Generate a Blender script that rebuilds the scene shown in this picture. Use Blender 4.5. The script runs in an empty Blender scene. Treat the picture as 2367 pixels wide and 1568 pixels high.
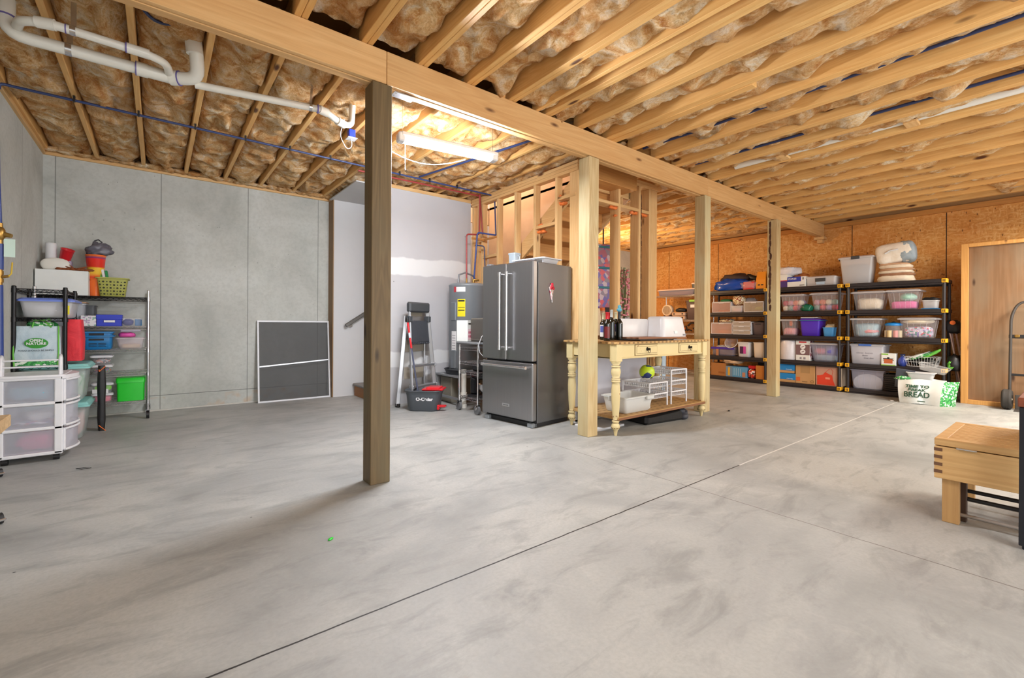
import bpy, math, random
from mathutils import Vector, Matrix, Euler, noise
random.seed(7)
SC = bpy.context.scene
COL = SC.collection
PI = math.pi
# ---------------------------------------------------------------- camera
F, CX, CY, CAMH = 1040.06, 1183.5, 749.87, 1.10
YAW, PITCH, ROLL = math.radians(51.786), math.radians(-0.0116), math.radians(0.3401)
FW = Vector((math.cos(YAW)*math.cos(PITCH), math.sin(YAW)*math.cos(PITCH), math.sin(PITCH)))
R0 = Vector((math.sin(YAW), -math.cos(YAW), 0)); U0 = R0.cross(FW)
RT = math.cos(ROLL)*R0 + math.sin(ROLL)*U0
UP = -math.sin(ROLL)*R0 + math.cos(ROLL)*U0
cd = bpy.data.cameras.new('camera'); cam = bpy.data.objects.new('camera', cd); COL.objects.link(cam)
cd.sensor_width = 36; cd.sensor_fit = 'HORIZONTAL'; cd.lens = F*36/2367
cd.shift_x = 0; cd.shift_y = -(784-CY)/2367
M = Matrix((RT, UP, -FW)).transposed().to_4x4(); M.translation = Vector((0, 0, CAMH))
cam.matrix_world = M; cd.clip_start = .05; cd.clip_end = 60
SC.camera = cam
CAMP = Vector((0, 0, CAMH))
def on(px, py, ax, v):
    """point of the plane axis=v that the photograph shows at a pixel (used once, to measure)"""
    d = FW + RT*(px-CX)/F - UP*(py-CY)/F
    return CAMP + d*((v-CAMP[ax])/d[ax])

# ---------------------------------------------------------------- mesh builder
class MB:
    def __init__(s): s.v = []; s.f = []; s.sm = []; s.mi = []; s.cur = 0; s.m = None
    def add(s, vs, fs, smooth=False):
        o = len(s.v)
        s.v += [tuple(s.m @ Vector(p)) if s.m else tuple(p) for p in vs]
        s.f += [tuple(i+o for i in f) for f in fs]; s.sm += [smooth]*len(fs); s.mi += [s.cur]*len(fs)
        return s
    def mat(s, i): s.cur = i; return s
    def xf(s, m=None): s.m = m; return s
    def box(s, x0, y0, z0, x1, y1, z1, b=0.0):
        x0, x1 = min(x0, x1), max(x0, x1); y0, y1 = min(y0, y1), max(y0, y1); z0, z1 = min(z0, z1), max(z0, z1)
        b = min(b, (x1-x0)*.45, (y1-y0)*.45, (z1-z0)*.45)
        if b <= 1e-5:
            vs = [(x, y, z) for z in (z0, z1) for y in (y0, y1) for x in (x0, x1)]
            return s.add(vs, [(0, 2, 3, 1), (4, 5, 7, 6), (0, 1, 5, 4), (2, 6, 7, 3), (0, 4, 6, 2), (1, 3, 7, 5)])
        vs = []; idx = {}
        for i, x in enumerate((x0, x1)):
            for j, y in enumerate((y0, y1)):
                for k, z in enumerate((z0, z1)):
                    sx, sy, sz = (b, -b)[i], (b, -b)[j], (b, -b)[k]
                    for a, p in enumerate(((x, y+sy, z+sz), (x+sx, y, z+sz), (x+sx, y+sy, z))):
                        idx[i, j, k, a] = len(vs); vs.append(p)
        g = lambda *t: idx[t]
        fs = []
        for i in (0, 1):
            q = [g(i, 0, 0, 0), g(i, 1, 0, 0), g(i, 1, 1, 0), g(i, 0, 1, 0)]; fs.append(q[::-1] if i == 0 else q)
            q = [g(0, i, 0, 1), g(1, i, 0, 1), g(1, i, 1, 1), g(0, i, 1, 1)]; fs.append(q if i == 0 else q[::-1])
            q = [g(0, 0, i, 2), g(1, 0, i, 2), g(1, 1, i, 2), g(0, 1, i, 2)]; fs.append(q[::-1] if i == 0 else q)
        for i in (0, 1):
            for j in (0, 1):
                q = [g(i, j, 0, 0), g(i, j, 1, 0), g(i, j, 1, 1), g(i, j, 0, 1)]; fs.append(q if i == j else q[::-1])
                q = [g(i, 0, j, 0), g(i, 0, j, 2), g(i, 1, j, 2), g(i, 1, j, 0)]; fs.append(q if i == j else q[::-1])
                q = [g(0, i, j, 1), g(1, i, j, 1), g(1, i, j, 2), g(0, i, j, 2)]; fs.append(q if i != j else q[::-1])
                for k in (0, 1):
                    q = [g(i, j, k, 0), g(i, j, k, 1), g(i, j, k, 2)]; fs.append(q if (i+j+k) % 2 == 1 else q[::-1])
        return s.add(vs, fs)
    def cyl(s, p0, p1, r0, r1=None, n=16, cap=True, smooth=True):
        r1 = r0 if r1 is None else r1
        p0 = Vector(p0); p1 = Vector(p1); d = (p1-p0).normalized()
        a = d.orthogonal().normalized(); b = d.cross(a)
        vs = []
        for p, r in ((p0, r0), (p1, r1)):
            for i in range(n):
                t = 2*PI*i/n; vs.append(p + (a*math.cos(t)+b*math.sin(t))*r)
        s.add(vs, [(i, (i+1) % n, n+(i+1) % n, n+i) for i in range(n)], smooth)
        if cap: s.add(vs, [tuple(range(n))[::-1], tuple(range(n, 2*n))])
        return s
    def tube(s, pts, r, n=8, closed=False, cap=True):
        pts = [Vector(p) for p in pts]; N = len(pts); vs = []; up = None
        for i, p in enumerate(pts):
            a = pts[(i-1) % N] if (closed or i > 0) else p
            b = pts[(i+1) % N] if (closed or i < N-1) else p
            d = (b-a).normalized()
            if up is None: up = d.orthogonal().normalized()
            up = (up - d*up.dot(d))
            up = up.normalized() if up.length > 1e-6 else d.orthogonal().normalized()
            q = d.cross(up); rr = r[i] if isinstance(r, (list, tuple)) else r
            for k in range(n):
                t = 2*PI*k/n; vs.append(p + (up*math.cos(t)+q*math.sin(t))*rr)
        fs = []
        for i in range(N if closed else N-1):
            j = (i+1) % N
            for k in range(n):
                k2 = (k+1) % n; fs.append((i*n+k, i*n+k2, j*n+k2, j*n+k))
        s.add(vs, fs, True)
        if cap and not closed: s.add(vs, [tuple(range(n))[::-1], tuple(range((N-1)*n, N*n))])
        return s
    def lathe(s, prof, c=(0, 0, 0), n=20, cap=True):
        c = Vector(c); vs = []
        for r, z in prof:
            for i in range(n):
                t = 2*PI*i/n; vs.append(c + Vector((r*math.cos(t), r*math.sin(t), z)))
        fs = []
        for j in range(len(prof)-1):
            for i in range(n):
                i2 = (i+1) % n; fs.append((j*n+i, j*n+i2, (j+1)*n+i2, (j+1)*n+i))
        s.add(vs, fs, True)
        if cap: s.add(vs, [tuple(range(n))[::-1], tuple(range((len(prof)-1)*n, len(prof)*n))])
        return s
    def loft(s, rings, cap0=True, cap1=True, smooth=True):
        n = len(rings[0]); vs = [p for r in rings for p in r]; fs = []
        for j in range(len(rings)-1):
            for i in range(n):
                i2 = (i+1) % n; fs.append((j*n+i, j*n+i2, (j+1)*n+i2, (j+1)*n+i))
        s.add(vs, fs, smooth)
        if cap0: s.add(vs, [tuple(range(n))[::-1]])
        if cap1: s.add(vs, [tuple(range((len(rings)-1)*n, len(rings)*n))])
        return s
    def prism(s, poly, axis, a, b):
        """extrude 2-D polygon along axis from a to b"""
        def P(u, v, w): return {0: (w, u, v), 1: (u, w, v), 2: (u, v, w)}[axis]
        n = len(poly); vs = [P(u, v, a) for u, v in poly]+[P(u, v, b) for u, v in poly]
        return s.add(vs, [tuple(range(n))[::-1], tuple(range(n, 2*n))]+[(i, (i+1) % n, n+(i+1) % n, n+i) for i in range(n)])
    def beam(s, p0, p1, w, h, b=0.0):
        """box-section bar between two points, w sideways, h vertical-ish"""
        p0 = Vector(p0); p1 = Vector(p1); d = p1-p0; L = d.length; d.normalize()
        side = d.cross(Vector((0, 0, 1)))
        side = side.normalized() if side.length > 1e-4 else Vector((1, 0, 0))
        up = side.cross(d)
        m = Matrix((d, side, up)).transposed().to_4x4(); m.translation = p0
        old = s.m; s.m = (old @ m) if old else m
        s.box(0, -w/2, -h/2, L, w/2, h/2, b); s.m = old
        return s
    def blob(s, c, rad, amp=.15, seed=0, sc=2.0, n=24, k=2.6, flat=None, m=14):
        """cushion-like superquadric lump with noise"""
        vs = []; c = Vector(c)
        sg = lambda x, p: math.copysign(abs(x)**p, x)
        e = 2.0/k
        for j in range(m+1):
            ph = -PI/2+PI*j/m
            for i in range(n):
                th = 2*PI*i/n
                d = Vector((sg(math.cos(ph), e)*sg(math.cos(th), e), sg(math.cos(ph), e)*sg(math.sin(th), e), sg(math.sin(ph), e)))
                q = 1+amp*noise.noise(d*sc+Vector((seed*3.7, seed*1.3, seed)))+amp*.5*noise.noise(d*sc*2.7+Vector((seed, 5, 9)))
                p = Vector((d.x*rad[0]*q, d.y*rad[1]*q, d.z*rad[2]*q))
                if flat is not None and p.z < -flat: p.z = -flat
                vs.append(c+p)
        fs = []
        for j in range(m):
            for i in range(n):
                i2 = (i+1) % n; fs.append((j*n+i, j*n+i2, (j+1)*n+i2, (j+1)*n+i))
        return s.add(vs, fs, True)
    def build(s, name, mats, parent=None, loc=None, rot=None, **kw):
        me = bpy.data.meshes.new(name); me.from_pydata([tuple(v) for v in s.v], [], s.f)
        if not isinstance(mats, (list, tuple)): mats = [mats]
        for m in mats: me.materials.append(m)
        me.polygons.foreach_set('use_smooth', s.sm); me.polygons.foreach_set('material_index', s.mi); me.update()
        o = bpy.data.objects.new(name, me); COL.objects.link(o)
        if parent: o.parent = parent
        if loc is not None: o.location = loc
        if rot is not None: o.rotation_euler = rot
        for k, v in kw.items(): o[k] = v
        return o
def rrect(w, d, r, z, n=4, cx=0, cy=0):
    r = min(r, w*.49, d*.49); pts = []
    for (sx, sy, a0) in ((1, 1, 0), (-1, 1, 90), (-1, -1, 180), (1, -1, 270)):
        for i in range(n+1):
            a = math.radians(a0+90*i/n)
            pts.append((cx+sx*(w/2-r)+r*math.cos(a), cy+sy*(d/2-r)+r*math.sin(a), z))
    return pts
def thing(name, label, cat, loc=(0, 0, 0), rz=0.0, group=None, rot=None):
    o = bpy.data.objects.new(name, None); COL.objects.link(o); o.empty_display_size = .1
    o.location = loc; o.rotation_euler = rot if rot else (0, 0, rz); o['label'] = label; o['category'] = cat
    if group: o['group'] = group
    return o
def tag(o, label, cat, group=None, kind=None):
    o['label'] = label; o['category'] = cat
    if group: o['group'] = group
    if kind: o['kind'] = kind
    return o
def struct(o, label=None):
    o['kind'] = 'structure'
    if label: o['label'] = label
    return o
def solo(mb, name, mats, label, cat, loc=(0, 0, 0), rz=0.0, group=None, rot=None, kind=None):
    o = mb.build(name, mats, None, loc, rot if rot else (0, 0, rz)); return tag(o, label, cat, group, kind)
def dup(root, loc=None, rz=None, label=None):
    r = root.copy(); COL.objects.link(r)
    if loc is not None: r.location = loc
    if rz is not None: r.rotation_euler = (0, 0, rz)
    if label: r['label'] = label
    for ch in list(root.children):
        c = ch.copy(); COL.objects.link(c); c.parent = r
        for g in ch.children:
            d = g.copy(); COL.objects.link(d); d.parent = c
    return r
_font = None
def text(name, body, size, loc, rot, m, parent=None, ext=.0006, align='CENTER', sx=1.0, bold=0.0, shear=0.0, spacing=1.0, curve=None):
    cu = bpy.data.curves.new(name, 'FONT'); cu.body = body; cu.size = size; cu.extrude = ext; cu.align_x = align; cu.align_y = 'CENTER'
    cu.offset = bold; cu.shear = shear; cu.space_character = spacing
    t = bpy.data.objects.new(name, cu); COL.objects.link(t)
    dg = bpy.context.evaluated_depsgraph_get(); me = bpy.data.meshes.new_from_object(t.evaluated_get(dg))
    bpy.data.objects.remove(t); bpy.data.curves.remove(cu)
    if curve:
        for v in me.vertices: v.co.z += curve(v.co.x, v.co.y)
    me.materials.clear(); me.materials.append(m)
    o = bpy.data.objects.new(name, me); COL.objects.link(o)
    o.location = loc; o.rotation_euler = rot; o.scale = (sx, 1, 1)
    if parent: o.parent = parent
    return o

# ---------------------------------------------------------------- materials
def lin(h):
    if isinstance(h, str):
        h = h.lstrip('#'); c = [int(h[i:i+2], 16)/255 for i in (0, 2, 4)]
    else: c = h
    return tuple(x/12.92 if x <= .04045 else ((x+.055)/1.055)**2.4 for x in c)+(1,)
_mc = {}
class NT:
    def __init__(s, name):
        s.m = bpy.data.materials.new(name); s.m.use_nodes = True; s.t = s.m.node_tree; s.n = s.t.nodes
        s.b = s.n['Principled BSDF']; s.out = s.n['Material Output']
    def node(s, typ, **kw):
        x = s.n.new(typ)
        for k, v in kw.items(): setattr(x, k, v)
        return x
    def link(s, a, b): s.t.links.new(a, b)
    def coord(s, scale=(1, 1, 1), rot=(0, 0, 0), kind='Object'):
        tc = s.node('ShaderNodeTexCoord'); mp = s.node('ShaderNodeMapping'); mp.inputs['Scale'].default_value = scale; mp.inputs['Rotation'].default_value = rot
        s.link(tc.outputs[kind], mp.inputs['Vector']); return mp.outputs['Vector']
    def noise(s, vec, scale=5, detail=4, rough=.5, dist=0):
        x = s.node('ShaderNodeTexNoise'); x.inputs['Scale'].default_value = scale; x.inputs['Detail'].default_value = detail
        x.inputs['Roughness'].default_value = rough; x.inputs['Distortion'].default_value = dist; s.link(vec, x.inputs['Vector']); return x.outputs['Fac']
    def math(s, op, a, b=0.0, c=0.0, clamp=False):
        x = s.node('ShaderNodeMath', operation=op); x.use_clamp = clamp
        for i, q in enumerate((a, b, c)):
            if isinstance(q, (int, float)): x.inputs[i].default_value = q
            else: s.link(q, x.inputs[i])
        return x.outputs[0]
    def ramp(s, fac, stops, interp='LINEAR'):
        x = s.node('ShaderNodeValToRGB'); x.color_ramp.interpolation = interp; e = x.color_ramp.elements
        while len(e) < len(stops): e.new(.5)
        for i, (p, c) in enumerate(stops):
            e[i].position = p; e[i].color = lin(c) if isinstance(c, str) else (c, c, c, 1) if isinstance(c, (int, float)) else c
        s.link(fac, x.inputs[0]); return x.outputs[0]
    def mix(s, fac, a, b, mode='MIX'):
        x = s.node('ShaderNodeMix', data_type='RGBA', blend_type=mode)
        for sock, q in ((x.inputs[0], fac), (x.inputs[6], a), (x.inputs[7], b)):
            if isinstance(q, (int, float)): sock.default_value = q
            elif isinstance(q, str): sock.default_value = lin(q)
            elif isinstance(q, tuple): sock.default_value = q
            else: s.link(q, sock)
        return x.outputs[2]
    def bump(s, h, strength=.3, dist=.01):
        x = s.node('ShaderNodeBump'); x.inputs['Strength'].default_value = strength; x.inputs['Distance'].default_value = dist
        s.link(h, x.inputs['Height']); s.link(x.outputs[0], s.b.inputs['Normal'])
    def col(s, c): s.link(c, s.b.inputs['Base Color'])
def mat(name, color, rough=.5, metal=0.0, spec=None, alpha=None, var=.06, bump=0.0, bscale=60, emit=None, coat=0.0):
    key = name
    if key in _mc: return _mc[key]
    t = NT(name); b = t.b
    c = lin(color); b.inputs['Roughness'].default_value = rough; b.inputs['Metallic'].default_value = metal
    v = t.noise(t.coord(), 9, 3)
    c2 = tuple(x*(1-var*2) for x in c[:3])+(1,)
    t.col(t.mix(v, c, c2))
    if spec is not None: b.inputs['Specular IOR Level'].default_value = spec
    if alpha is not None: b.inputs['Alpha'].default_value = alpha
    if coat: b.inputs['Coat Weight'].default_value = coat
    if bump: t.bump(t.noise(t.coord(), bscale, 4), bump, .004)
    if emit: b.inputs['Emission Color'].default_value = lin(emit[0]); b.inputs['Emission Strength'].default_value = emit[1]
    _mc[key] = t.m; return t.m
def wood(name, c1, c2, axis=2, rings=16, rough=.6, knots=True, kc='#5a3014', streak=.35, fine='#8a6a3a', weather=None):
    if name in _mc: return _mc[name]
    t = NT(name)
    sc = [7.0, 7.0, 7.0]; sc[axis] = .55
    oi = t.node('ShaderNodeObjectInfo')
    tc = t.node('ShaderNodeTexCoord'); add = t.node('ShaderNodeVectorMath', operation='ADD')
    sclr = t.node('ShaderNodeVectorMath', operation='SCALE'); sclr.inputs[3].default_value = 9.0
    t.link(oi.outputs['Random'], sclr.inputs[0]); t.link(tc.outputs['Object'], add.inputs[0]); t.link(sclr.outputs[0], add.inputs[1])
    def cmap(scale):
        mp = t.node('ShaderNodeMapping'); mp.inputs['Scale'].default_value = scale; t.link(add.outputs[0], mp.inputs['Vector']); return mp.outputs[0]
    v = cmap(sc)
    n1 = t.noise(v, 1.0, 2, .45, .3)
    rg = t.math('SINE', t.math('MULTIPLY', n1, rings*6.28)); rg = t.math('MULTIPLY_ADD', rg, .5, .5)
    sf = [70.0]*3; sf[axis] = 2.0
    n2 = t.noise(cmap(sf), 1.0, 4, .6)
    base = t.mix(t.math('MULTIPLY', rg, streak), c1, c2)
    base = t.mix(t.ramp(n2, [(.35, 0.0), (.7, .45)]), base, fine)
    sb = [1.6]*3; sb[axis] = .4
    n3 = t.noise(cmap(sb), 1.0, 2)
    base = t.mix(t.ramp(n3, [(.35, 0.0), (.65, .35)]), base, c2)
    if weather: base = t.mix(t.ramp(t.noise(cmap([3.0 if i != axis else 1.2 for i in range(3)]), 1.0, 3), [(.45, 0.0), (.62, .7)]), base, weather)
    if knots:
        sk = [5.0]*3; sk[axis] = 1.6
        vo = t.node('ShaderNodeTexVoronoi'); vo.inputs['Scale'].default_value = 1.0; t.link(cmap(sk), vo.inputs['Vector'])
        kf = t.ramp(vo.outputs['Distance'], [(.06, 1.0), (.12, 0.0)])
        base = t.mix(kf, base, kc)
    rnd = t.math('MULTIPLY_ADD', oi.outputs['Random'], .16, .92)
    hs = t.node('ShaderNodeHueSaturation'); t.link(rnd, hs.inputs['Value']); t.link(base, hs.inputs['Color'])
    t.col(hs.outputs[0]); t.b.inputs['Roughness'].default_value = rough
    t.bump(n2, .25, .002)
    _mc[name] = t.m; return t.m
def fabric(name, c1, c2, rough=.85, scale=6, bump=.4):
    if name in _mc: return _mc[name]
    t = NT(name); n = t.noise(t.coord(), scale, 5, .6, 1.0)
    t.col(t.ramp(n, [(.3, c1), (.7, c2)])); t.b.inputs['Roughness'].default_value = rough; t.bump(n, bump, .02)
    _mc[name] = t.m; return t.m
def clearp(name, color, alpha, rough=.25, var=0.0):
    """see-through plastic"""
    if name in _mc: return _mc[name]
    t = NT(name); t.b.inputs['Base Color'].default_value = lin(color); t.b.inputs['Roughness'].default_value = rough
    t.b.inputs['Alpha'].default_value = alpha; t.b.inputs['Specular IOR Level'].default_value = .6
    _mc[name] = t.m; return t.m
def printed(name, base, cells, scale=40, dens=.55, rough=.5):
    """cover with a small busy print (colours listed)"""
    if name in _mc: return _mc[name]
    t = NT(name); vo = t.node('ShaderNodeTexVoronoi'); vo.inputs['Scale'].default_value = scale; t.link(t.coord(), vo.inputs['Vector'])
    sep = t.node('ShaderNodeSeparateColor'); t.link(vo.outputs['Color'], sep.inputs[0])
    k = len(cells); stops = [(dens*i/k, c) for i, c in enumerate(cells)]+[(dens, base)]
    t.col(t.ramp(sep.outputs[0], stops, 'CONSTANT')); t.b.inputs['Roughness'].default_value = rough
    _mc[name] = t.m; return t.m

# floor
def floor_mat():
    t = NT('concrete_floor')
    n1 = t.noise(t.coord((.55, .55, 1), (0, 0, .9)), 1.5, 6, .6, .7)
    n2 = t.noise(t.coord((1.0, 2.6, 1), (0, 0, .35)), 2.2, 8, .68, .6)
    n3 = t.noise(t.coord((1, 1, 1)), 60, 4, .6)
    n4 = t.noise(t.coord((1.4, 1.4, 1)), 3.5, 5, .6, 1.5)
    c = t.ramp(n1, [(.30, '#8f918f'), (.46, '#a3a4a2'), (.62, '#b5b5b1')])
    c = t.mix(t.ramp(n2, [(.34, .6), (.50, 0.0)]), c, '#828381')
    c = t.mix(t.ramp(n4, [(.60, 0.0), (.75, .22)]), c, '#cac8c3')
    c = t.mix(t.ramp(n3, [(.35, .25), (.6, 0.0)]), c, '#8f8f8c')
    vo = t.node('ShaderNodeTexVoronoi'); vo.inputs['Scale'].default_value = 3.2; t.link(t.coord((1, 1, 0)), vo.inputs['Vector'])
    c = t.mix(t.ramp(vo.outputs['Distance'], [(.014, 1.0), (.022, 0.0)]), c, '#4a4844')
    tc = t.node('ShaderNodeTexCoord'); sp = t.node('ShaderNodeSeparateXYZ'); t.link(tc.outputs['Object'], sp.inputs[0])
    wob = t.math('MULTIPLY_ADD', t.noise(t.coord(), 6, 3), .012, -.006)
    def line(axis, pos, w):
        d = t.math('ABSOLUTE', t.math('ADD', t.math('SUBTRACT', sp.outputs[axis], pos), wob))
        return t.math('LESS_THAN', d, w)
    near = t.math('LESS_THAN', sp.outputs[0], 3.6)
    c = t.mix(t.math('MULTIPLY', line(1, 1.672, .0042), near), c, '#2c2a28')
    c = t.mix(t.math('MULTIPLY', line(1, 1.672, .006), t.math('SUBTRACT', 1.0, near)), c, '#d2d1cc')
    c = t.mix(t.math('MULTIPLY', line(0, 2.85, .0032), t.math('LESS_THAN', sp.outputs[1], 3.2)), c, '#6f6b66')
    c = t.mix(t.math('MULTIPLY', line(1, 4.52, .004), .4), c, '#8b8884')
    t.col(c); t.b.inputs['Roughness'].default_value = .5; t.b.inputs['Specular IOR Level'].default_value = .35
    t.bump(t.noise(t.coord(), 35, 6, .6), .12, .004)
    return t.m
def wall_mat():
    t = NT('poured_concrete')
    n1 = t.noise(t.coord((.8, .8, .6)), 1.6, 5, .6, .8); n2 = t.noise(t.coord(), 26, 5, .6)
    c = t.ramp(n1, [(.3, '#abada7'), (.5, '#bdbfb9'), (.7, '#c9cbc6')])
    c = t.mix(t.ramp(n2, [(.38, .16), (.55, 0.0)]), c, '#8d8f89')
    vo = t.node('ShaderNodeTexVoronoi'); vo.inputs['Scale'].default_value = 8; t.link(t.coord(), vo.inputs['Vector'])
    c = t.mix(t.ramp(vo.outputs['Distance'], [(.03, .8), (.055, 0.0)]), c, '#7a7b76')
    tc = t.node('ShaderNodeTexCoord'); sp = t.node('ShaderNodeSeparateXYZ'); t.link(tc.outputs['Object'], sp.inputs[0])
    for pos in (-.903, .027, .967, 1.879):
        d = t.math('ABSOLUTE', t.math('SUBTRACT', sp.outputs[0], pos)); c = t.mix(t.math('MULTIPLY', t.math('LESS_THAN', d, .005), .7), c, '#70716c')
    d = t.math('ABSOLUTE', t.math('SUBTRACT', sp.outputs[1], 6.13)); c = t.mix(t.math('MULTIPLY', t.math('LESS_THAN', d, .006), .6), c, '#7a7b76')
    d = t.math('ABSOLUTE', t.math('SUBTRACT', sp.outputs[1], 5.3)); c = t.mix(t.math('MULTIPLY', t.math('LESS_THAN', d, .006), .6), c, '#7a7b76')
    d = t.math('ABSOLUTE', t.math('SUBTRACT', sp.outputs[2], .19)); c = t.mix(t.math('MULTIPLY', t.math('LESS_THAN', d, .004), .8), c, '#5f605c')
    # rust marks low on the form-tie seams
    v3 = t.node('ShaderNodeTexVoronoi'); v3.inputs['Scale'].default_value = 1.15; t.link(t.coord((1, 1, .5)), v3.inputs['Vector'])
    low = t.math('LESS_THAN', sp.outputs[2], .17)
    c = t.mix(t.math('MULTIPLY', t.math('MULTIPLY', t.ramp(t.noise(t.coord(), 5, 3), [(.55, 0.0), (.72, 1.0)]), low), .55), c, '#c4935a')
    t.col(c); t.b.inputs['Roughness'].default_value = .8; t.bump(n2, .2, .004)
    return t.m
def osb_mat():
    t = NT('osb_sheathing'); layers = None
    cols = []
    for i, (rx, s) in enumerate((((.6, 0, 0), (6, 9, 38)), ((-.9, 0, 0), (6, 34, 10)), ((2.2, 0, 0), (6, 12, 30)))):
        cols.append(t.noise(t.coord(s, rx), 1.0, 3, .6, .8))
    a = t.math('MAXIMUM', cols[0], t.math('MAXIMUM', cols[1], cols[2]))
    c = t.ramp(a, [(.44, '#c58540'), (.56, '#dca055'), (.68, '#ecbf80')])
    big = t.noise(t.coord(), 1.4, 3)
    c = t.mix(t.ramp(big, [(.38, .5), (.62, 0.0)]), c, '#cf8238')
    m = t.math('MINIMUM', cols[1], cols[2]); c = t.mix(t.ramp(m, [(.27, .8), (.325, 0.0)]), c, '#7c4820')
    vo = t.node('ShaderNodeTexVoronoi'); vo.inputs['Scale'].default_value = 7; t.link(t.coord((1, 1.8, .8), (.5, 0, 0)), vo.inputs['Vector'])
    c = t.mix(t.ramp(vo.outputs['Distance'], [(.07, .85), (.12, 0.0)]), c, '#6e3a18')
    tc = t.node('ShaderNodeTexCoord'); sp = t.node('ShaderNodeSeparateXYZ'); t.link(tc.outputs['Object'], sp.inputs[0])
    for pos in (1.34, 2.565, 3.79, 5.01, 6.23):
        d = t.math('ABSOLUTE', t.math('SUBTRACT', sp.outputs[1], pos)); c = t.mix(t.math('LESS_THAN', d, .006), c, '#3c2412')
    t.col(c); t.b.inputs['Roughness'].default_value = .75; t.bump(a, .3, .006)
    return t.m
def insul_mat():
    t = NT('fibreglass_batt')
    n1 = t.noise(t.coord((1.0, .8, 1.6)), 5.5, 7, .62, 1.6)
    n2 = t.noise(t.coord((1.5, 1, 2), (0, 0, .6)), 26, 8, .7, 2.2)
    n3 = t.noise(t.coord(), 1.7, 3)
    c = t.ramp(n1, [(.28, '#a8652c'), (.41, '#d29a5c'), (.53, '#ecc792'), (.66, '#f8ead0')])
    c = t.mix(t.ramp(n2, [(.32, .55), (.52, 0.0)]), c, '#a06c3a')
    c = t.mix(t.ramp(n2, [(.52, 0.0), (.72, .6)]), c, '#f6e6cc')
    c = t.mix(t.ramp(n3, [(.4, .35), (.6, 0.0)]), c, '#b57c48')
    t.col(c); t.b.inputs['Roughness'].default_value = 1.0; t.b.inputs['Specular IOR Level'].default_value = .1
    t.bump(t.math('ADD', n1, t.math('MULTIPLY', n2, .6)), .8, .03)
    return t.m
def drywall_mat():
    t = NT('taped_drywall'); tc = t.node('ShaderNodeTexCoord'); sp = t.node('ShaderNodeSeparateXYZ'); t.link(tc.outputs['Object'], sp.inputs[0])
    w = t.math('MULTIPLY_ADD', t.noise(t.coord((1.2, 1, 1)), 2.0, 3), .16, -.08)
    c = t.mix(t.noise(t.coord(), 3, 2), '#bcbbbd', '#b4b3b6')
    for pos, wd in ((1.89, .13), (.62, .10)):
        d = t.math('ABSOLUTE', t.math('ADD', t.math('SUBTRACT', sp.outputs[2], pos), w)); c = t.mix(t.ramp(d, [(wd*.85, 1.0), (wd, 0.0)]), c, '#d6d6d6')
    vo = t.node('ShaderNodeTexVoronoi'); vo.inputs['Scale'].default_value = 2.4; t.link(t.coord((1.4, 0, 1)), vo.inputs['Vector'])
    lowz = t.math('LESS_THAN', sp.outputs[2], 1.6)
    c = t.mix(t.math('MULTIPLY', t.ramp(vo.outputs['Distance'], [(.16, 1.0), (.2, 0.0)]), lowz), c, '#cfcfd1')
    v2 = t.node('ShaderNodeTexVoronoi'); v2.inputs['Scale'].default_value = 2.5; v2.inputs['Randomness'].default_value = .3; t.link(t.coord((1, 0, 1)), v2.inputs['Vector'])
    c = t.mix(t.ramp(v2.outputs['Distance'], [(.016, .7), (.024, 0.0)]), c, '#6d6d6c')
    t.col(c); t.b.inputs['Roughness'].default_value = .8
    return t.m
def steel_mat(name, c, rough, axis=2):
    t = NT(name); s = [180.0]*3; s[axis] = 1.5
    n = t.noise(t.coord(tuple(s)), 1.0, 3)
    t.col(t.mix(n, lin(c), tuple(x*.86 for x in lin(c)[:3])+(1,))); t.b.inputs['Metallic'].default_value = .92
    t.b.inputs['Roughness'].default_value = rough; t.bump(n, .05, .001); return t.m

M_FLOOR = floor_mat(); M_CONC = wall_mat(); M_OSB = osb_mat(); M_INS = insul_mat(); M_DRY = drywall_mat()
M_WHITEW = mat('white_painted_wall', '#c8c8c9', .7, var=.02)
PJ1, PJ2, PJF = '#ecc07c', '#d6994e', '#c98e48'
M_JOIST = wood('joist_pine', PJ1, PJ2, 1, 14, fine=PJF)
M_PINEX = wood('pine_along_x', '#e0ba82', '#c9955a', 0, 12, fine='#b98a50')
M_PINEZ = wood('pine_upright', '#e4c08a', '#d0a064', 2, 14, fine='#c09258')
M_PINEY = wood('pine_along_y', '#e0ba82', '#c9955a', 1, 12, fine='#b98a50')
M_BEAM = wood('beam_pine', '#dcb27a', '#c48f54', 0, 10, fine='#b6844c')
M_POST = wood('treated_post', '#7c6642', '#5f4c2e', 2, 12, fine='#4e3e26', kc='#2a1d0c', weather='#675d42', streak=.5)
M_POST2 = wood('pale_treated_post', '#cdb98e', '#b09160', 2, 12, fine='#a88a58', kc='#6b4c28', weather='#c2b890', streak=.5)
M_WHITE = mat('white_plastic', '#e6e6ea', .35); M_WHITE2 = mat('white_matt', '#e4e4e6', .6)
M_PVC = mat('pvc_pipe', '#e9e6dc', .3); M_PVCJ = mat('purple_primer', '#6a5fa0', .5)
M_BLACK = mat('black_plastic', '#1c1b1d', .45); M_BLACKM = mat('black_wire', '#1a1a1c', .35, .3)
M_SHELF = mat('black_shelf_plastic', '#2b2628', .42); M_YEL = mat('yellow_clip', '#f2b520', .45)
M_CHROME = mat('chrome', '#d8d8da', .22, .95, var=.02); M_ALU = mat('aluminium', '#c2c4c8', .38, .85, var=.03)
M_STEEL = steel_mat('brushed_steel', '#a2a2a4', .30); M_STEELD = mat('dark_steel_side', '#77787a', .38, .75, var=.03)
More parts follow.
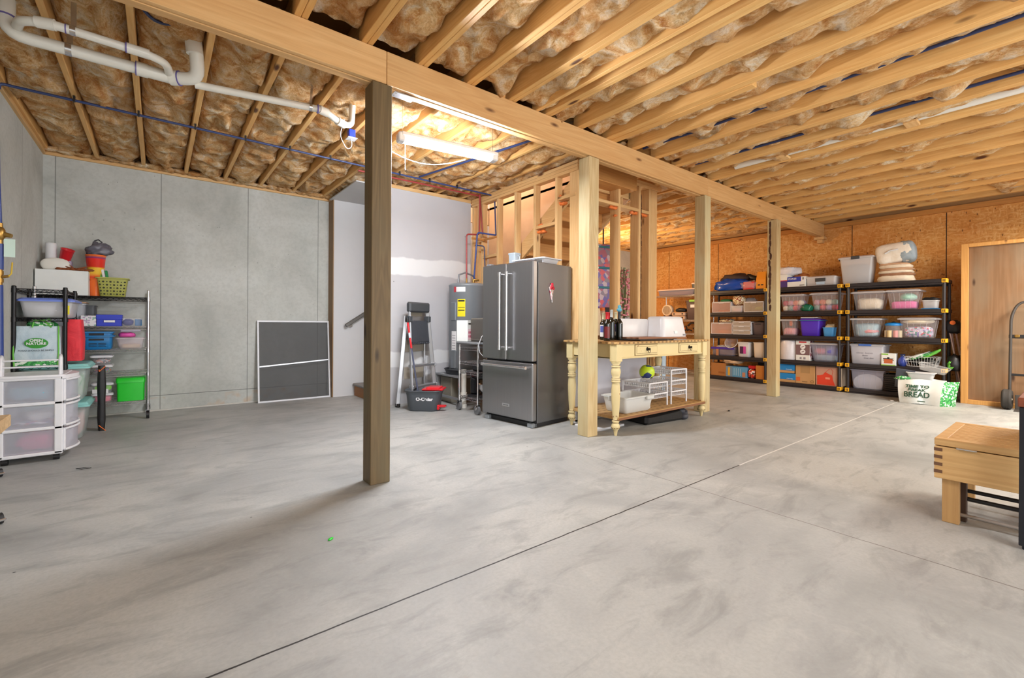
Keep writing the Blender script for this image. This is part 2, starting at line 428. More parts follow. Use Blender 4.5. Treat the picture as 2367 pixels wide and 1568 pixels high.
M_BLUEP = mat('blue_pex', '#2c4488', .35); M_BLUEC = mat('navy_pex', '#32406e', .35); M_REDP = mat('red_pex', '#a03a38', .4); M_NAVYP = mat('dark_blue_pex', '#25325a', .35)
M_GREY = mat('heater_grey', '#8f959a', .4, .2); M_BRASS = mat('brass', '#b08a48', .35, .8)
M_RUBBER = mat('grey_rubber', '#6f7072', .7); M_TYRE = mat('tyre', '#3a3632', .8)
M_CARD = mat('cardboard', '#c79a66', .85, var=.08); M_CARDD = mat('cardboard_dark', '#b47a42', .85, var=.08)
M_RED = mat('red_plastic', '#d5202a', .35); M_GREEN = mat('bright_green_plastic', '#1fce2c', .4); M_BLUE = mat('blue_plastic', '#2540c8', .4)
M_TBLUE = mat('basket_blue', '#1f7ab8', .4); M_TEAL = mat('teal_lid', '#8fd0cc', .4); M_ORANGE = mat('orange', '#f0742a', .45)
M_DKGREY = mat('dark_grey_plastic', '#45484c', .45); M_GLASSD = mat('bottle_glass', '#0c100c', .08, spec=.7)
M_LABEL = mat('paper_label', '#ececec', .7, var=.03); M_INK = mat('ink_black', '#1d1d1f', .6, var=0); M_INKG = mat('ink_green', '#1f4a35', .6, var=0)
C_CLEAR = clearp('clear_plastic', '#e6e4e8', .20); C_CLOUD = clearp('cloudy_plastic', '#e2e2e4', .62, .4); C_LID = clearp('clear_lid', '#ecebee', .5, .3)

# ================================================================= SETTING
JB = 2.98                                   # underside of the joists
b = MB(); b.box(-1.15, -3.4, -.12, 9.9, 7.3, 0); struct(b.build('floor', M_FLOOR))
b = MB(); b.box(-1.15, -3.4, 0, -1.0, 7.24, 2.94); struct(b.build('wall_left', M_CONC))
b = MB(); b.box(-1.0, 7.09, 0, 2.03, 7.24, 2.94); struct(b.build('wall_back', M_CONC))
b = MB(); b.box(4.95, 7.09, 0, 9.75, 7.24, 2.94); struct(b.build('wall_back_right', M_CONC))
b = MB(); b.box(9.75, -3.4, 0, 9.9, 7.24, 2.9); struct(b.build('wall_right', M_OSB))
b = MB(); b.box(2.46, 5.77, 0, 3.735, 5.88, 2.95); struct(b.build('wall_stair', M_DRY))
b = MB(); b.box(2.045, 6.885, 0, 4.95, 7.0, 2.93); struct(b.build('wall_alcove', M_WHITEW))
b = MB()
for q in ((-1.15, -3.4, 3.83, 7.24), (4.86, -3.4, 9.9, 7.24), (3.83, -3.4, 4.86, 3.72), (3.83, 6.9, 4.86, 7.24)): b.box(q[0], q[1], 3.22, q[2], q[3], 3.26)
struct(b.build('ceiling', mat('subfloor', '#a9763c', .8)))
# stair opening going up through the floor above
M_TANW = mat('paper_faced_board', '#e2c19c', .85)
b = MB(); b.box(3.81, 3.70, 3.22, 3.83, 6.92, 4.5); struct(b.build('wall_stairwell_left', M_TANW))
b = MB(); b.box(3.83, 3.70, 2.98, 4.86, 3.72, 4.5); struct(b.build('wall_stairwell_near', M_TANW))
b = MB(); b.box(3.83, 6.90, 2.95, 4.86, 6.92, 4.5); struct(b.build('wall_stairwell_far', M_TANW))
b = MB(); b.box(3.81, 3.70, 4.5, 4.875, 6.92, 4.52); struct(b.build('ceiling_stairwell', M_WHITEW))
b = MB(); b.box(2.0, 5.80, 2.93, 2.46, 6.95, 2.945); b.box(2.46, 5.89, 2.93, 3.80, 6.95, 2.945); struct(b.build('ceiling_alcove', M_WHITEW))
# sill plates, trim
b = MB(); b.box(-1.0, 7.06, 2.94, 2.03, 7.24, JB-.001, .002); struct(b.build('trim_1', M_PINEX))
b = MB(); b.box(-1.15, -3.4, 2.94, -.975, 7.05, JB-.001, .002); struct(b.build('trim_2', M_PINEY))
b = MB(); b.box(2.03, 6.87, 0, 2.045, 7.09, 2.93, .002); struct(b.build('trim_3', wood('grey_stud', '#9a7a55', '#7c5e3c', 2)))
b = MB(); b.box(9.70, -3.4, 2.9, 9.9, 7.24, JB-.001, .002); struct(b.build('trim_4', wood('warm_plate', '#cf8c44', '#b87430', 1)))
b = MB(); b.box(2.46, 5.765, 2.93, 3.735, 5.89, JB-.002, .002); struct(b.build('trim_5', M_PINEX))
b = MB(); b.box(4.95, 7.05, 2.94, 9.7, 7.24, JB-.001, .002); struct(b.build('trim_6', M_PINEX))
b = MB(); b.box(-1.15, 7.205, JB, 9.9, 7.24, 3.225); struct(b.build('trim_7', M_PINEX))
b = MB(); b.box(-1.15, -3.4, JB, -1.11, 7.205, 3.225); struct(b.build('trim_8', M_PINEY))
b = MB(); b.box(9.86, -3.4, JB, 9.9, 7.205, 3.225); struct(b.build('trim_9', M_PINEY))
b = MB(); b.box(2.045, 7.0, 2.93, 4.95, 7.205, 2.98); b.box(-1.15, 7.05, 2.94, -1.0, 7.24, 2.979); struct(b.build('trim_10', M_PINEX))
# drywall compound strip at the foot of the concrete wall
b = MB()
pts = [(-1.0+i*.12) for i in range(26)]
for i, x in enumerate(pts[:-1]):
    w = .014+.012*abs(noise.noise(Vector((x*3, 1, 2)))); b.box(x, 7.09-w, 0, x+.121, 7.09, .012+w*.3, .002)
struct(b.build('baseboard_back', mat('mortar_bead', '#cfccc4', .9)))

# joists --------------------------------------------------------------
XJ = [-.97+.4138*k for k in range(26)]
ordn = ['first', 'second', 'third', 'fourth', 'fifth', 'sixth', 'seventh', 'eighth', 'ninth', 'tenth', 'eleventh', 'twelfth', 'thirteenth',
        'fourteenth', 'fifteenth', 'sixteenth', 'seventeenth', 'eighteenth', 'nineteenth', 'twentieth', 'twenty-first', 'twenty-second', 'twenty-third', 'twenty-fourth', 'twenty-fifth', 'twenty-sixth']
for k, x in enumerate(XJ):
    m = MB(); m.box(x-.019, 3.045, JB, x+.019, 3.69 if 3.83 < x < 4.86 else 7.2, 3.215, .003)
    solo(m, 'ceiling_joist', M_JOIST, 'single pine ceiling joist between beam and back wall, %s from the left wall' % ordn[k], 'joist', group='single joists behind the beam')
for k, x in enumerate(XJ):
    m = MB(); m.box(x-.041, -3.35, JB, x-.003, 3.035, 3.215, .003); m.box(x+.0, -3.35, JB+.002, x+.038, 3.035, 3.215, .003)
    solo(m, 'double_joist', M_JOIST, 'doubled pine ceiling joist on the near side of the beam, %s from the left wall' % ordn[k], 'joist', group='doubled joists in front of the beam')
m = MB(); m.box(2.60, -3.35, JB, 2.638, 3.035, 3.215, .003)
solo(m, 'ceiling_joist', M_JOIST, 'lone single joist squeezed between doubled joists just right of the near post', 'joist')
m = MB(); m.box(3.62, 1.6, JB-.004, 3.70, 3.03, JB+.10, .003)
solo(m, 'blocking_board', M_JOIST, 'short doubled board ending between two joists beside the second post', 'board')

def insulation(name, label, x0s, hw, ya, yb, zb, amp, seed):
    m = MB(); st = .028
    ny = int((yb-ya)/st); nx = 13
    for k in range(len(x0s)-1):
        xa, xb = x0s[k]+hw, x0s[k+1]-hw
        if ya > 3 and 3.6 < x0s[k] < 4.85: continue
        vs = []
        for j in range(ny+1):
            y = ya+(yb-ya)*j/ny
            for i in range(nx+1):
                u = i/nx; x = xa+(xb-xa)*u
                p = Vector((x*4.5, y*3.6, seed+k*.37))
                n1 = noise.noise(p); n2 = noise.noise(p*2.3+Vector((5, 5, 5))); n3 = abs(noise.noise(p*1.1+Vector((9, 2, 4))))
                n4 = abs(noise.noise(p*3.1+Vector((1, 7, 3))))
                pil = max(0, math.sin(PI*u))**.45
                slab = noise.noise(Vector((k*1.7, math.floor(y/1.19)*2.1+seed, .3)))*.03
                z = zb+slab-.045*(pil-.5)*1.6+amp*(n1*1.2+n2*.5)-amp*1.3*(.32-min(n3, .32))+amp*.55*(n4-.3)
                sp = noise.noise(Vector((x*7, y*2.2, seed+40)))
                if sp > .42: z -= (sp-.42)*.30
                z = max(min(z, 3.205), JB-.035) if 0 < i < nx else min(z+.02, 3.205)
                dx = amp*.5*noise.noise(p*1.7+Vector((3, 3, 8))) if 0 < i < nx else 0
                vs.append((min(max(x+dx, xa), xb), y, z))
        fs = [(j*(nx+1)+i, (j+1)*(nx+1)+i, (j+1)*(nx+1)+i+1, j*(nx+1)+i+1) for j in range(ny) for i in range(nx)]
        m.add(vs, fs, True)
    o = m.build(name, M_INS); tag(o, label, 'insulation', None, 'stuff'); return o
insulation('insulation', 'crumpled tan fibreglass batts stuffed between the joists behind the beam', XJ, .0205, 3.05, 7.10, 3.045, .055, 1.0)
insulation('insulation', 'crumpled tan fibreglass batts between the doubled joists on the near side of the beam', XJ, .0425, -1.6, 3.0, 3.085, .055, 11.0)
m = MB()
for i in range(24):
    x = -.93+i*.128; m.blob((x, 7.02, 2.992+.012*noise.noise(Vector((i*1.3, 0, 0)))), (.085, .05, .028), .5, i, 2, 12, 2.2, m=8)
tag(m.build('insulation', M_INS), 'rolled edge of insulation lying on the sill over the concrete wall', 'insulation', None, 'stuff')

# beam and posts --------------------------------------------------------
t = thing('support_beam', 'long built-up pine beam carrying the joists on square posts', 'beam', (0, 0, 0))
for i, (a, c) in enumerate(((-3.0, 1.233), (1.236, 5.53), (5.533, 9.70))):
    m = MB(); m.box(a, 2.98, 2.752, c, 3.017, JB-.001, .003); m.build('board', M_BEAM, t)
for a, c in ((-3.0, 3.30), (3.303, 9.70)):
    m = MB(); m.box(a, 3.020, 2.747, c, 3.056, JB-.001, .003); m.build('board', M_BEAM, t)
    m = MB(); m.box(a, 3.059, 2.754, c, 3.095, JB-.001, .003); m.build('board', M_BEAM, t)
m = MB(); m.box(1.31, 3.02, 2.742, 1.47, 3.10, 2.7525, .002)
for i in range(4): m.cyl((1.33+.12*(i % 2), 3.04+.04*(i//2), 2.742), (1.33+.12*(i % 2), 3.04+.04*(i//2), 2.738), .005, n=8)
m.build('splice_plate', M_CHROME, t, label='shiny metal splice plate')
m = MB(); m.box(9.60, 2.95, 2.70, 9.745, 3.12, 2.75, .003); m.box(9.64, 2.99, 2.64, 9.745, 3.08, 2.70, .003)
solo(m, 'beam_ledger', M_PINEX, 'small pine ledger block under the far end of the beam', 'block')
def post(name, x0, y0, mt, label, top=2.7465):
    m = MB(); m.box(0, 0, 0, .14, .14, top, .004)
    return solo(m, name, mt, label, 'post', (x0, y0, 0))
post('wooden_post', 1.133, 2.978, M_POST, 'weathered brown-green square post nearest the camera')
post('wooden_post', 3.293, 2.978, M_POST2, 'pale square post beside the steel refrigerator and painted table')
post('wooden_post', 5.415, 2.955, M_POST2, 'pale square post at the right end of the painted table')
p4 = post('wooden_post', 7.50, 2.93, M_POST2, 'pale square post in front of the black plastic shelving, bark streak on its edge')
m = MB()
pts = []
for i in range(14):
    z = 2.68-i*.10; w = .018+.02*abs(noise.noise(Vector((i*.7, 2, 1))))
    m.blob((7.502, 2.93+.10+.02*noise.noise(Vector((i*.9, 0, 3))), z), (.006, w, .06), .4, i, 2, 8, 2, m=6)
m.build('bark_streak', mat('bark', '#4a2c1c', .9), p4, (-7.50, -2.93, 0))

# stud walls around the stairs ------------------------------------------
t = thing('stud_wall', 'open pine stud wall beside the refrigerator, showing the stairs behind', 'stud wall')
for y in (5.74, 5.50, 5.115, 4.715, 4.327, 3.932):
    m = MB(); m.box(3.74, y-.038, .038, 3.829, y, 2.862, .003); m.build('stud', M_PINEZ, t)
m = MB(); m.box(3.74, 5.56, .038, 3.829, 5.60, 2.862, .003); m.build('stud', M_PINEZ, t)
for z in (2.863, 2.902, 2.941):
    m = MB(); m.box(3.738, 3.56, z, 3.831, 5.76, z+.037, .003); m.build('top_plate', M_PINEY, t)
m = MB(); m.box(3.74, 3.56, 0, 3.829, 5.76, .037, .003); m.build('bottom_plate', M_PINEY, t)
for y0, y1, z in ((3.933, 4.288, 2.30), (3.60, 3.893, 2.58), (5.117, 5.461, 2.06)):
    m = MB(); m.box(3.745, y0, z, 3.829, y1, z+.038, .003); m.build('blocking', M_PINEY, t)
M_FOAM = mat('orange_foam', '#f0803c', .4, bump=.5, bscale=30)
for i, (y, z) in enumerate(((4.28, 2.27), (4.20, 2.262), (3.90, 2.55), (3.84, 2.545), (4.25, 2.35), (3.92, 2.64))):
    m = MB(); m.blob((3.80, y, z), (.03, .05, .02), .6, i, 2, 12, 2, m=8); m.build('foam_bead', M_FOAM, t, label='orange foam bead')
t = thing('stud_wall', 'open pine stud wall behind the painted table, ending at a doubled corner', 'stud wall')
for x in (3.755, 4.473, 4.885):
    m = MB(); m.box(x, 3.56, .038, x+.038, 3.70, 2.90, .003); m.build('stud', M_PINEZ, t)
for x0, x1, y0, y1 in ((5.10, 5.138, 3.56, 3.70), (5.141, 5.28, 3.56, 3.598), (5.24, 5.279, 3.60, 3.66)):
    m = MB(); m.box(x0, y0, .038, x1, y1, 2.90, .003); m.build('stud', M_PINEZ, t)
for z in (2.901, 2.940):
    m = MB(); m.box(3.835, 3.558, z, 5.285, 3.702, z+.0375, .003); m.build('top_plate', M_PINEX, t)
m = MB(); m.box(3.835, 3.56, 0, 5.285, 3.70, .037, .003); m.build('bottom_plate', M_PINEX, t)
for x0, x1 in ((3.835, 4.472), (4.512, 4.884), (4.924, 5.099)):
    m = MB(); m.box(x0, 3.56, 2.565, x1, 3.70, 2.603, .003); m.build('blocking', M_PINEX, t)
m = MB(); m.box(3.85, 3.705, 2.75, 5.05, 3.745, 2.86, .003); m.build('header', M_PINEX, t)
for i, (x, z) in enumerate(((4.45, 2.55), (4.40, 2.548), (4.50, 2.46), (4.86, 2.55), (4.80, 2.545), (5.06, 2.55), (5.0, 2.55))):
    m = MB(); m.blob((x, 3.61, z), (.05, .03, .018), .6, i, 2, 12, 2, m=8); m.build('foam_bead', M_FOAM, t, label='orange foam bead')
m = MB()
for i in range(22): m.blob((4.923, 3.56, 2.75-i*.085), (.004, .010+.01*abs(noise.noise(Vector((i*.8, 1, 1)))), .05), .4, i, 2, 8, 2, m=6)
m.build('bark_streak', mat('bark', '#4a2c1c', .9), t)
# staircase
zt = lambda y: 2.06+.68*(4.91-y)
t = thing('staircase', 'rough wooden staircase climbing inside the open stud walls', 'stairs')
M_TREAD = wood('stair_pine', '#d29a58', '#b5763a', 0, 12, fine='#9c6a38')
for x in (3.86, 4.72):
    m = MB(); m.prism([(3.72, zt(3.72)-.22), (5.75, zt(5.75)-.22), (5.75, zt(5.75)), (3.72, zt(3.72))], 0, x, x+.038); m.build('stringer', M_PINEY, t)
y = 5.72; i = 0
while y > 3.75:
    m = MB(); m.box(3.90, y-.28, zt(y)-.06, 4.718, y+.01, zt(y)-.03, .004); m.build('tread', M_TREAD, t)
    m = MB(); m.box(3.90, y-.285, zt(y)-.055, 4.718, y-.27, zt(y-.28)-.061, .002); m.build('riser', M_TREAD, t)
    y -= .28
m = MB(); m.box(3.84, 5.90, 1.12, 4.7, 6.8, 1.16, .004); m.build('landing', M_TREAD, t)
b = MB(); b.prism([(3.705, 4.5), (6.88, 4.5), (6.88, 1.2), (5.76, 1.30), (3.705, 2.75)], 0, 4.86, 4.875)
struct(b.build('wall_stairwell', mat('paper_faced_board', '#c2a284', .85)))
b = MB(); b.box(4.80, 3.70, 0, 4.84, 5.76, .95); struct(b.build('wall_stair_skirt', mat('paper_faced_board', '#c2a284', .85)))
# first stair beyond the near post, handrail
t = thing('stair_step', 'carpeted lowest stair step with wooden riser in the white alcove', 'step', (2.36, 6.2, 0))
m = MB(); m.box(0, 0, .0, .02, .67, .15, .002); m.build('riser', mat('riser_wood', '#a8703c', .6), t)
m = MB(); m.box(-.03, 0, .151, .30, .67, .19, .012); m.build('carpet_tread', mat('grey_carpet', '#8d8a88', .95, bump=.5, bscale=200), t)
t = thing('handrail', 'grey metal handrail on the white alcove wall, rising to the right', 'handrail', (2.2, 6.80, 1.06))
m = MB(); m.beam((0, 0, 0), (1.3, 0, .86), .035, .05, .008); m.build('rail', M_DKGREY if False else mat('grey_rail', '#6e6b66', .4, .5), t)
m = MB(); m.tube([(.09, 0, .04), (.09, .0, -.01), (.09, .075, -.03)], .008); m.build('bracket', M_CHROME, t)

# ---------------------------------------------------------------- ceiling plumbing
def J(pts, r, n=12):       # round the corners a little
    out = []
    for i, p in enumerate(pts):
        p = Vector(p)
        if 0 < i < len(pts)-1:
            a = Vector(pts[i-1]); c = Vector(pts[i+1]); d1 = min(r, (a-p).length*.45); d2 = min(r, (c-p).length*.45)
            q1 = p+(a-p).normalized()*d1; q2 = p+(c-p).normalized()*d2
            for k in range(6):
                s = k/5; out.append(q1.lerp(p, s).lerp(p.lerp(q2, s), s))
        else: out.append(p)
    return out
zp = 2.80
t = thing('drain_pipe', 'thick white drain pipe with elbows strapped under the joists, upper left', 'pipe')
m = MB(); m.tube(J([(-.712, 3.93, 3.2), (-.712, 3.93, 2.80), (.10, 3.93, zp)], .09), .036, 16); m.cyl((-.712, 3.93, 2.90), (-.712, 3.93, 3.0), .043); m.build('main_pipe', M_PVC, t)
m = MB(); m.cyl((-.12, 3.93, zp), (-.06, 3.93, zp), .045); m.cyl((-.06, 3.93, zp), (.09, 3.93, zp), .041)
m.tube(J([(.07, 3.93, zp), (.215, 3.86, zp+.01), (.20, 3.76, 2.93), (.177, 3.75, 3.12)], .11), .042, 16); m.cyl((.19, 3.757, 2.93), (.182, 3.752, 3.0), .049); m.cyl((.06, 3.935, zp), (.11, 3.912, zp+.003), .049)
m.build('elbow', M_PVC, t)
for q in (((-.125, 3.93, zp), (-.119, 3.93, zp), .0455), ((.108, 3.913, zp+.003), (.114, 3.910, zp+.003), .0495), ((-.712, 3.93, 2.895), (-.712, 3.93, 2.902), .0435)):
    m = MB(); m.cyl(*q); m.build('primer_ring', M_PVCJ, t, label='purple primer ring')
for x in (-.46,):
    m = MB(); m.cyl((x, 3.93, zp), (x+.03, 3.93, zp), .038); m.box(x, 3.97, zp, x+.03, 3.972, 2.98); m.build('strap', M_CHROME, t)
t = thing('vent_pipe', 'thinner white pipe running above the thick drain pipe, upper left', 'pipe')
z2 = 2.80
m = MB(); m.tube(J([(-.66, 3.90, 2.84), (-.62, 3.72, z2), (-.50, 3.655, z2), (-.06, 3.68, z2), (.03, 3.73, z2), (.05, 3.84, 2.81), (.05, 3.90, 2.81)], .06), .0245, 14); m.build('pipe', M_PVC, t)
m = MB(); m.cyl((-.16, 3.672, z2), (-.05, 3.68, z2), .030); m.build('coupling', M_PVC, t)
m = MB(); m.cyl((-.55, 3.68, z2), (-.47, 3.655, z2), .031); m.build('coupling', M_PVC, t)
m = MB(); m.cyl((-.165, 3.672, z2), (-.158, 3.672, z2), .031); m.cyl((-.43, 3.66, z2), (-.424, 3.66, z2), .0265); m.build('primer_ring', M_PVCJ, t)
m = MB(); m.cyl((-.41, 3.66, z2), (-.385, 3.66, z2), .027); m.box(-.41, 3.685, z2, -.385, 3.69, 2.98); m.build('strap', M_CHROME, t)
t = thing('drain_pipe', 'slimmer white pipe crossing the ceiling to an elbow left of the near post', 'pipe')
m = MB(); m.tube(J([(.20, 3.90, 2.785), (1.03, 3.76, 2.80), (1.22, 3.90, 2.79), (1.30, 3.90, 2.80), (1.34, 3.98, 3.1)], .05), .026, 14); m.build('pipe', M_PVC, t)
m = MB(); m.cyl((1.0, 3.765, 2.80), (1.07, 3.79, 2.80), .033); m.build('coupling', M_PVC, t)
m = MB(); m.cyl((1.17, 3.86, 2.79), (1.24, 3.90, 2.79), .033); m.build('coupling', M_PVC, t)
m = MB(); m.cyl((.985, 3.767, 2.80), (.995, 3.766, 2.80), .034); m.build('primer_ring', M_PVCJ, t)
m = MB(); m.cyl((.93, 3.777, 2.80), (.95, 3.774, 2.80), .029); m.beam((.94, 3.79, 2.82), (.96, 3.80, 3.05), .002, .02); m.build('strap', M_CHROME, t)
def pipe(name, pts, r, mt, label, cat='pipe', clips=(), cr=.6, n=10, rnd=.04):
    t = thing(name, label, cat); m = MB(); m.tube(J(pts, rnd), r, n); m.build('pipe', mt, t)
    for c in clips:
        m = MB(); m.box(c[0]-.007, c[1]-.013, c[2]-r*1.25, c[0]+.007, c[1]+.013, JB); m.build('clip', M_BLACK, t)
    return t
pipe('water_pipe', [(-.975, 5.20, 2.9), (-.97, 5.20, 2.945), (-.90, 5.21, 2.945), (3.80, 5.25, 2.945), (3.82, 5.24, 2.38)], .011, M_BLUEC,
     'long blue water pipe crossing under the left joists to the water heater', clips=[(x, 5.215+.0085*x, 2.945) for x in XJ[1:11]])
pipe('water_pipe', [(1.9, 5.45, 2.955), (3.66, 5.42, 2.955), (3.70, 5.40, 2.40)], .011, M_REDP, 'red water pipe at the top of the white wall dropping to the heater')
pipe('water_pipe', [(2.98, 3.35, 2.96), (2.60, 5.22, 2.962)], .012, M_BLUEC, 'blue water pipe running along a joist above the tube lamp')
pipe('water_pipe', [(-.10, 3.62, 3.10), (-.13, 3.45, 3.02), (-.02, 3.60, 2.96), (.17, 3.62, 3.06)], .010, M_NAVYP, 'dark blue pipe loop in the insulation near the thick drain elbow', rnd=.12)
pipe('water_pipe', [(1.02, 3.60, 3.02), (1.10, 3.28, 3.02)], .010, M_REDP, 'short red pipe showing beside a joist left of the near post')
pipe('water_pipe', [(1.14, 3.35, 2.96), (1.22, 3.15, 2.97)], .010, M_BLUEP, 'short blue pipe stub just left of the near post')
pipe('water_pipe', [(5.06, 3.0, 3.035), (5.10, 1.6, 3.035), (5.14, -.6, 3.03)], .014, M_NAVYP, 'straight dark blue pipe between joists on the right half of the ceiling', clips=())
pipe('water_pipe', [(4.18, 3.0, 3.04), (4.24, 2.4, 3.05), (4.235, -.6, 3.05)], .013, M_NAVYP, 'dark pipe half buried in insulation, nearer than the straight dark blue pipe')
pipe('white_duct_pipe', [(5.56, 2.65, 3.05), (5.53, -.6, 3.05)], .035, M_PVC, 'long white pipe lying between joists on the right half of the ceiling')
for i, y in enumerate((2.05, .95)):
    m = MB(); m.box(5.452, y, 2.985, 5.60, y+.10, 3.01, .003)
    solo(m, 'blocking_board', M_PINEX, ('wood scrap propping the white pipe, the farther one' if i == 0 else 'wood scrap propping the white pipe, the nearer one'), 'board', group='wood scraps under the white pipe')

# wall pipework at the far left
t = thing('water_main', 'blue insulated water main with brass valves on the left wall', 'pipe', (-.985, 5.20, 0))
m = MB(); m.tube([(.0, -.02, .35), (.025, 0, .8), (.02, 0, 1.38)], .020, 12); m.build('lower_pipe', M_BLUEP, t)
m = MB(); m.tube([(.02, 0, 1.50), (.02, 0, 1.70)], .022, 12); m.build('middle_pipe', M_BLUEP, t)
m = MB(); m.cyl((.02, 0, 1.38), (.02, 0, 1.50), .017); m.cyl((.02, 0, 1.40), (.02, 0, 1.43), .024, n=6); m.cyl((.02, 0, 1.46), (.02, 0, 1.49), .024, n=6); m.cyl((.02, 0, 1.44), (.07, -.02, 1.45), .011)
m.build('ball_valve', M_BRASS, t)
m = MB(); m.tube([(.07, -.02, 1.45), (.085, -.02, 1.47), (.09, -.02, 1.56)], .005, 8); m.build('valve_lever', mat('yellow_lever', '#d9b532', .5), t)
m = MB(); m.cyl((.02, 0, 1.70), (.02, 0, 1.86), .017); m.lathe([(.018, 0), (.03, .02), (.034, .05), (.03, .08), (.018, .10)], (.02, 0, 1.73)); m.cyl((.02, 0, 1.78), (.085, -.02, 1.765), .022, .016, n=12)
m.build('regulator', M_BRASS, t)
m = MB(); m.box(.045, -.02, 1.60, .105, -.018, 1.74); m.build('paper_tag', mat('mint_tag', '#d5ecdf', .8), t)
m = MB(); m.tube([(.02, 0, 1.86), (.01, 0, 2.2), (-.0, .0, 2.9)], .012, 10); m.build('upper_pipe', M_BLUEP, t)

# ---------------------------------------------------------------- tube lamp
import_dir = Vector((2.353-1.673, 3.343-3.436, 0)); ang = math.atan2(import_dir.y, import_dir.x)
t = thing('tube_lamp', 'glowing white tube lamp hanging below the ceiling behind the beam', 'ceiling lamp', (1.99, 3.416, 2.62), ang)
m = MB(); m.box(-.44, -.05, .01, .46, .05, .05, .01); m.box(-.46, -.045, -.03, -.40, .045, .045, .01); m.box(.39, -.045, -.03, .46, .045, .045, .01); m.build('housing', M_WHITE, t)
m = MB()
for dy in (-.024, .024): m.cyl((-.395, dy, -.012), (.385, dy, -.012), .014, n=12)
LAMP = m.build('tubes', mat('lit_tube', '#ffffff', .5, emit=('#f4f8ff', 400)), t, label='glowing white tubes')
for x in (-.42, .42):
    m = MB(); m.tube([(x, 0, .05), (x, 0, .40)], .002, 6); m.build('hanging_wire', M_CHROME, t)
m = MB(); m.tube([(-.38, .05, -.01), (-.38, .05, -.22)], .0025, 6); m.cyl((-.38, .05, -.235), (-.38, .05, -.215), .005, n=8); m.build('pull_cord', M_WHITE, t)
t = thing('power_cord', 'white cord sagging from the tube lamp toward the near post', 'cord')
m = MB(); m.tube([Vector((1.36, 3.62, 2.62)).lerp(Vector((2.2, 3.50, 2.60)), s/14)-Vector((0, 0, .12*math.sin(PI*s/14))) for s in range(15)], .004, 6); m.build('cable', M_WHITE, t)
t = thing('junction_box', 'small blue outlet box with a white looping wire left of the near post', 'junction box', (1.475, 4.42, 2.932))
m = MB(); m.box(-.03, -.03, -.03, .03, .03, .05, .004); m.build('box', M_BLUE, t)
m = MB(); m.box(-.045, -.045, -.038, .045, .045, -.03, .002); m.build('cover', M_WHITE, t)
m = MB(); m.tube(J([(0, 0, -.04), (0, -.02, -.12), (-.06, -.05, -.17), (-.15, -.12, -.08), (-.13, -.20, .05)], .05), .004, 6); m.build('wire', M_WHITE, t)

# ================================================================= GENERIC MAKERS
RZ = -PI/2
def S(pl, pr_, pt, lv, depth, xf=9.0):
    """place on the right-hand shelving: edges seen at columns pl..pr_, top at row pt, standing on height lv"""
    mid = (pl+pr_)/2
    a = on(pl, pt, 0, xf).y; c = on(pr_, pt, 0, xf).y
    h = on(mid, pt, 0, xf).z-lv
    return (xf+depth/2, (a+c)/2, lv), abs(a-c), h
def tub(name, label, cat, loc, w, d, h, body, rz=0, taper=.82, rim=.02, lid=None, group=None, ribs=True, handles=None, lidh=.02, r=.03, base_h=0.0, wall=.003):
    t = thing(name, label, cat, loc, rz, group)
    hb = h-(lidh if lid else 0); ww = w-2*rim; dd = d-2*rim
    m = MB()
    lv = [0, .01, hb*.5, hb-.02, hb]
    def W(z): return taper+(1-taper)*z/hb
    rings = [rrect(ww*W(0)*.94, dd*W(0)*.94, r, 0)]+[rrect(ww*W(z), dd*W(z), r, z) for z in lv[1:]]
    m.loft(rings, True, False)
    m.loft([rrect(ww*W(hb), dd*W(hb), r, hb-.014), rrect(w, d, r, hb-.014), rrect(w, d, r, hb-.002), rrect(ww-.002, dd-.002, r, hb-.001)], False, False, False)
    if ribs:
        for sx in (-.28, -.1, .1, .28):
            y0 = -dd*taper/2; y1 = -dd/2
            m.beam((sx*ww*taper, y0-.002, .02), (sx*ww, y1-.002, hb-.03), .004, .004)
        for sy in (-.25, .25):
            for q in (-1, 1): m.beam((q*(ww*taper/2+.002), sy*dd*taper, .02), (q*(ww/2+.002), sy*dd, hb-.03), .004, .004)
    m.build('body', body, t)
    if lid:
        m = MB(); m.loft([rrect(w+.004, d+.004, r, hb-.012), rrect(w+.006, d+.006, r, hb+.004), rrect(w*.97, d*.97, r, hb+.008), rrect(w*.92, d*.92, r, hb+lidh-.004), rrect(w*.88, d*.88, r, hb+lidh)], False, True, False)
        m.build('lid', lid, t)
    if handles:
        for q in (-1, 1):
            m = MB(); m.box(q*(w/2-.002), -.06, hb-.03, q*(w/2+.014), .06, hb+.012, .004); m.build('latch', handles, t)
    return t
def contents(name, label, cat, loc, w, d, h, mt, rz=0, seed=1, amp=.12, k=4.5, group=None):
    m = MB(); m.blob((0, 0, h/2), (w/2, d/2, h/2), amp, seed, 2.2, 22, k, m=12)
    return solo(m, name, mt, label, cat, (loc[0], loc[1], loc[2]), rz, group)
def carton(name, label, cat, loc, w, d, h, mt, rz=0, flaps=False, tape=None, group=None):
    t = thing(name, label, cat, loc, rz, group)
    m = MB(); m.box(-w/2, -d/2, 0, w/2, d/2, h, .003); m.build('carton', mt, t)
    m = MB(); m.box(-w/2-.001, -.002, h-.0005, w/2+.001, .002, h+.0012)
    m.build('top_seam', mat('seam_dark', '#5e4226', .8), t)
    if tape:
        m = MB(); m.box(-w/2-.001, -.03, h, w/2+.001, .03, h+.0015); m.build('tape', tape, t)
    return t
def plate(parent, name, x0, z0, x1, z1, y, mt, th=.0012, **kw):
    """thin printed panel on the front (local -y) face"""
    m = MB(); m.box(x0, y-th, z0, x1, y, z1); return m.build(name, mt, parent, **kw)

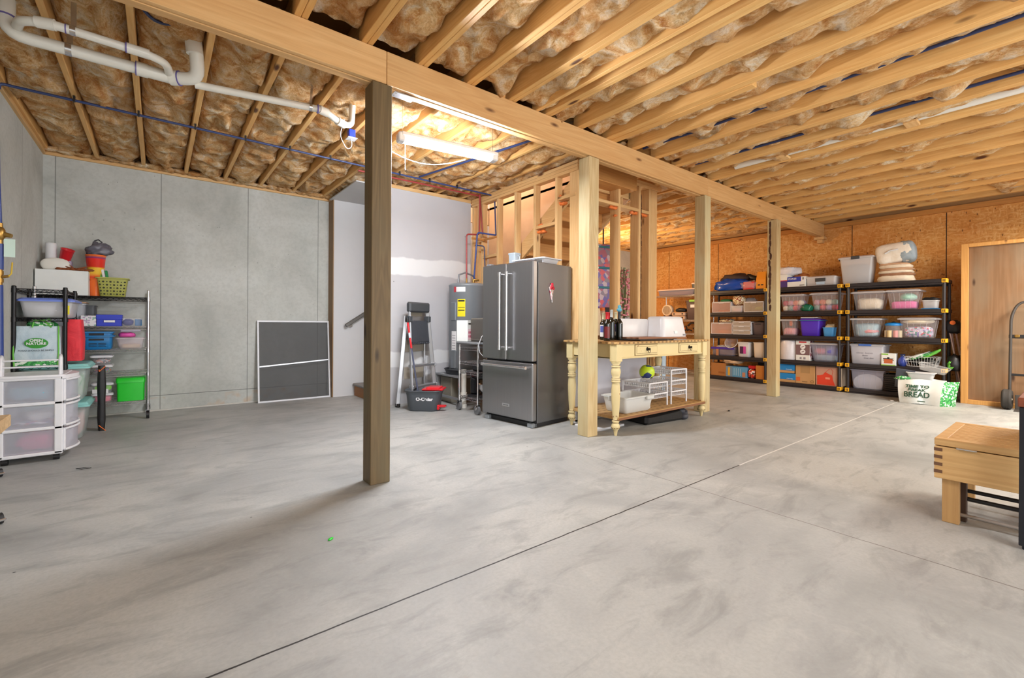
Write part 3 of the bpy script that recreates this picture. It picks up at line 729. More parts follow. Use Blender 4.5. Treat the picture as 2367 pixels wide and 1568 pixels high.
# ================================================================= BLACK SHELVING (right)
LV = [.078, .486, .923, 1.36, 1.80]
def shelving(y_hi, y_lo, label):
    t = thing('plastic_shelving', label, 'shelving', (8.95, (y_hi+y_lo)/2, 0), 0, 'black five-tier plastic shelving units')
    w = (y_hi-y_lo)/2
    for z in LV:
        m = MB(); m.box(0, -w, z-.055, .455, w, z, .006); m.box(.004, -w+.04, z-.085, .03, w-.04, z-.05, .01); m.box(.43, -w+.04, z-.085, .45, w-.04, z-.05, .01)
        for i in range(7): m.box(.03, -w+.1+i*(2*w-.2)/6-.004, z-.075, .43, -w+.1+i*(2*w-.2)/6+.004, z-.05)
        m.build('shelf', M_SHELF, t)
        for s in (-1, 1):
            m = MB(); m.box(-.006, s*(w-.055), z-.056, .02, s*(w+.003), z+.003, .004)
            m.box(.02, s*(w-.004), z-.056, .12, s*(w+.004), z+.003, .003)
            cl = m.build('corner_clip', M_YEL, t, label='yellow corner clip')
            m = MB(); 
            for q in (.018, .036): m.box(-.0075, s*(w-q)-.004, z-.045, -.006, s*(w-q)+.004, z-.01)
            m.build('clip_slot', M_INK, cl)
    for i, (za, zb) in enumerate([(0, .023)]+[(LV[j], LV[j+1]-.055) for j in range(4)]):
        for s in (-1, 1):
            for x in (.028, .425):
                m = MB(); m.cyl((x, s*(w-.03), za), (x, s*(w-.03), zb), .021, n=12); m.build('post', M_SHELF, t)
    return t
shelving(4.83, 3.668, 'black plastic shelving unit farthest from the leaning plywood panel, holding the blue tarp bag')
shelving(3.630, 2.500, 'black plastic shelving unit in the middle, holding the purple tub')
shelving(2.440, 1.225, 'black plastic shelving unit nearest the leaning plywood panel, holding the rolled blankets on top')

# ---- unit nearest the panel
a, w, h = S(1936, 2020, 592, LV[4], .34)
t = tub('storage_bin', 'large clear bin with charcoal latches on top of the right shelving', 'bin', a, w, .34, h, C_CLOUD, RZ, lid=C_LID, handles=M_DKGREY, ribs=False)
m = MB(); m.box(-.06, -.178, h-.05, .06, -.165, h+.004, .006); m.build('latch', M_DKGREY, t)
contents('folded_clothes', 'grey-blue cloth seen through the big bin on top of the right shelving', 'clothes', (a[0], a[1], a[2]+.006), w*.68, .24, h*.72, mat('slate_cloth', '#5d6478', .9), RZ, 3, .06)
a, w, h = S(2024, 2108, 604, LV[4], .36, 9.02)
bx = (a[0], a[1], LV[4])
t = thing('blanket_bundle', 'striped cream and tan blankets folded in a soft pile on the right shelving', 'blankets', bx, RZ)
cz = 0
for i, (mt, hh, ww, dx) in enumerate(((fabric('cream_cloth', '#d9c8ae', '#efe3cf'), .10, 1.0, 0), (fabric('brown_stripe', '#8a5f45', '#a87c5c'), .045, .97, .01), (fabric('cream_cloth', '', ''), .05, .95, -.005), (fabric('tan_stripe', '#b98f6d', '#cfa887'), .035, .96, .01), (fabric('cream_cloth', '', ''), .055, .9, 0), (fabric('tan_stripe', '', ''), .03, .84, -.02))):
    m = MB(); m.blob((dx, 0, cz+hh/2), (w*.5*ww, .17, hh*.66), .10, i+3, 1.5, 26, 3.4, m=10); m.build('blanket', mt, t); cz += hh*.93
H1 = cz
m = MB(); m.m = Matrix.Translation((-.01, 0, H1+.165)) @ Euler((0, -.10, .1)).to_matrix().to_4x4()
m.blob((0, 0, 0), (w*.54, .19, .16), .10, 9, 1.4, 28, 4.2, m=14); m.m = None
q = solo(m, 'bedding_bag', fabric('quilt_cream', '#dccdb8', '#f3ebdf'), 'bulging clear-fronted bag of cream bedding on top of the striped blankets', 'bag', bx, RZ)
m = MB(); m.m = Matrix.Translation((-.01, 0, H1+.165)) @ Euler((0, -.10, .1)).to_matrix().to_4x4()
m.blob((w*.30, 0, .0), (w*.27, .197, .167), .10, 12, 1.4, 24, 3.2, m=14)
m.build('grey_mesh_side', fabric('grey_mesh', '#8a98a2', '#a9b4ba'), q, label='blue-grey mesh end')
m = MB(); m.m = Matrix.Translation((-.01, 0, H1+.165)) @ Euler((0, -.10, .1)).to_matrix().to_4x4()
m.tube([(-w*.25, -.195, .0), (-w*.1, -.215, .03), (w*.12, -.215, .035)], .012, 8); m.build('carry_handle', M_WHITE2, q)

def latchbin(pl, pr_, pt, lv, label, cl=None, cmat=None, clabel=None, ch=.5, seed=1, xf=8.99, depth=.40, cname='folded_clothes', ccat='clothes', extra=(), body=None):
    a, w, h = S(pl, pr_, pt, lv, depth, xf)
    t = tub('storage_bin', label, 'bin', a, w, depth, h, body or C_CLEAR, RZ, lid=C_LID, rim=.025)
    if cmat: contents(cname, clabel, ccat, (a[0], a[1], a[2]+.006), w*.70, depth*.7, h*ch, cmat, RZ, seed, .10)
    for (nm, lb, ct, fx, fz, r, mt) in extra:
        m = MB(); m.blob((0, 0, 0), r, .12, int(fx*10)+5, 2, 16, 2.2, m=10)
        solo(m, nm, mt, lb, ct, (a[0]-.06, a[1]-fx*w, lv+fz*h), RZ)
    return a, w, h
F_CREAM = fabric('cream_cloth', '', ''); F_PINK = fabric('pink_cloth', '#e2559c', '#f07ab8'); F_MINT = fabric('mint_cloth', '#8fc4b2', '#b5dccd')
F_LILAC = printed('floral_cloth', '#cfc2dc', ['#d94f6a', '#8f7fc0', '#efe9f2', '#4a8f86'], 45, .6); F_BLUEY = fabric('pale_blue_cloth', '#8fb7c8', '#c3d6de')
F_ROSE = fabric('rose_cloth', '#e08a94', '#f2b7b9'); F_GREYC = fabric('grey_cloth', '#7b7f92', '#9a9db0')
latchbin(1965, 2046, 673, LV[3], 'clear latched bin of cream cloth on the upper shelf, right unit', cmat=F_CREAM, clabel='cream folded cloth inside the left bin on the upper shelf, right unit', ch=.62, seed=2)
latchbin(2044, 2128, 669, LV[3], 'clear latched bin with pink cloth on the upper shelf, right unit', cmat=F_PINK, clabel='bright pink cloth inside the middle bin on the upper shelf, right unit', ch=.42, seed=3, extra=(('bunched_cloth', 'mint green cloth above the pink cloth in the clear bin', 'cloth', .12, .62, (.10, .12, .06), F_MINT),))
a, w, h = S(2130, 2166, 694, LV[3]+.015, .25, 9.04)
t = tub('food_container', 'small clear upturned tub on a blue lid beside the pink cloth bin', 'container', (a[0], a[1], LV[3]+.016), w*1.05, .22, h, C_CLOUD, RZ, taper=.9, rim=.006, ribs=False)
m = MB(); m.box(-w*.55, -.12, -.015, w*.55, .12, 0, .004); m.build('lid', M_TBLUE, t, label='turquoise lid')
m = MB(); m.blob((0, 0, 0), (.10, .09, .025), .5, 4, 2, 14, 2, m=8); solo(m, 'black_cloth', M_BLACK, 'crumpled black cloth on the small upturned tub', 'cloth', (a[0], a[1], LV[3]+.016+h+.02), RZ)
latchbin(1961, 2038, 735, LV[2], 'clear latched bin of pale blue and pink cloth, middle shelf of the right unit', cmat=F_BLUEY, clabel='pale blue cloth bunched in the left bin of the middle shelf, right unit', ch=.7, seed=5, extra=(('bunched_cloth', 'rosy knitted cloth low in the bin of pale blue cloth', 'cloth', .1, .3, (.11, .10, .05), F_ROSE),))
a, w, h = S(2041, 2082, 745, LV[2], .24, 9.0)
t = thing('snack_jar', 'round clear jar with a blue lid between two latched bins', 'jar', (a[0], a[1], LV[2]), RZ)
m = MB(); m.lathe([(w*.42, 0), (w*.46, .01), (w*.47, h*.8)], n=28, cap=False); m.build('body', C_CLEAR, t)
m = MB(); m.lathe([(w*.49, h*.78), (w*.52, h*.84), (w*.5, h*.9), (w*.36, h*.96), (0.01, h*.98)], n=28); m.build('lid', mat('sky_blue_lid', '#2a8fe0', .35), t, label='blue lid')
m = MB(); m.blob((0, 0, h*.97), (.03, .02, .02), .3, 2, 2, 12, 2, m=8); m.build('lid_handle', M_INK, t)
for i in range(7):
    an = i*PI*2/7; m = MB(); m.cyl((0, 0, 0), (0, 0, h*.44), .032, n=12)
    solo(m, 'snack_tube', mat('snack%d' % (i % 3), ['#e6cf9c', '#d99a96', '#efe0c0'][i % 3], .6), 'pale snack container standing inside the blue-lidded jar', 'container', (a[0]+.09*math.cos(an)*.9, a[1]+.09*math.sin(an)*.9, LV[2]+.006), 0, 'tubes inside the blue-lidded jar')
latchbin(2073, 2166, 734, LV[2], 'clear latched bin with floral cloth and cream towel, middle shelf of the right unit', cmat=F_LILAC, clabel='floral printed cloth in the right bin of the middle shelf, right unit', ch=.55, seed=7, extra=(('folded_towel', 'cream towel on top of the floral cloth', 'towel', -.0, .80, (.19, .13, .04), F_CREAM),))
a, w, h = S(1961, 2045, 795, LV[1], .42)
t = tub('storage_bin', 'frosted white bin with a blue handle and scribbles, lower shelf of the right unit', 'bin', a, w, .42, h, mat('frosted_plastic', '#c9c9d2', .45), RZ, taper=.9, lid=C_LID, rim=.014, ribs=False)
m = MB(); m.box(-.10, -.222, h-.036, .07, -.205, h-.006, .005); m.build('handle', mat('blue_handle', '#4a78d0', .4), t, label='blue handle')
for i, (tx, x, z) in enumerate((('Winter hats', -.04, .66), ('Gloves  Scarves', -.03, .54), ('Snow', -.02, .42), ('Gear box', .03, .30))):
    text('handwriting', tx, .034, (x*w*2, -.42*.5*.94+.012-.012*i*.2, h*z), (PI/2+.05, 0, 0), mat('marker_grey', '#6e6e7c', .7), t, .0004, shear=.3)
a, w, h = S(2037, 2070, 817, LV[1], .13, 9.0)
t = carton('crock_pot_box', 'small white carton picturing a copper pot, beside the frosted bin', 'box', a, w, .13, h, mat('white_card', '#eceeea', .6), RZ)
plate(t, 'green_band', -w*.48, h*.86, 0, h*.97, -.0652, mat('lime_print', '#8fc94a', .6)); plate(t, 'green_band', -w*.5, 0, w*.5, h*.07, -.0652, mat('lime_print', '#8fc94a', .6))
m = MB(); m.cyl((0, -.0655, h*.42), (0, -.0655-.0001, h*.42), .001); 
plate(t, 'printed_pot', -w*.30, h*.18, w*.30, h*.52, -.0652, mat('copper_print', '#c8683c', .5)); plate(t, 'printed_lid', -w*.36, h*.52, w*.36, h*.58, -.0652, M_INK); plate(t, 'printed_lid', -w*.08, h*.58, w*.08, h*.68, -.0652, M_INK); plate(t, 'printed_handles', -w*.38, h*.40, w*.38, h*.45, -.0650, M_INK)
a, w, h = S(2074, 2094, 820, LV[1], .14, 9.0)
t = thing('blue_jug', 'small round blue bottle between the carton and wire basket', 'bottle', (9.07, a[1], LV[1]), RZ)
m = MB(); m.lathe([(w*.3, 0), (w*.5, h*.15), (w*.55, h*.38), (w*.48, h*.6), (w*.25, h*.78), (w*.2, h*.86), (w*.26, h*.9), (w*.2, h)], n=24); m.build('body', mat('indigo_gloss', '#3c4fa8', .3), t)
m = MB(); m.lathe([(w*.3, h*.84), (w*.3, h*1.02), (.01, h*1.03)], n=20); m.build('cap', M_NAVYP, t)
# wire basket with bags
a, w, h = S(2090, 2166, 826, LV[1], .34)
t = thing('wire_basket', 'white wire basket heaped with shopping bags, lower shelf of the right unit', 'basket', a, RZ)
m = MB()
for z, q in ((.01, .84), (h*.5, .92), (h, 1.0)):
    m.tube(rrect(w*q, .34*q, .03, z), .0035, 6, closed=True)
for i in range(12):
    u = -1+2*i/11
    for s in (-1, 1): m.tube([(u*w*.42, s*.17*.84, .01), (u*w*.49, s*.17, h)], .0022, 5)
for i in range(7):
    u = -1+2*i/6
    for s in (-1, 1): m.tube([(s*w*.42, u*.14, .01), (s*w*.5, u*.165, h)], .0022, 5)
for i in range(10): m.tube([(-w*.42+w*.84*i/9, -.14, .01), (-w*.42+w*.84*i/9, .14, .01)], .0022, 5)
m.build('wire_frame', mat('white_wire', '#dcdcdc', .35), t)
M_BAGW = mat('white_bag', '#e8ece8', .5); M_BAGG = printed('green_petal_print', '#2f8a44', ['#e9f2e4', '#54b85c', '#2f8a44'], 60, .7)
for i, (x, z, an, mt, lb) in enumerate(((-.10, .14, .45, M_BAGW, 'folded white shopping bag sliding out of the wire basket'), (.0, .17, .42, M_BAGG, 'green patterned shopping bag in the wire basket'), (.10, .20, .6, mat('lime_bag', '#6cc247', .5), 'lime green bag on the right side of the wire basket'))):
    m = MB(); m.m = Euler((.0, -an, .1*i)).to_matrix().to_4x4(); m.blob((0, 0, 0), (.19-.03*i, .11, .022), .35, i+2, 2.5, 20, 3, m=8); m.m = None
    solo(m, 'shopping_bag', mt, lb, 'bag', (a[0]-.03, a[1]-x, LV[1]+z), RZ)
m = MB(); m.blob((0, 0, 0), (.17, .10, .06), .3, 6, 2, 16, 3, m=8); solo(m, 'black_bag', M_BLACK, 'black folded bag lying low in the wire basket', 'bag', (a[0], a[1], LV[1]+.085), RZ)
a, w, h = S(1962, 2046, 856, LV[0], .42)
t = tub('storage_bin', 'clear bin with a white oval sheet inside, bottom shelf of the right unit', 'bin', a, w, .42, h, clearp('lilac_plastic', '#cfcfe4', .42), RZ, taper=.88, rim=.02)
m = MB(); m.m = Matrix.Rotation(PI/2, 4, 'X'); m.lathe([(h*.98, 0), (h*.98, .01)], n=32); m.m = None
m2 = MB(); pts = [(h*.62*math.cos(t_), max(-h*.30, h*.46*math.sin(t_))) for t_ in [2*PI*i/32 for i in range(32)]]; m2.prism([(x, z) for x, z in pts], 1, 0, .012)
solo(m2, 'foam_sheet', M_WHITE2, 'white curved foam sheet standing inside the clear bottom bin', 'sheet', (a[0]-.13, a[1]+.0, LV[0]+.006+h*.30), RZ)
a, w, h = S(2040, 2085, 866, LV[0], .35)
t = tub('wicker_basket', 'dark woven basket beside the clear bin on the bottom shelf of the right unit', 'basket', a, w, .3, h, mat('dark_weave', '#1f1b1b', .7, bump=1.0, bscale=45), RZ, taper=.9, rim=.006, ribs=False)
m = MB()
for z in [h*.12*i+.02 for i in range(8)]:
    q = .9+.1*z/h; m.tube(rrect(w*q, .3*q, .03, z), .006, 6, closed=True)
m.build('woven_band', mat('dark_weave_band', '#3a3230', .6), t)
# grey lid leaning, white tub and reusable bag on the floor
m = MB(); m.m = Euler((.25, .12, 0)).to_matrix().to_4x4(); m.box(-.11, -.006, 0, .11, .006, .30, .005); m.m = None
a0 = on(2090, 880, 0, 8.86)
solo(m, 'bin_lid', mat('slate_lid', '#5b606c', .45), 'dark grey bin lid sticking up behind the white reusable bag', 'lid', (8.84, a0.y, .17), RZ)
a0 = on(2130, 856, 0, 8.82)
t = tub('paper_bowl_tub', 'white oblong tub resting in the mouth of the reusable bag', 'tub', (8.80, a0.y, .31), .32, .2, .12, M_WHITE2, RZ, taper=.8, rim=.01, ribs=False)
a0 = on(2150, 840, 0, 8.80)
t = tub('deli_box', 'thin clear plastic box tilted above the reusable bag', 'box', (8.80, a0.y-.03, .45), .34, .2, .09, clearp('clear_thin', '#eeeeee', .22), RZ, taper=.85, rim=.006, ribs=False)
t.rotation_euler = (0.1, .25, RZ)
# reusable bag TIME TO BREAK BREAD
bag = thing('shopping_bag', 'white reusable bag printed TIME TO BREAK BREAD with green leafy side, on the floor', 'bag', (8.50, 1.44, 0), -PI/2-.0)
W_, Hh, D_ = .50, .335, .24
fx = lambda u: u
def bagpt(u, v): # front panel u in -.5..5, v 0..1
    return Vector((u*W_+.035*(1-v)*0-.05*(1-v)*(-1 if u < 0 else 1)*0+(-.03*(1-v) if u > 0 else .04*(1-v)) , -.03-.05*math.sin(PI*min(1, v*1.0))+.10*v+.02*math.sin(u*9), v*Hh*(1+.05*u)+.01*math.cos(u*6)))
m = MB(); n1, n2 = 14, 10
vs = [bagpt(-.5+i/n1, j/n2) for j in range(n2+1) for i in range(n1+1)]
fs = [(j*(n1+1)+i, j*(n1+1)+i+1, (j+1)*(n1+1)+i+1, (j+1)*(n1+1)+i) for j in range(n2) for i in range(n1)]
m.add(vs, fs, True)
vb = [p+Vector((0, D_*(.9), 0)) for p in vs]; m.add(vb, [f[::-1] for f in fs], True)
e = [bagpt(-.5, j/n2) for j in range(n2+1)]; e2 = [p+Vector((0, D_*.9, 0)) for p in e]
m.add(e+e2, [(j, j+1, n2+1+j+1, n2+1+j) for j in range(n2)], True)
e = [bagpt(-.5+i/n1, 0) for i in range(n1+1)]; e2 = [p+Vector((0, D_*.9, 0)) for p in e]
m.add(e+e2, [(i, n1+1+i, n1+1+i+1, i+1) for i in range(n1)], True)
m.build('front_fabric', M_BAGW, bag)
m = MB(); e = [bagpt(.5, j/n2) for j in range(n2+1)]; e2 = [p+Vector((.13-.06*j/n2*0+.0, D_*.9, .0)) for j, p in enumerate(e)]
em = [p.lerp(q, .5)+Vector((.04, 0, 0)) for p, q in zip(e, e2)]
for A, B in ((e, em), (em, e2)): m.add(A+B, [(j, n2+1+j, n2+1+j+1, j+1) for j in range(n2)], True)
m.build('green_gusset', M_BAGG, bag, label='green gusset with white petal pattern')
cvf = lambda x, y: 0
for body, sz, z, sx in (('TIME TO', .052, .245, 1.25), ('BREAK', .046, .198, 1.3), ('BREAD', .105, .130, .85)):
    yy = -.03-.05*math.sin(PI*z/Hh)+.10*z/Hh
    text('slogan', body, sz, (-.02, 0, z), (PI/2, 0, 0), M_INKG, bag, .0008, sx=sx, bold=.0022, curve=lambda x, y, z=z, sx=sx: -(bagpt((x*sx-.02)/W_, min(1, max(0, (z+y)/Hh))).y)+.017)
text('slogan', 'Thermos', .022, (-.02, -.052, .045), (PI/2, 0, 0), M_INKG, bag, .001) if False else None
plate(bag, 'maker_line', -.09, .038, .07, .050, -.049, mat('inkg_light', '#3c5a48', .6))
m = MB(); m.m = Matrix.Translation((-.2, .12, .34)); m.blob((0, 0, 0), (.09, .05, .03), .4, 3, 2, 14, 2.2, m=8); m.m = None; m.build('rolled_edge', M_BAGG, bag)
m = MB(); m.box(0, 0, 0, .07, .04, .006, .002); solo(m, 'paper_scrap', M_LABEL, 'scrap of white paper on the floor left of the reusable bag', 'paper', (8.52, 1.72, .0005), .4)

# ---- middle unit
a, w, h = S(1790, 1820, 636, LV[4], .3)
t = carton('paper_box', 'white and red carton partly hidden by the far post, on top of the middle unit', 'box', a, w, .3, h, mat('white_card', '', ''), RZ)
plate(t, 'red_band', -w/2, 0, w/2, h*.5, -.1502, mat('purple_print', '#4a2f7a', .6)); plate(t, 'red_band', -w/2, h*.5, w/2, h*.56, -.1504, M_RED)
a, w, h = S(1820, 1862, 640, LV[4], .24)
t = carton('paper_box', 'blue and white copy-paper carton on top of the middle unit', 'box', a, w, .24, h, mat('white_card', '', ''), RZ)
plate(t, 'blue_print', -w/2, h*.52, w*.26, h, -.1202, mat('royal_print', '#2b39a8', .5)); plate(t, 'label_square', w*.26, h*.58, w/2, h, -.1202, M_LABEL)
text('brand_text', 'STAPLES', h*.22, (-w*.22, -.1222, h*.80), (PI/2, 0, 0), M_WHITE2, t, .0005, sx=.9, bold=.001)
text('brand_text', '8', h*.36, (w*.37, -.1222, h*.78), (PI/2, 0, 0), M_INK, t, .0005); plate(t, 'small_print', w*.18, h*.12, w*.44, h*.18, -.1212, M_INK)
a, w, h = S(1862, 1932, 638, LV[4], .3)
t = tub('latched_case', 'low clear case with a grey latch label on top of the middle unit', 'case', a, w, .3, h, C_CLOUD, RZ, taper=.96, rim=.006, lid=C_LID, ribs=False)
plate(t, 'latch', -w*.17, h*.42, w*.17, h*.78, -.152, M_DKGREY); plate(t, 'label', -w*.14, h*.12, w*.14, h*.40, -.152, mat('pale_blue_label', '#b8cfe4', .6))
m = MB(); m.blob((0, 0, 0), (.22, .16, .09), .35, 8, 2, 22, 2.4, m=10, flat=.08); solo(m, 'white_pillow', fabric('white_cloth', '#d4d4de', '#efeff4'), 'white cushion lying on the cartons beside the far post', 'cushion', (9.25, on(1818, 622, 0, 9.2).y, LV[4]+.30), RZ)
m = MB(); m.blob((0, 0, 0), (.13, .12, .13), .4, 18, 2, 20, 2.2, m=10, flat=.12); solo(m, 'brown_plush', fabric('brown_plush_cloth', '#a8602a', '#c07a40'), 'brown soft shape behind the copy-paper carton', 'plush', (9.30, on(1855, 640, 0, 9.3).y, LV[4]+.13), RZ)
YARN = [('#e8656e', 'coral'), ('#f0e2cf', 'cream'), ('#d9a0b4', 'dusty pink'), ('#b9a4cf', 'lilac'), ('#9fb8b0', 'sage'), ('#e9896a', 'peach'), ('#c23c50', 'crimson')]
def yarnbin(pl, pr_, pt, lv, label, where, seed, depth=.38, cols=YARN):
    a, w, h = S(pl, pr_, pt, lv, depth, 8.99)
    tub('storage_bin', label, 'bin', a, w, depth, h, C_CLEAR, RZ, lid=C_LID, rim=.022)
    rnd = random.Random(seed); R = .052
    k = 0
    for j in range(2):
        for i in range(4):
            for q in range(2):
                c, nm = cols[(i*3+j*5+q*2+seed) % len(cols)]
                x = -w*.30+i*w*.20; y = -depth*.20+q*.11; z = R+.008+j*.095
                m = MB(); m.blob((0, 0, 0), (min(R, w*.1), R, R*.94), .12, k+seed, 3, 14, 2.1, m=9)
                solo(m, 'yarn_ball', fabric('yarn_'+nm.replace(' ', '_'), c, c, .9, 60, .6), '%s ball of yarn inside the %s' % (nm, where), 'yarn', (a[0]+y, a[1]-x, lv+z), 0, 'yarn balls in the %s' % where); k += 1
yarnbin(1800, 1858, 680, LV[3], 'clear bin of yarn partly behind the far post', 'left yarn bin', 1)
yarnbin(1870, 1940, 676, LV[3], 'clear latched bin of pink and cream yarn with a white tag', 'right yarn bin', 4)
a0 = on(1865, 712, 0, 9.02)
m = MB(); m.blob((0, 0, 0), (.09, .09, .07), .4, 5, 2.5, 18, 2.2, m=10, flat=.05); solo(m, 'green_bag', mat('green_gloss', '#1f6e54', .3), 'dark green glossy bundle between the two yarn bins', 'bag', (9.06, a0.y, LV[3]+.052), RZ)
a, w, h = latchbin(1800, 1842, 738, LV[2], 'clear bin of pink fabric beside the far post', cmat=F_ROSE, clabel='salmon pink fabric in the bin beside the far post', ch=.45, seed=9, extra=(('craft_jar', 'small orange craft jar above the salmon fabric', 'jar', .02, .75, (.03, .03, .05), M_ORANGE),))
a, w, h = S(1846, 1896, 737, LV[2], .36)
PU = mat('purple_tub_plastic', '#5a38c8', .35)
t = tub('storage_tub', 'bright purple tub with a teal rim in the middle unit', 'tub', a, w, .36, h*.92, PU, RZ, taper=.86, rim=.012, ribs=False)
m = MB(); m.loft([rrect(w, .36, .03, h*.88), rrect(w*1.02, .37, .03, h*.92), rrect(w*.97, .35, .03, h*.94), rrect(w*.9, .33, .03, h*.99)], False, True, False); m.build('lid', mat('violet_lid', '#6a3fc0', .3), t, label='violet lid')
m = MB(); m.tube(rrect(w*1.02, .372, .03, h*.90), .006, 6, closed=True); m.build('rim_band', mat('teal_band', '#3f9aa8', .4), t, label='teal rim')
for i, (mt, lb) in enumerate(((M_LABEL, 'cream booklet lying on the purple tub'), (mat('navy_book', '#2c2c88', .5), 'dark blue folder on the purple tub under the cream booklet'))):
    m = MB(); m.box(-.13, -.15, 0, .13-.05*i, .10, .012, .002); solo(m, 'booklet', mt, lb, 'book', (9.16, a[1]+.02, LV[2]+h*.99+.001+.0135*(1-i)), RZ+.1)
a, w, h = S(1900, 1928, 757, LV[2], .18)
t = tub('small_bin', 'small light-blue basket of notepads right of the purple tub', 'basket', a, w, .18, h, mat('light_blue_plastic', '#4f9ede', .4), RZ, taper=.85, rim=.004, ribs=False)
for i in range(3):
    m = MB(); m.box(-w*.3, -.005, 0, w*.3, .005, h*1.05+.02*i, .001); solo(m, 'notepad', mat('kraft_note', '#d8c9a6', .8), ['nearest', 'middle', 'rearmost'][i]+' notepad standing in the small light-blue basket', 'notepad', (a[0]-.05+.045*i, a[1], LV[2]+.006), RZ, 'notepads in the light-blue basket')
# lower shelf
a0 = on(1822, 838, 0, 9.05); h = on(1822, 787, 0, 9.0).z-LV[1]
t = thing('paper_roll', 'tall white roll of plastic beside the far post, lower shelf of the middle unit', 'roll', (9.12, a0.y, LV[1]), 0)
m = MB(); m.lathe([(.04, 0), (.145, 0), (.148, .004), (.148, h-.004), (.145, h), (.04, h)], n=36)
m.build('roll', mat('milky_roll', '#e6e2e6', .3), t)
m = MB()
for i in range(9): m.tube([(.149*math.cos(q*PI/18), .149*math.sin(q*PI/18), .03+i*h/9.6) for q in range(36)], .0015, 4, closed=True)
m.build('bubble_rows', M_WHITE, t)
a, w, h = S(1840, 1872, 785, LV[1], .22)
t = carton('appliance_box', 'white and brown printed carton with two round icons, middle unit', 'box', a, w, .22, h, mat('white_card', '', ''), RZ)
plate(t, 'brown_print', -w/2, h*.26, w/2, h*.75, -.1102, mat('mauve_print', '#7c5f60', .6))
for z in (.65, .42):
    m = MB(); m.cyl((0, -.1118, h*z), (0, -.1108, h*z), w*.19, n=20); m.build('round_icon', M_LABEL, t)
    m = MB(); m.beam((-w*.09, -.1125, h*z-.01), (w*.09, -.1125, h*z+.01), .001, .012); m.build('icon_mark', mat('mauve_print', '', ''), t)
text('brand_text', 'Tiger', h*.13, (0, -.1112, h*.88), (PI/2, 0, 0), M_RED, t, .0005) if False else plate(t, 'red_heading', -w*.28, h*.84, w*.26, h*.90, -.1102, M_RED)
plate(t, 'small_print', -w*.22, h*.06, -w*.08, h*.16, -.1102, mat('grey_print', '#9a969c', .6)); plate(t, 'small_print', w*.04, h*.06, w*.2, h*.16, -.1102, mat('grey_print', '', ''))
m = MB(); m.box(w/2, -.1, h*.05, w/2+.0012, .1, h*.95); m.build('side_print', printed('berry_print', '#d9cdd2', ['#7a2f3e', '#8f7b80', '#b79aa0'], 22, .55), t)
latchbin(1868, 1940, 793, LV[1], 'clear latched bin with a pink bowl inside, lower shelf of the middle unit', cmat=F_BLUEY, clabel='pale cloth in the bin with the pink bowl', ch=.35, seed=11, body=clearp('lilac_plastic', '', .42), extra=(('pink_bowl', 'salmon pink bowl seen through the clear bin wall', 'bowl', -.16, .55, (.10, .10, .06), mat('salmon', '#f07a86', .4)), ('violet_cloth', 'violet cloth at the right of the bin with the pink bowl', 'cloth', .18, .55, (.09, .11, .09), mat('violet_soft', '#7e7fd0', .8))))
# bottom shelf
for i, (pt, lv, lb) in enumerate(((845, LV[0]+.165, 'upper blue shoe box on the bottom shelf of the middle unit'), (868, LV[0], 'lower blue shoe box on the bottom shelf of the middle unit'))):
    a, w, h = S(1802, 1836+2*i, pt, lv, .3)
    h = .155
    t = carton('shoe_box', lb, 'box', (a[0], a[1], lv), w, .3, h, M_CARD, RZ, group='blue shoe boxes')
    m = MB(); m.box(-w/2-.004, -.154, h*.30, w/2+.004, .154, h+.003, .003); m.build('lid', mat('azure_card', '#1f86cc', .5), t, label='blue lid')
    text('brand_text', 'Columbia', .026, (w*.16, -.1552, h*.42), (PI/2, 0, 0), M_LABEL, t, .0005)
a, w, h = S(1839, 1884, 843, LV[0], .34)
t = carton('moving_box', 'plain kraft carton with orange stamp, bottom shelf of the middle unit', 'box', a, w, .34, h, M_CARD, RZ, tape=mat('tan_tape', '#b88a52', .4))
plate(t, 'stamp', -w*.46, h*.12, -w*.26, h*.32, -.1702, mat('stamp_orange', '#d96a30', .7)); plate(t, 'print_block', -w*.24, h*.55, w*.24, h*.95, -.1702, mat('kraft_print', '#b08a5a', .8)); plate(t, 'print_line', -w*.15, h*.08, w*.12, h*.12, -.1702, mat('kraft_dark', '#8a6a40', .8))
m = MB(); m.m = Matrix.Translation((w*.36, -.1712, h*.13)) @ Matrix.Rotation(PI/2, 4, 'X'); m.tube([(.022*math.cos(q*PI/8), .022*math.sin(q*PI/8), 0) for q in range(16)], .003, 6, closed=True); m.build('recycle_ring', mat('kraft_dark', '', ''), t)
a, w, h = S(1886, 1936, 846, LV[0], .34)
t = carton('moving_box', 'pinkish carton printed with a red-orange apron, bottom shelf of the middle unit', 'box', a, w, .34, h, mat('pink_card', '#c99a84', .8), RZ)
ap = [(-w*.44, h*.03), (w*.40, h*.03), (w*.30, h*.30), (w*.27, h*.52), (w*.06, h*.62), (-w*.06, h*.68), (-w*.16, h*.55), (-w*.3, h*.5), (-w*.44, h*.49)]
m = MB(); m.prism(ap, 1, -.1716, -.1702); m.build('apron_print', mat('apron_red', '#e2452a', .6), t, label='red-orange apron print')
m = MB(); m.tube([(-w*.05, -.172, h*.66), (w*.08, -.172, h*.80), (w*.2, -.172, h*.86), (w*.3, -.172, h*.74), (w*.25, -.172, h*.52)], .0025, 5); m.build('apron_strap_print', mat('apron_red', '', ''), t)
text('brand_text', 'HELLO', .03, (w*.06, -.1725, h*.38), (PI/2, .12, 0), mat('pink_ink', '#f09a80', .6), t, .0005) if False else plate(t, 'apron_patch', -w*.05, h*.32, w*.16, h*.42, -.1720, mat('pink_ink', '#f09a80', .6))
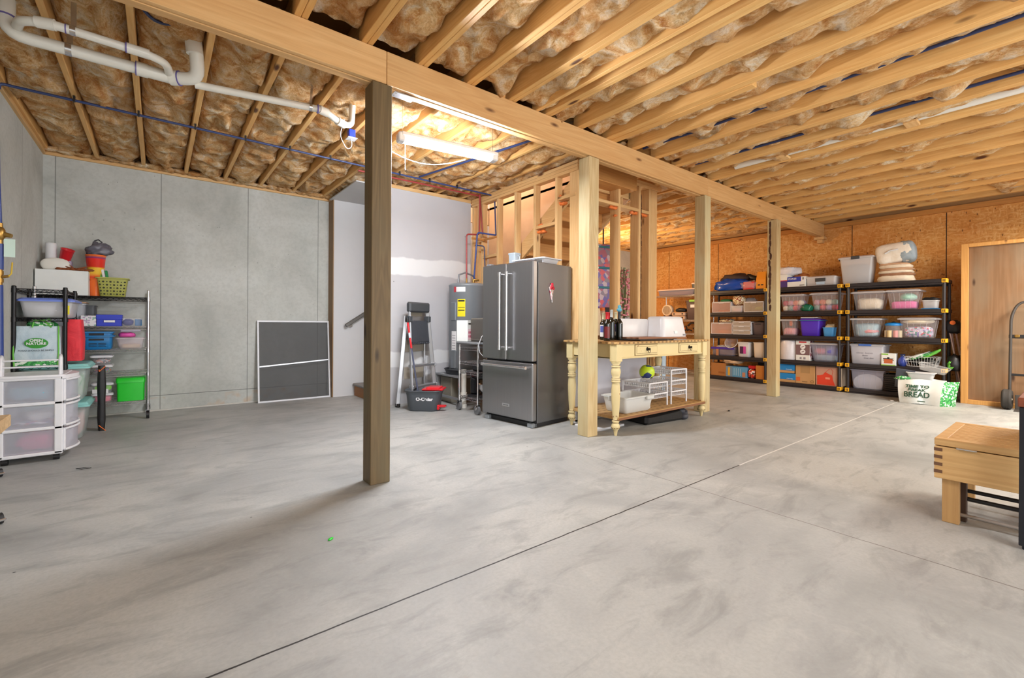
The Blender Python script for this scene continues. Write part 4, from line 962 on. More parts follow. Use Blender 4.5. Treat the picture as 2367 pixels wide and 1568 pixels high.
for i in range(2):
    m = MB(); m.box(-.006, -.15, 0, .006, .15, .33-.02*i, .002); solo(m, 'binder', mat('cream_binder', '#cdb9a4', .7) if i else M_BLACK, ['black folder', 'cream folder'][i]+' squeezed at the right end beside the apron carton', 'folder', (9.16, on(1940+4*i, 870, 0, 9.0).y, LV[0]+.001), RZ)

# ---- farthest unit
a, w, h = S(1650, 1722, 652, LV[4], .34)
m = MB(); m.blob((0, 0, 0), (w*.56, .18, .125), .28, 3, 2.2, 36, 2.8, m=16, flat=.11)
t = solo(m, 'tarp_bag', mat('blue_tarp', '#1f4fb8', .22, bump=1.0, bscale=14), 'glossy blue tarp bag on top of the farthest unit', 'bag', (a[0], a[1], LV[4]+.112), RZ)
m = MB(); m.blob((0, 0, 0), (w*.42, .15, .11), .3, 13, 2, 26, 2.3, m=12, flat=.05)
solo(m, 'duffel_bag', mat('brown_duffel', '#3d2c28', .7), 'dark brown bag humped behind the blue tarp bag', 'bag', (9.25, a[1]-.02, LV[4]+.24), RZ)
a, w, h = S(1708, 1748, 652, LV[4], .2)
t = carton('red_package', 'red carton wrapped in crinkled clear plastic beside the blue tarp bag', 'box', (9.10, a[1]-.02, LV[4]), w*.6, .2, h, M_RED, RZ)
m = MB(); m.blob((0, 0, .08), (w*.52, .12, .085), .35, 5, 3, 22, 3, m=10, flat=.078); m.build('plastic_wrap', clearp('wrap_plastic', '#f0d8dc', .3, .1), t)
a, w, h = S(1722, 1746, 636, LV[4]+.16, .2, 9.12)
m = MB(); m.m = Euler((0, .35, 0)).to_matrix().to_4x4(); m.blob((0, 0, 0), (.14, .07, .05), .25, 7, 2, 18, 3, m=8); m.m = None
solo(m, 'black_pouch', M_BLACK, 'black pouch propped behind the red carton', 'pouch', (9.28, a[1], LV[4]+.245), RZ)
a, w, h = S(1747, 1769, 628, LV[4], .14)
t = thing('paper_bag', 'orange paper gift bag with small print on the farthest unit', 'bag', a, RZ)
m = MB(); m.loft([rrect(w, .12, .004, 0, 2), rrect(w*1.0, .12, .004, h*.55, 2), rrect(w*.86, .05, .004, h, 2)], True, False, False); m.build('bag_body', mat('orange_paper', '#e8921f', .5), t)
for i in range(2): plate(t, 'small_print', -w*.3+w*.34*i, h*.2, -w*.06+w*.34*i, h*.27, -.0612, M_INK)
a, w, h = S(1771, 1783, 630, LV[4], .1)
m = MB(); m.loft([rrect(.10, .09, .03, 0, 3), rrect(.10, .09, .03, h*.7, 3), rrect(.04, .04, .015, h, 3)]); solo(m, 'dark_bottle', mat('maroon', '#6e1f22', .4), 'dark red bottle beside the orange gift bag', 'bottle', (9.06, a[1], LV[4]+.001), RZ)
def drawerbox(pl, pr_, pt, lv, label, tint, n=1, depth=.32, inner=None):
    a, w, h = S(pl, pr_, pt, lv, depth, 8.98)
    t = thing('drawer_box', label, 'drawer unit', a, RZ)
    m = MB()
    for s in (-1, 1): m.box(s*w/2, -depth/2, 0, s*(w/2-.006), depth/2, h)
    m.box(-w/2, depth/2-.004, 0, w/2, depth/2, h); m.box(-w/2, -depth/2, h-.008, w/2, depth/2, h); m.box(-w/2, -depth/2, 0, w/2, depth/2, .006)
    m.build('frame', M_WHITE, t)
    for i in range(n):
        z0 = .006+i*(h-.014)/n; z1 = z0+(h-.014)/n-.005
        m = MB(); m.box(-w/2+.008, -depth/2-.006, z0, w/2-.008, -depth/2-.002, z1); d = m.build('drawer', clearp("drawer_"+tint[1:], tint, .40), t)
        m = MB(); m.box(-w/2+.008, -depth/2-.009, z1-.008, w/2-.008, -depth/2-.006, z1); m.box(-w/2+.008, -depth/2-.009, z0, w/2-.008, -depth/2-.006, z0+.006)
        m.box(-w/2+.008, -depth/2-.009, z0, -w/2+.014, -depth/2-.006, z1); m.box(w/2-.014, -depth/2-.009, z0, w/2-.008, -depth/2-.006, z1)
        m.box(-.05, -depth/2-.016, z1-.018, .05, -depth/2-.008, z1-.004, .002); m.build('drawer_edge', M_WHITE, d)
    return a, w, h
def lump(name, label, cat, x, y, z, r, mt, seed=1, amp=.3, flat=None):
    m = MB(); m.blob((0, 0, 0), r, amp, seed, 2.2, 18, 2.4, m=10, flat=flat); return solo(m, name, mt, label, cat, (x, y, z), RZ)
a, w, h = drawerbox(1646, 1690, 698, LV[3], 'small clear drawer box with red items, left on the upper shelf of the farthest unit', '#d6b0a2')
lump('red_items', 'red craft items inside the left drawer box', 'craft items', a[0]-.03, a[1], LV[3]+.035, (.12, .08, .025), M_RED, 2)
lump('green_cloth', 'green folded cloth lying on the left drawer box', 'cloth', a[0]+.02, a[1]-.02, LV[3]+h+.03, (.12, .09, .028), mat('deep_green', '#2f7a4a', .8), 3)
a, w, h = drawerbox(1719, 1766, 697, LV[3], 'clear drawer box with a lime item, right on the farthest unit', '#cbb9a0')
lump('lime_item', 'lime green soft item inside the right drawer box', 'craft item', a[0]-.07, a[1]-.08, LV[3]+.07, (.09, .05, .035), mat('lime_soft', '#b6d66a', .8), 4)
a0 = on(1705, 715, 0, 9.02)
lump('plastic_bag', 'clear bag of wood shavings and beads between the two drawer boxes', 'bag', 9.09, a0.y, LV[3]+.235, (.12, .10, .10), printed('bead_mix', '#c8b48c', ['#e8ddb8', '#8a3a3a', '#b89a6a', '#efe6cc'], 60, .8, .25), 7, .2)
t = tub('food_container', 'clear box of folded paper between the two drawer boxes', 'container', (9.08, a0.y+.01, LV[3]), .25, .22, .13, C_CLOUD, RZ, taper=.95, rim=.006, ribs=False)
contents('folded_paper', 'pinkish folded paper in the clear box under the bag of shavings', 'paper', (9.08, a0.y+.01, LV[3]+.006), .2, .17, .08, F_ROSE, RZ, 4)
lump('crinkled_bag', 'crinkled clear plastic bag behind the bag of shavings', 'bag', 9.24, a0.y-.14, LV[3]+.21, (.13, .09, .085), clearp('crinkle', '#e0e4ea', .5, .1), 9)
a, w, h = drawerbox(1644, 1693, 746, LV[2], 'clear drawer box with orange and purple fabric, middle shelf of the farthest unit', '#e2bfae')
lump('orange_fabric', 'orange fabric low in the left drawer box of the middle shelf', 'fabric', a[0]-.02, a[1], LV[2]+.05, (.15, .11, .04), M_ORANGE, 5, .15)
lump('purple_fabric', 'mauve fabric above the orange fabric in the left drawer box', 'fabric', a[0]-.02, a[1], LV[2]+.125, (.14, .10, .03), mat('mauve_cloth', '#b08ab4', .8), 6, .15)
lump('plastic_bag', 'clear bag of small parts on the drawer box of orange fabric', 'bag', a[0]+.02, a[1]-.02, LV[2]+h+.04, (.15, .10, .035), printed('bead_mix', '', ['']), 8, .3)
drawerbox(1693, 1736, 743, LV[2], 'three-drawer clear mini chest on the middle shelf of the farthest unit', '#d8cdbe', 3)
a, w, h = S(1737, 1768, 746, LV[2], .28)
t = tub('woven_bin', 'dark grey-brown basket with a hand slot, middle shelf of the farthest unit', 'basket', a, w, .28, h, mat('taupe_weave', '#5a4c4c', .6, bump=.8, bscale=60), RZ, taper=.88, rim=.006, ribs=False)
plate(t, 'hand_slot', -w*.2, h*.84, w*.2, h*.90, -.138, M_INK)
lump('black_cloth', 'black items heaped in the dark grey-brown basket', 'cloth', a[0], a[1], LV[2]+h+.0, (.10, .10, .03), M_BLACK, 4, .5)
a, w, h = S(1644, 1697, 803, LV[1], .3)
t = tub('storage_bin', 'low clear bin with a purple lid edge and brown tape, farthest unit', 'bin', a, w, .3, h, clearp('smoky_plastic', '#8f8fa6', .6), RZ, taper=.9, rim=.01, ribs=False)
m = MB(); m.box(-w/2-.002, -.152, h-.04, w/2+.002, -.148, h, .002); m.build('rim_band', mat('violet_band', '#4a2fa8', .4), t, label='violet rim')
m = MB(); m.box(-w*.28, -.150, 0, -w*.17, -.144, h+.01, .001); m.build('tape', mat('brown_tape', '#b8805a', .5), t, label='brown tape')
a0 = on(1688, 793, 0, 9.0)
t = thing('clear_bowl', 'round ribbed clear plastic bowl tipped on the low clear bin', 'bowl', (9.06, a0.y, LV[1]+.27), 0, None, (0, -1.15, 0))
m = MB(); m.lathe([(.05, -.06), (.09, -.03), (.115, .02), (.125, .025), (.112, .018), (.085, -.028), (.045, -.055)], n=28, cap=True); m.build('bowl', C_CLEAR, t)
m = MB(); m.tube([(.125*math.cos(q*PI/16), .125*math.sin(q*PI/16), .025) for q in range(32)], .006, 6, closed=True); m.build('rim', M_WHITE, t)
lump('plastic_bag', 'crumpled clear bag lying on the low clear bin', 'bag', 9.10, on(1668, 800, 0, 9.0).y, LV[1]+.185, (.13, .10, .03), clearp('crinkle', '', .5, .1), 12)
a, w, h = S(1703, 1732, 791, LV[1], .3)
t = tub('litter_bucket', 'square white pail with a pink and black label, farthest unit', 'pail', a, w, .28, h, M_WHITE, RZ, taper=.9, rim=.006, lid=M_WHITE, ribs=False)
plate(t, 'label', -w*.28, h*.22, w*.0, h*.70, -.1345, mat('wine_label', '#4a1f4a', .5)); plate(t, 'label', 0, h*.22, w*.2, h*.70, -.1345, mat('magenta_label', '#d24aa8', .5))
a, w, h = S(1739, 1767, 792, LV[1], .3)
t = tub('litter_bucket', 'plain cream square pail right of the labelled pail, farthest unit', 'pail', a, w, .28, h, mat('cream_plastic', '#e8d9c6', .45), RZ, taper=.9, rim=.006, ribs=False)
a, w, h = S(1644, 1678, 839, LV[0], .32)
t = carton('moving_box', 'orange-brown carton with faint print, bottom shelf of the farthest unit', 'box', a, w, .32, h, M_CARDD, RZ)
plate(t, 'print_line', 0, h*.18, w*.42, h*.32, -.1602, mat('kraft_print2', '#9a6230', .8))
lump('brown_paper', 'crumpled brown packing paper on the orange-brown carton', 'paper', 9.08, on(1690, 842, 0, 9.0).y, LV[0]+.305, (.20, .13, .05), fabric('kraft_paper', '#b08a68', '#dcc3a4'), 5, .35)
a, w, h = S(1678, 1727, 848, LV[0], .3)
t = carton('printed_box', 'light blue printed carton with a yellow bottle picture, bottom shelf of the farthest unit', 'box', a, w, .3, h, mat('sky_card', '#5fa4d4', .55), RZ)
plate(t, 'side_band', -w/2, 0, -w*.18, h, -.1502, mat('steel_print', '#7a9ab8', .6)); plate(t, 'picture', -w*.40, h*.1, -w*.30, h*.9, -.1512, mat('yellow_print', '#e6b63a', .6))
plate(t, 'picture', w*.28, h*.05, w*.42, h*.5, -.1506, mat('peach_print', '#c98a6a', .6))
for i in range(4): plate(t, 'print_line', -w*.12+w*.1*i, h*.15, -w*.09+w*.1*i, h*.85, -.1504, mat('pale_print', '#a8cde6', .6))
a, w, h = S(1727, 1746, 846, LV[0], .14)
t = thing('ornament_bag', 'mesh bag of red and white ornaments with a red header', 'bag', a, RZ)
m = MB(); m.blob((0, 0, h*.38), (w*.46, .08, h*.38), .12, 3, 2, 18, 3, m=10); m.build('mesh_bag', printed('ornament_mix', '#3a1512', ['#d22c24', '#efe6e0', '#e2642c', '#7a1815'], 48, .85), t)
m = MB(); m.box(-w*.5, -.02, h*.76, w*.5, .02, h, .004); m.build('header_card', M_RED, t)
a, w, h = S(1747, 1767, 846, LV[0], .3)
t = carton('moving_box', 'narrow orange-brown carton at the right end of the farthest unit', 'box', a, w, .3, h, mat('orange_card', '#c47a2e', .8), RZ)
lump('dark_bundle', 'small dark bundle on top of the narrow orange-brown carton', 'bundle', 9.15, a[1], LV[0]+h+.03, (.09, .08, .03), M_BLACK, 7)
for i in range(2):
    m = MB(); m.box(-.010, -.12, 0, .010, .12, .27, .002); solo(m, 'picture_frame', [M_LABEL, M_CARD][i], ['white', 'tan'][i]+' flat frame standing just left of the far post', 'frame', (9.15, on(1779+4*i, 870, 0, 9.0).y-.01, LV[0]+.001), RZ)

# ---- tripod, plywood panel, hand truck
t = thing('camera_tripod', 'black tripod with pale legs leaning in the corner beside the plywood panel', 'tripod', (9.22, 1.12, 0))
M_LEGP = mat('pale_pole', '#b49a94', .4, .3)
for i, (p, q) in enumerate((((-.10, -.06, 0), (.10, .12, 1.03)), ((.16, .02, 0), (.12, .10, 1.03)), ((-.05, -.1, 0), (.10, .05, 1.0)))):
    m = MB(); m.tube([p, q], .012, 8); m.build('leg', M_LEGP, t)
    m = MB(); pp = Vector(p).lerp(Vector(q), .62); m.cyl(pp, Vector(p).lerp(Vector(q), .68), .018, n=10); m.build('leg_lock', M_BLACK, t)
m = MB(); m.blob((.11, .08, 1.10), (.07, .08, .10), .25, 3, 2, 16, 3, m=8); m.cyl((.11, .06, 1.0), (.11, .08, 1.2), .03); m.build('head', M_BLACK, t)
m = MB(); m.cyl((.04, .08, 1.16), (.035, .08, 1.16), .032, n=16); m.build('badge', M_ORANGE, t, label='orange dot')
t = thing('black_helmet', 'black round object with green straps behind the right unit', 'helmet', (9.2, 1.17, .44))
m = MB(); m.blob((0, 0, .12), (.10, .09, .12), .2, 5, 2, 18, 2.2, m=10, flat=.11); m.build('shell', M_BLACK, t)
m = MB(); m.blob((-.08, .03, .10), (.02, .04, .06), .4, 2, 2, 12, 2, m=8); m.build('strap', mat('lime_bag', '', ''), t, label='green strap')
PLY = wood('plywood_face', '#937050', '#735232', 2, 5, fine='#74502c', kc='#3e2412', streak=.5, weather='#857058')
t = thing('plywood_panel', 'tall framed plywood panel standing against the sheathing wall behind the hand truck', 'panel', (9.12, 1.095, 0))
m = MB(); m.box(.02, -2.4, .012, .035, -.03, 2.275); m.build('plywood', PLY, t)
M_FRAMEW = wood('light_frame', '#dfa860', '#c48a44', 2, 12, fine='#b57c3c')
m = MB(); m.box(-.02, -.075, 0, .12, 0, 2.29, .003); m.box(-.02, -2.4, 0, .035, -.075, .06, .003); m.box(-.02, -2.4, 2.24, .035, -.075, 2.29, .003); m.build('frame', M_FRAMEW, t)
t = thing('hand_truck', 'black hand truck with a ribbed pneumatic wheel in front of the plywood panel', 'hand truck', (8.98, .50, 0))
m = MB(); m.tube(J([(.0, .11, .12), (.0, .10, 1.25), (.02, .03, 1.44), (.02, -.16, 1.44), (.0, -.24, 1.25), (0, -.26, .12)], .1), .016, 10)
m.build('frame', mat('gunmetal', '#55504c', .45, .5), t)
m = MB(); m.box(-.01, -.25, .95, .01, .12, 1.0, .003); m.build('crossbar', M_BLACK, t)
m = MB(); m.box(-.01, -.25, .45, .01, .11, .48, .003); m.build('crossbar', M_BLACK, t)
m = MB(); m.box(-.02, .02, .96, .03, .07, 1.0, .01); m.build('clamp', M_BRASS, t)
m = MB(); m.box(-.22, -.24, .0, .0, .06, .012, .003); m.box(-.02, -.24, .0, .0, .06, .2, .003); m.build('toe_plate', mat('gunmetal', '', ''), t)
for yy in (.13, -.30):
    m = MB(); m.m = Matrix.Translation((-.03, yy, .135)) @ Matrix.Rotation(PI/2, 4, 'X')
    m.lathe([(.06, -.045), (.11, -.05), (.13, -.035), (.135, -.02), (.128, -.012), (.136, 0), (.128, .012), (.135, .02), (.13, .035), (.11, .05), (.06, .045)], n=32, cap=False)
    wh = m.build('wheel', M_TYRE, t)
    m = MB(); m.m = Matrix.Translation((-.03, yy, .135)) @ Matrix.Rotation(PI/2, 4, 'X'); m.lathe([(.062, -.04), (.05, -.03), (.02, -.035), (.01, -.05)], n=24); m.lathe([(.062, .04), (.05, .03), (.02, .035), (.01, .05)], n=24)
    m.build('hub', mat('hub_cream', '#a59a84', .5), wh)

# ================================================================= WIRE RACKS
def wire_rack(name, label, loc, w, d, levels, post_h, mshelf, mpost, rz=0, casters=False, collars=True, wires=9, r=.0125, cat='wire shelving', group=None, wheel_r=.05, topm=None):
    """local: width along x, depth along y, origin at the floor in the middle"""
    t = thing(name, label, cat, loc, rz, group)
    zb = wheel_r*2+.01 if casters else 0
    for k, z in enumerate(levels):
        m = MB()
        for (a, c) in (((-w/2, -d/2), (w/2, -d/2)), ((-w/2, d/2), (w/2, d/2)), ((-w/2, -d/2), (-w/2, d/2)), ((w/2, -d/2), (w/2, d/2))):
            m.tube([(a[0], a[1], z), (c[0], c[1], z)], .0035, 5); m.tube([(a[0], a[1], z-.028), (c[0], c[1], z-.028)], .0035, 5)
            L = math.hypot(c[0]-a[0], c[1]-a[1]); n = max(4, int(L/.05)); zz = []
            for i in range(n*2+1):
                f = i/(n*2); zz.append((a[0]+(c[0]-a[0])*f, a[1]+(c[1]-a[1])*f, z-.003 if i % 2 else z-.025))
            m.tube(zz, .0022, 5)
        nb = max(6, int(w/.03))
        for i in range(1, nb): m.tube([(-w/2+w*i/nb, -d/2, z+.002), (-w/2+w*i/nb, d/2, z+.002)], .0018, 4)
        for q in (-.3, 0, .3): m.tube([(-w/2, d*q, z-.003), (w/2, d*q, z-.003)], .0028, 4)
        m.build('wire_shelf', topm if (topm and k == len(levels)-1) else mshelf, t)
    for sx in (-1, 1):
        for sy in (-1, 1):
            m = MB(); x, y = sx*w/2, sy*d/2
            m.cyl((x, y, zb), (x, y, post_h), r, n=12); m.cyl((x, y, post_h), (x, y, post_h+.006), r*1.05, r*.8, n=12)
            q = m.build('post', mpost, t)
            m = MB()
            for z in levels: m.cyl((x, y, z-.034), (x, y, z+.006), r*1.35, r*1.25, n=12)
            m.build('collar', mshelf, q)
            if casters:
                wr = wheel_r
                m = MB(); m.cyl((x-.014, y+.012, wr), (x+.014, y+.012, wr), wr, n=22); m.build('wheel', M_RUBBER if mpost is M_CHROME and wheel_r > .05 else M_BLACK, t)
                m = MB(); m.cyl((x, y, zb), (x, y, zb+.03), r*1.2); m.box(x-.02, y-.02, wr*1.7, x-.016, y+.03, zb+.004); m.box(x+.016, y-.02, wr*1.7, x+.02, y+.03, zb+.004); m.box(x-.02, y-.02, zb-.004, x+.02, y+.03, zb)
                m.beam((x-.018, y-.01, zb-.01), (x-.018, y+.014, wr), .004, .022); m.beam((x+.018, y-.01, zb-.01), (x+.018, y+.014, wr), .004, .022)
                m.build('caster_fork', M_CHROME, t)
    return t
# tall wire rack beyond the black units
wr = wire_rack('wire_shelving', 'tall chrome wire rack between the stairs and the black shelving', (9.18, 5.50, 0), 1.15, .44, [.10, .62, .93, 1.215, 1.75], 1.86, M_CHROME, M_CHROME, RZ, topm=M_CHROME)
WX = 8.97
def on_rack(pl, pr_, pt, lv, depth, xf=9.0): return S(pl, pr_, pt, lv, depth, xf)
a, w, h = S(1519, 1608, 665, 1.752, .36)
t = tub('under_bed_bin', 'long low clear bin with a pinkish lid on top of the chrome wire rack', 'bin', (9.18, a[1], 1.756), w, .36, .15, clearp('smoky_plastic', '', .6), RZ, taper=.95, rim=.012, lid=mat('blush_lid', '#e6c6b4', .4), ribs=False)
contents('folded_linen', 'peach folded linen inside the long low bin on the wire rack', 'linen', (9.18, a[1]-.15, 1.764), w*.6, .25, .06, mat('peach_cloth', '#e0a888', .85), RZ, 4)
t = thing('space_heater', 'round cream fan heater on the chrome wire rack', 'heater', (9.08, on(1543, 720, 0, 9.05).y, 1.30), RZ)
m = MB(); m.m = Matrix.Translation((0, 0, .13)) @ Matrix.Rotation(PI/2, 4, 'X'); m.lathe([(.03, -.06), (.10, -.05), (.13, -.02), (.13, .05), (.11, .07), (.10, .066), (.095, .055)], n=28); m.m = None; m.build('casing', mat('cream_casing', '#e0cbb0', .45), t)
m = MB()
for i in range(8): m.beam((-.09+.0257*i, -.064, .13-math.sqrt(max(0, .095**2-(-.09+.0257*i)**2))), (-.09+.0257*i, -.064, .13+math.sqrt(max(0, .095**2-(-.09+.0257*i)**2))), .005, .005)
m.build('grille', mat('brown_grille', '#6e5038', .5), t)
m = MB(); m.box(-.09, -.05, -.0, .09, .06, .02, .006); m.build('base', M_INK, t)
t = carton('cardboard_box', 'small pink-brown carton under the round fan heater', 'box', (9.10, on(1546, 740, 0, 9.05).y, 1.222), .26, .26, .075, mat('pink_card', '', ''), RZ)
for i, (z, lb) in enumerate(((1.222, 'lower beige tool case on the wire rack'), (1.305, 'upper beige tool case on the wire rack'))):
    t = thing('tool_case', lb, 'case', (9.12, on(1571, 735, 0, 9.05).y, z), RZ, 'stacked beige cases')
    m = MB(); m.box(-.16, -.13, 0, .16, .13, .078, .012); m.build('shell', mat('beige_case', '#c8a890', .5), t)
    for s in (-.1, .1):
        m = MB(); m.box(s-.018, -.136, .03, s+.018, -.129, .055, .002); m.build('latch', M_INK, t)
lump('black_hat', 'black hat resting on the upper beige tool case', 'hat', 9.10, on(1573, 705, 0, 9.05).y, 1.43, (.13, .10, .05), M_BLACK, 3, .15, .04)
a, w, h = S(1582, 1612, 695, 1.218, .3)
t = tub('storage_tub', 'dark brown tub with a lime latch and white label on the wire rack', 'tub', (a[0], a[1]-.03, 1.222), w*1.1, .32, h, mat('taupe_tub', '#5f4b46', .5), RZ, taper=.84, rim=.012, ribs=False)
m = MB(); m.box(-.06, -.172, h-.035, .07, -.155, h+.012, .005); m.build('latch', mat('lime_latch', '#8fd03a', .4), t, label='lime green latch')
plate(t, 'label', -.04, h*.62, .07, h*.78, -.150, M_LABEL)
t = tub('dark_tub', 'dark grey tub standing beside the long low bin on top of the wire rack', 'tub', (9.15, on(1611, 650, 0, 9.05).y, 1.755), .22, .3, .26, M_DKGREY, RZ, taper=.9, rim=.006, ribs=False, lid=mat('blush_lid', '', ''))
random.seed(21)
t = thing('tool_jumble', 'tangle of black tools and an orange bit on the lower shelf of the wire rack', 'tools', (9.15, on(1580, 770, 0, 9.1).y, .945), RZ)
m = MB()
for i in range(14):
    p = Vector((random.uniform(-.25, .2), random.uniform(-.1, .1), random.uniform(.01, .16))); q = p+Vector((random.uniform(-.16, .16), random.uniform(-.08, .08), random.uniform(-.06, .06))); q.z = max(.01, q.z); m.tube([p, p.lerp(q, .5)+Vector((0, 0, .03)), q], random.uniform(.008, .022), 8)
m.build('dark_tools', mat('dark_tool', '#3c322e', .5), t)
m = MB(); m.tube([(-.16, -.12, .08), (-.02, -.13, .09), (.08, -.12, .075)], .022, 8); m.tube([(-.10, -.12, .08), (-.08, -.13, -.005)], .014, 8); m.build('orange_tool', M_ORANGE, t, label='orange tool')
lump('canvas_sack', 'tan canvas sack left of the tangle of tools', 'sack', 9.2, on(1545, 765, 0, 9.1).y, .95+.12, (.16, .13, .125), mat('canvas_tan', '#a9824e', .9), 6, .25, .12)
t = carton('cardboard_box', 'brown carton low on the wire rack, seen under the painted table', 'box', (9.14, on(1560, 830, 0, 9.1).y, .632), .7, .34, .18, M_CARDD, RZ)
a0 = on(1580, 853, 0, 8.9)

# ================================================================= PAINTED TABLE
TX0, TX1, TY0, TY1, TZ = 3.505, 5.255, 2.80, 3.535, .93
M_CREAMP = mat('cream_paint', '#d9c07c', .5, var=.10, bump=.15, bscale=25); M_CREAMW = mat('cream_paint_worn', '#c9ab66', .55, var=.15)
def worn():
    t = NT('cream_worn'); n = t.noise(t.coord(), 14, 5, .65); n2 = t.noise(t.coord(), 3, 2)
    c = t.mix(n2, '#e0cf9e', '#d2bd88'); c = t.mix(t.ramp(n, [(.66, 0.0), (.70, 1.0)]), c, '#8a4f26'); t.col(c); t.b.inputs['Roughness'].default_value = .5; t.bump(n, .1, .003); return t.m
M_WORN = worn(); M_GLAZE = mat('dark_glaze', '#6e4e26', .6)
t = thing('console_table', 'cream distressed farmhouse table with two drawers, turned legs and a slatted shelf', 'table', ((TX0+TX1)/2, (TY0+TY1)/2, 0))
hw, hd = (TX1-TX0)/2, (TY1-TY0)/2
M_TOP = wood('table_top_wood', '#c9a36a', '#a87f4c', 0, 8, fine='#8a6438')
m = MB(); m.box(-hw, -hd, TZ-.022, hw, hd, TZ, .003)
tp = m.build('tabletop', M_TOP, t)
m = MB()
for i in range(24): m.box(-hw+.03+i*.072, -hd-.0012, TZ-.020, -hw+.06+i*.072, -hd, TZ-.002)
for i in range(9): m.box(-hw-.0012, -hd+.04+i*.075, TZ-.020, -hw, -hd+.07+i*.075, TZ-.002)
m.build('edge_inlay', mat('worn_inlay', '#8f7048', .7), tp)
az0, az1 = TZ-.022-.145, TZ-.022
m = MB(); m.box(-hw+.05, -hd+.045, az0, hw-.05, -hd+.065, az1); m.box(-hw+.05, hd-.065, az0, hw-.05, hd-.045, az1); m.box(-hw+.05, -hd+.05, az0, -hw+.07, hd-.05, az1); m.box(hw-.07, -hd+.05, az0, hw-.05, hd-.05, az1)
m.box(-hw+.04, -hd+.036, az0-.004, hw-.04, -hd+.064, az0+.012, .004); m.box(-hw+.05, -hd+.04, az0-.004, -hw+.075, hd-.04, az0+.012, .004)
m.build('apron', M_WORN, t)
for x0, x1 in ((-hw+.34, -hw+.73), (hw-.60, hw-.21)):
    m = MB(); m.box(x0-.005, -hd+.0435, az0+.019, x1+.005, -hd+.045, az1-.009); m.build('drawer_gap', M_GLAZE, t)
    m = MB(); m.box(x0, -hd+.034, az0+.024, x1, -hd+.06, az1-.014, .005); d = m.build('drawer', M_WORN, t)
    m = MB(); m.box(x0+.016, -hd+.0325, az0+.040, x1-.016, -hd+.034, az1-.030, .0006); d2 = m.build('drawer_panel', M_GLAZE, d); m = MB(); m.box(x0+.019, -hd+.0318, az0+.043, x1-.019, -hd+.034, az1-.033, .0006); m.build('drawer_face', M_WORN, d)
    cx_ = (x0+x1)/2; m = MB(); m.m = Matrix.Translation((cx_, -hd+.032, (az0+az1)/2+.012)) @ Matrix.Rotation(PI/2, 4, 'X'); m.lathe([(.02, 0), (.018, .006), (.008, .010), (.008, .022), (.014, .026), (.012, .034), (.002, .036)], n=16); m.m = None
    m.tube([(cx_+.016*math.cos(q*PI/8)+.0, -hd+.006, (az0+az1)/2-.006+.022*math.sin(q*PI/8)) for q in range(16)], .003, 6, closed=True); m.build('ring_pull', mat('dark_iron', '#2a2420', .45, .5), d, label='dark iron ring pull')
PROF = [(.012, 0), (.018, .03), (.022, .055), (.030, .06), (.040, .075), (.043, .095), (.036, .115), (.026, .125), (.034, .135), (.038, .145), (.034, .155), (.026, .16), (.030, .18), (.038, .28), (.043, .38), (.044, .44), (.040, .50), (.036, .525),
        (.044, .53), (.046, .54), (.038, .548), (.044, .556), (.044, .566), (.036, .575), (.042, .60), (.048, .63), (.044, .66), (.034, .675), (.046, .683), (.046, .69), (.032, .70), (.046, .72), (.048, .735)]
for sx in (-1, 1):
    for sy in (-1, 1):
        c = (sx*(hw-.067), sy*(hd-.067), 0)
        m = MB(); m.lathe([(r_*1.0, z) for r_, z in PROF], c, 24); m.box(c[0]-.045, c[1]-.045, .735, c[0]+.045, c[1]+.045, az1, .004); lg = m.build('leg', M_WORN, t)
        m = MB()
        for z, r_ in ((.128, .030), (.157, .035), (.535, .046), (.552, .042), (.571, .042), (.679, .041), (.696, .040)): m.lathe([(r_*.96, z-.002), (r_*1.0, z), (r_*.96, z+.002)], c, 24)
        for k in range(12):
            an = k*PI/6; m.box(c[0]+.041*math.cos(an)-.003, c[1]+.041*math.sin(an)-.003, .075, c[0]+.041*math.cos(an)+.003, c[1]+.041*math.sin(an)+.003, .084)
        m.build('glaze_ring', M_GLAZE, lg)
SZ = .185
m = MB(); m.box(-hw+.06, -hd+.02, SZ-.028, hw-.06, hd-.05, SZ, .004); sh = m.build('lower_shelf', M_TOP, t)
m = MB()
for i in range(17):
    for j in range(7): m.box(-hw+.13+i*.092, -hd+.06+j*.092, SZ, -hw+.155+i*.092, -hd+.085+j*.092, SZ+.0012)
m.build('square_inlay', mat('worn_inlay', '', ''), sh)
m = MB(); m.box(-hw+.06, -hd+.017, SZ-.030, hw-.06, -hd+.021, SZ-.006); m.build('shelf_edge', wood('rail_brown', '#8a5c40', '#6a4028', 0, 8), sh)
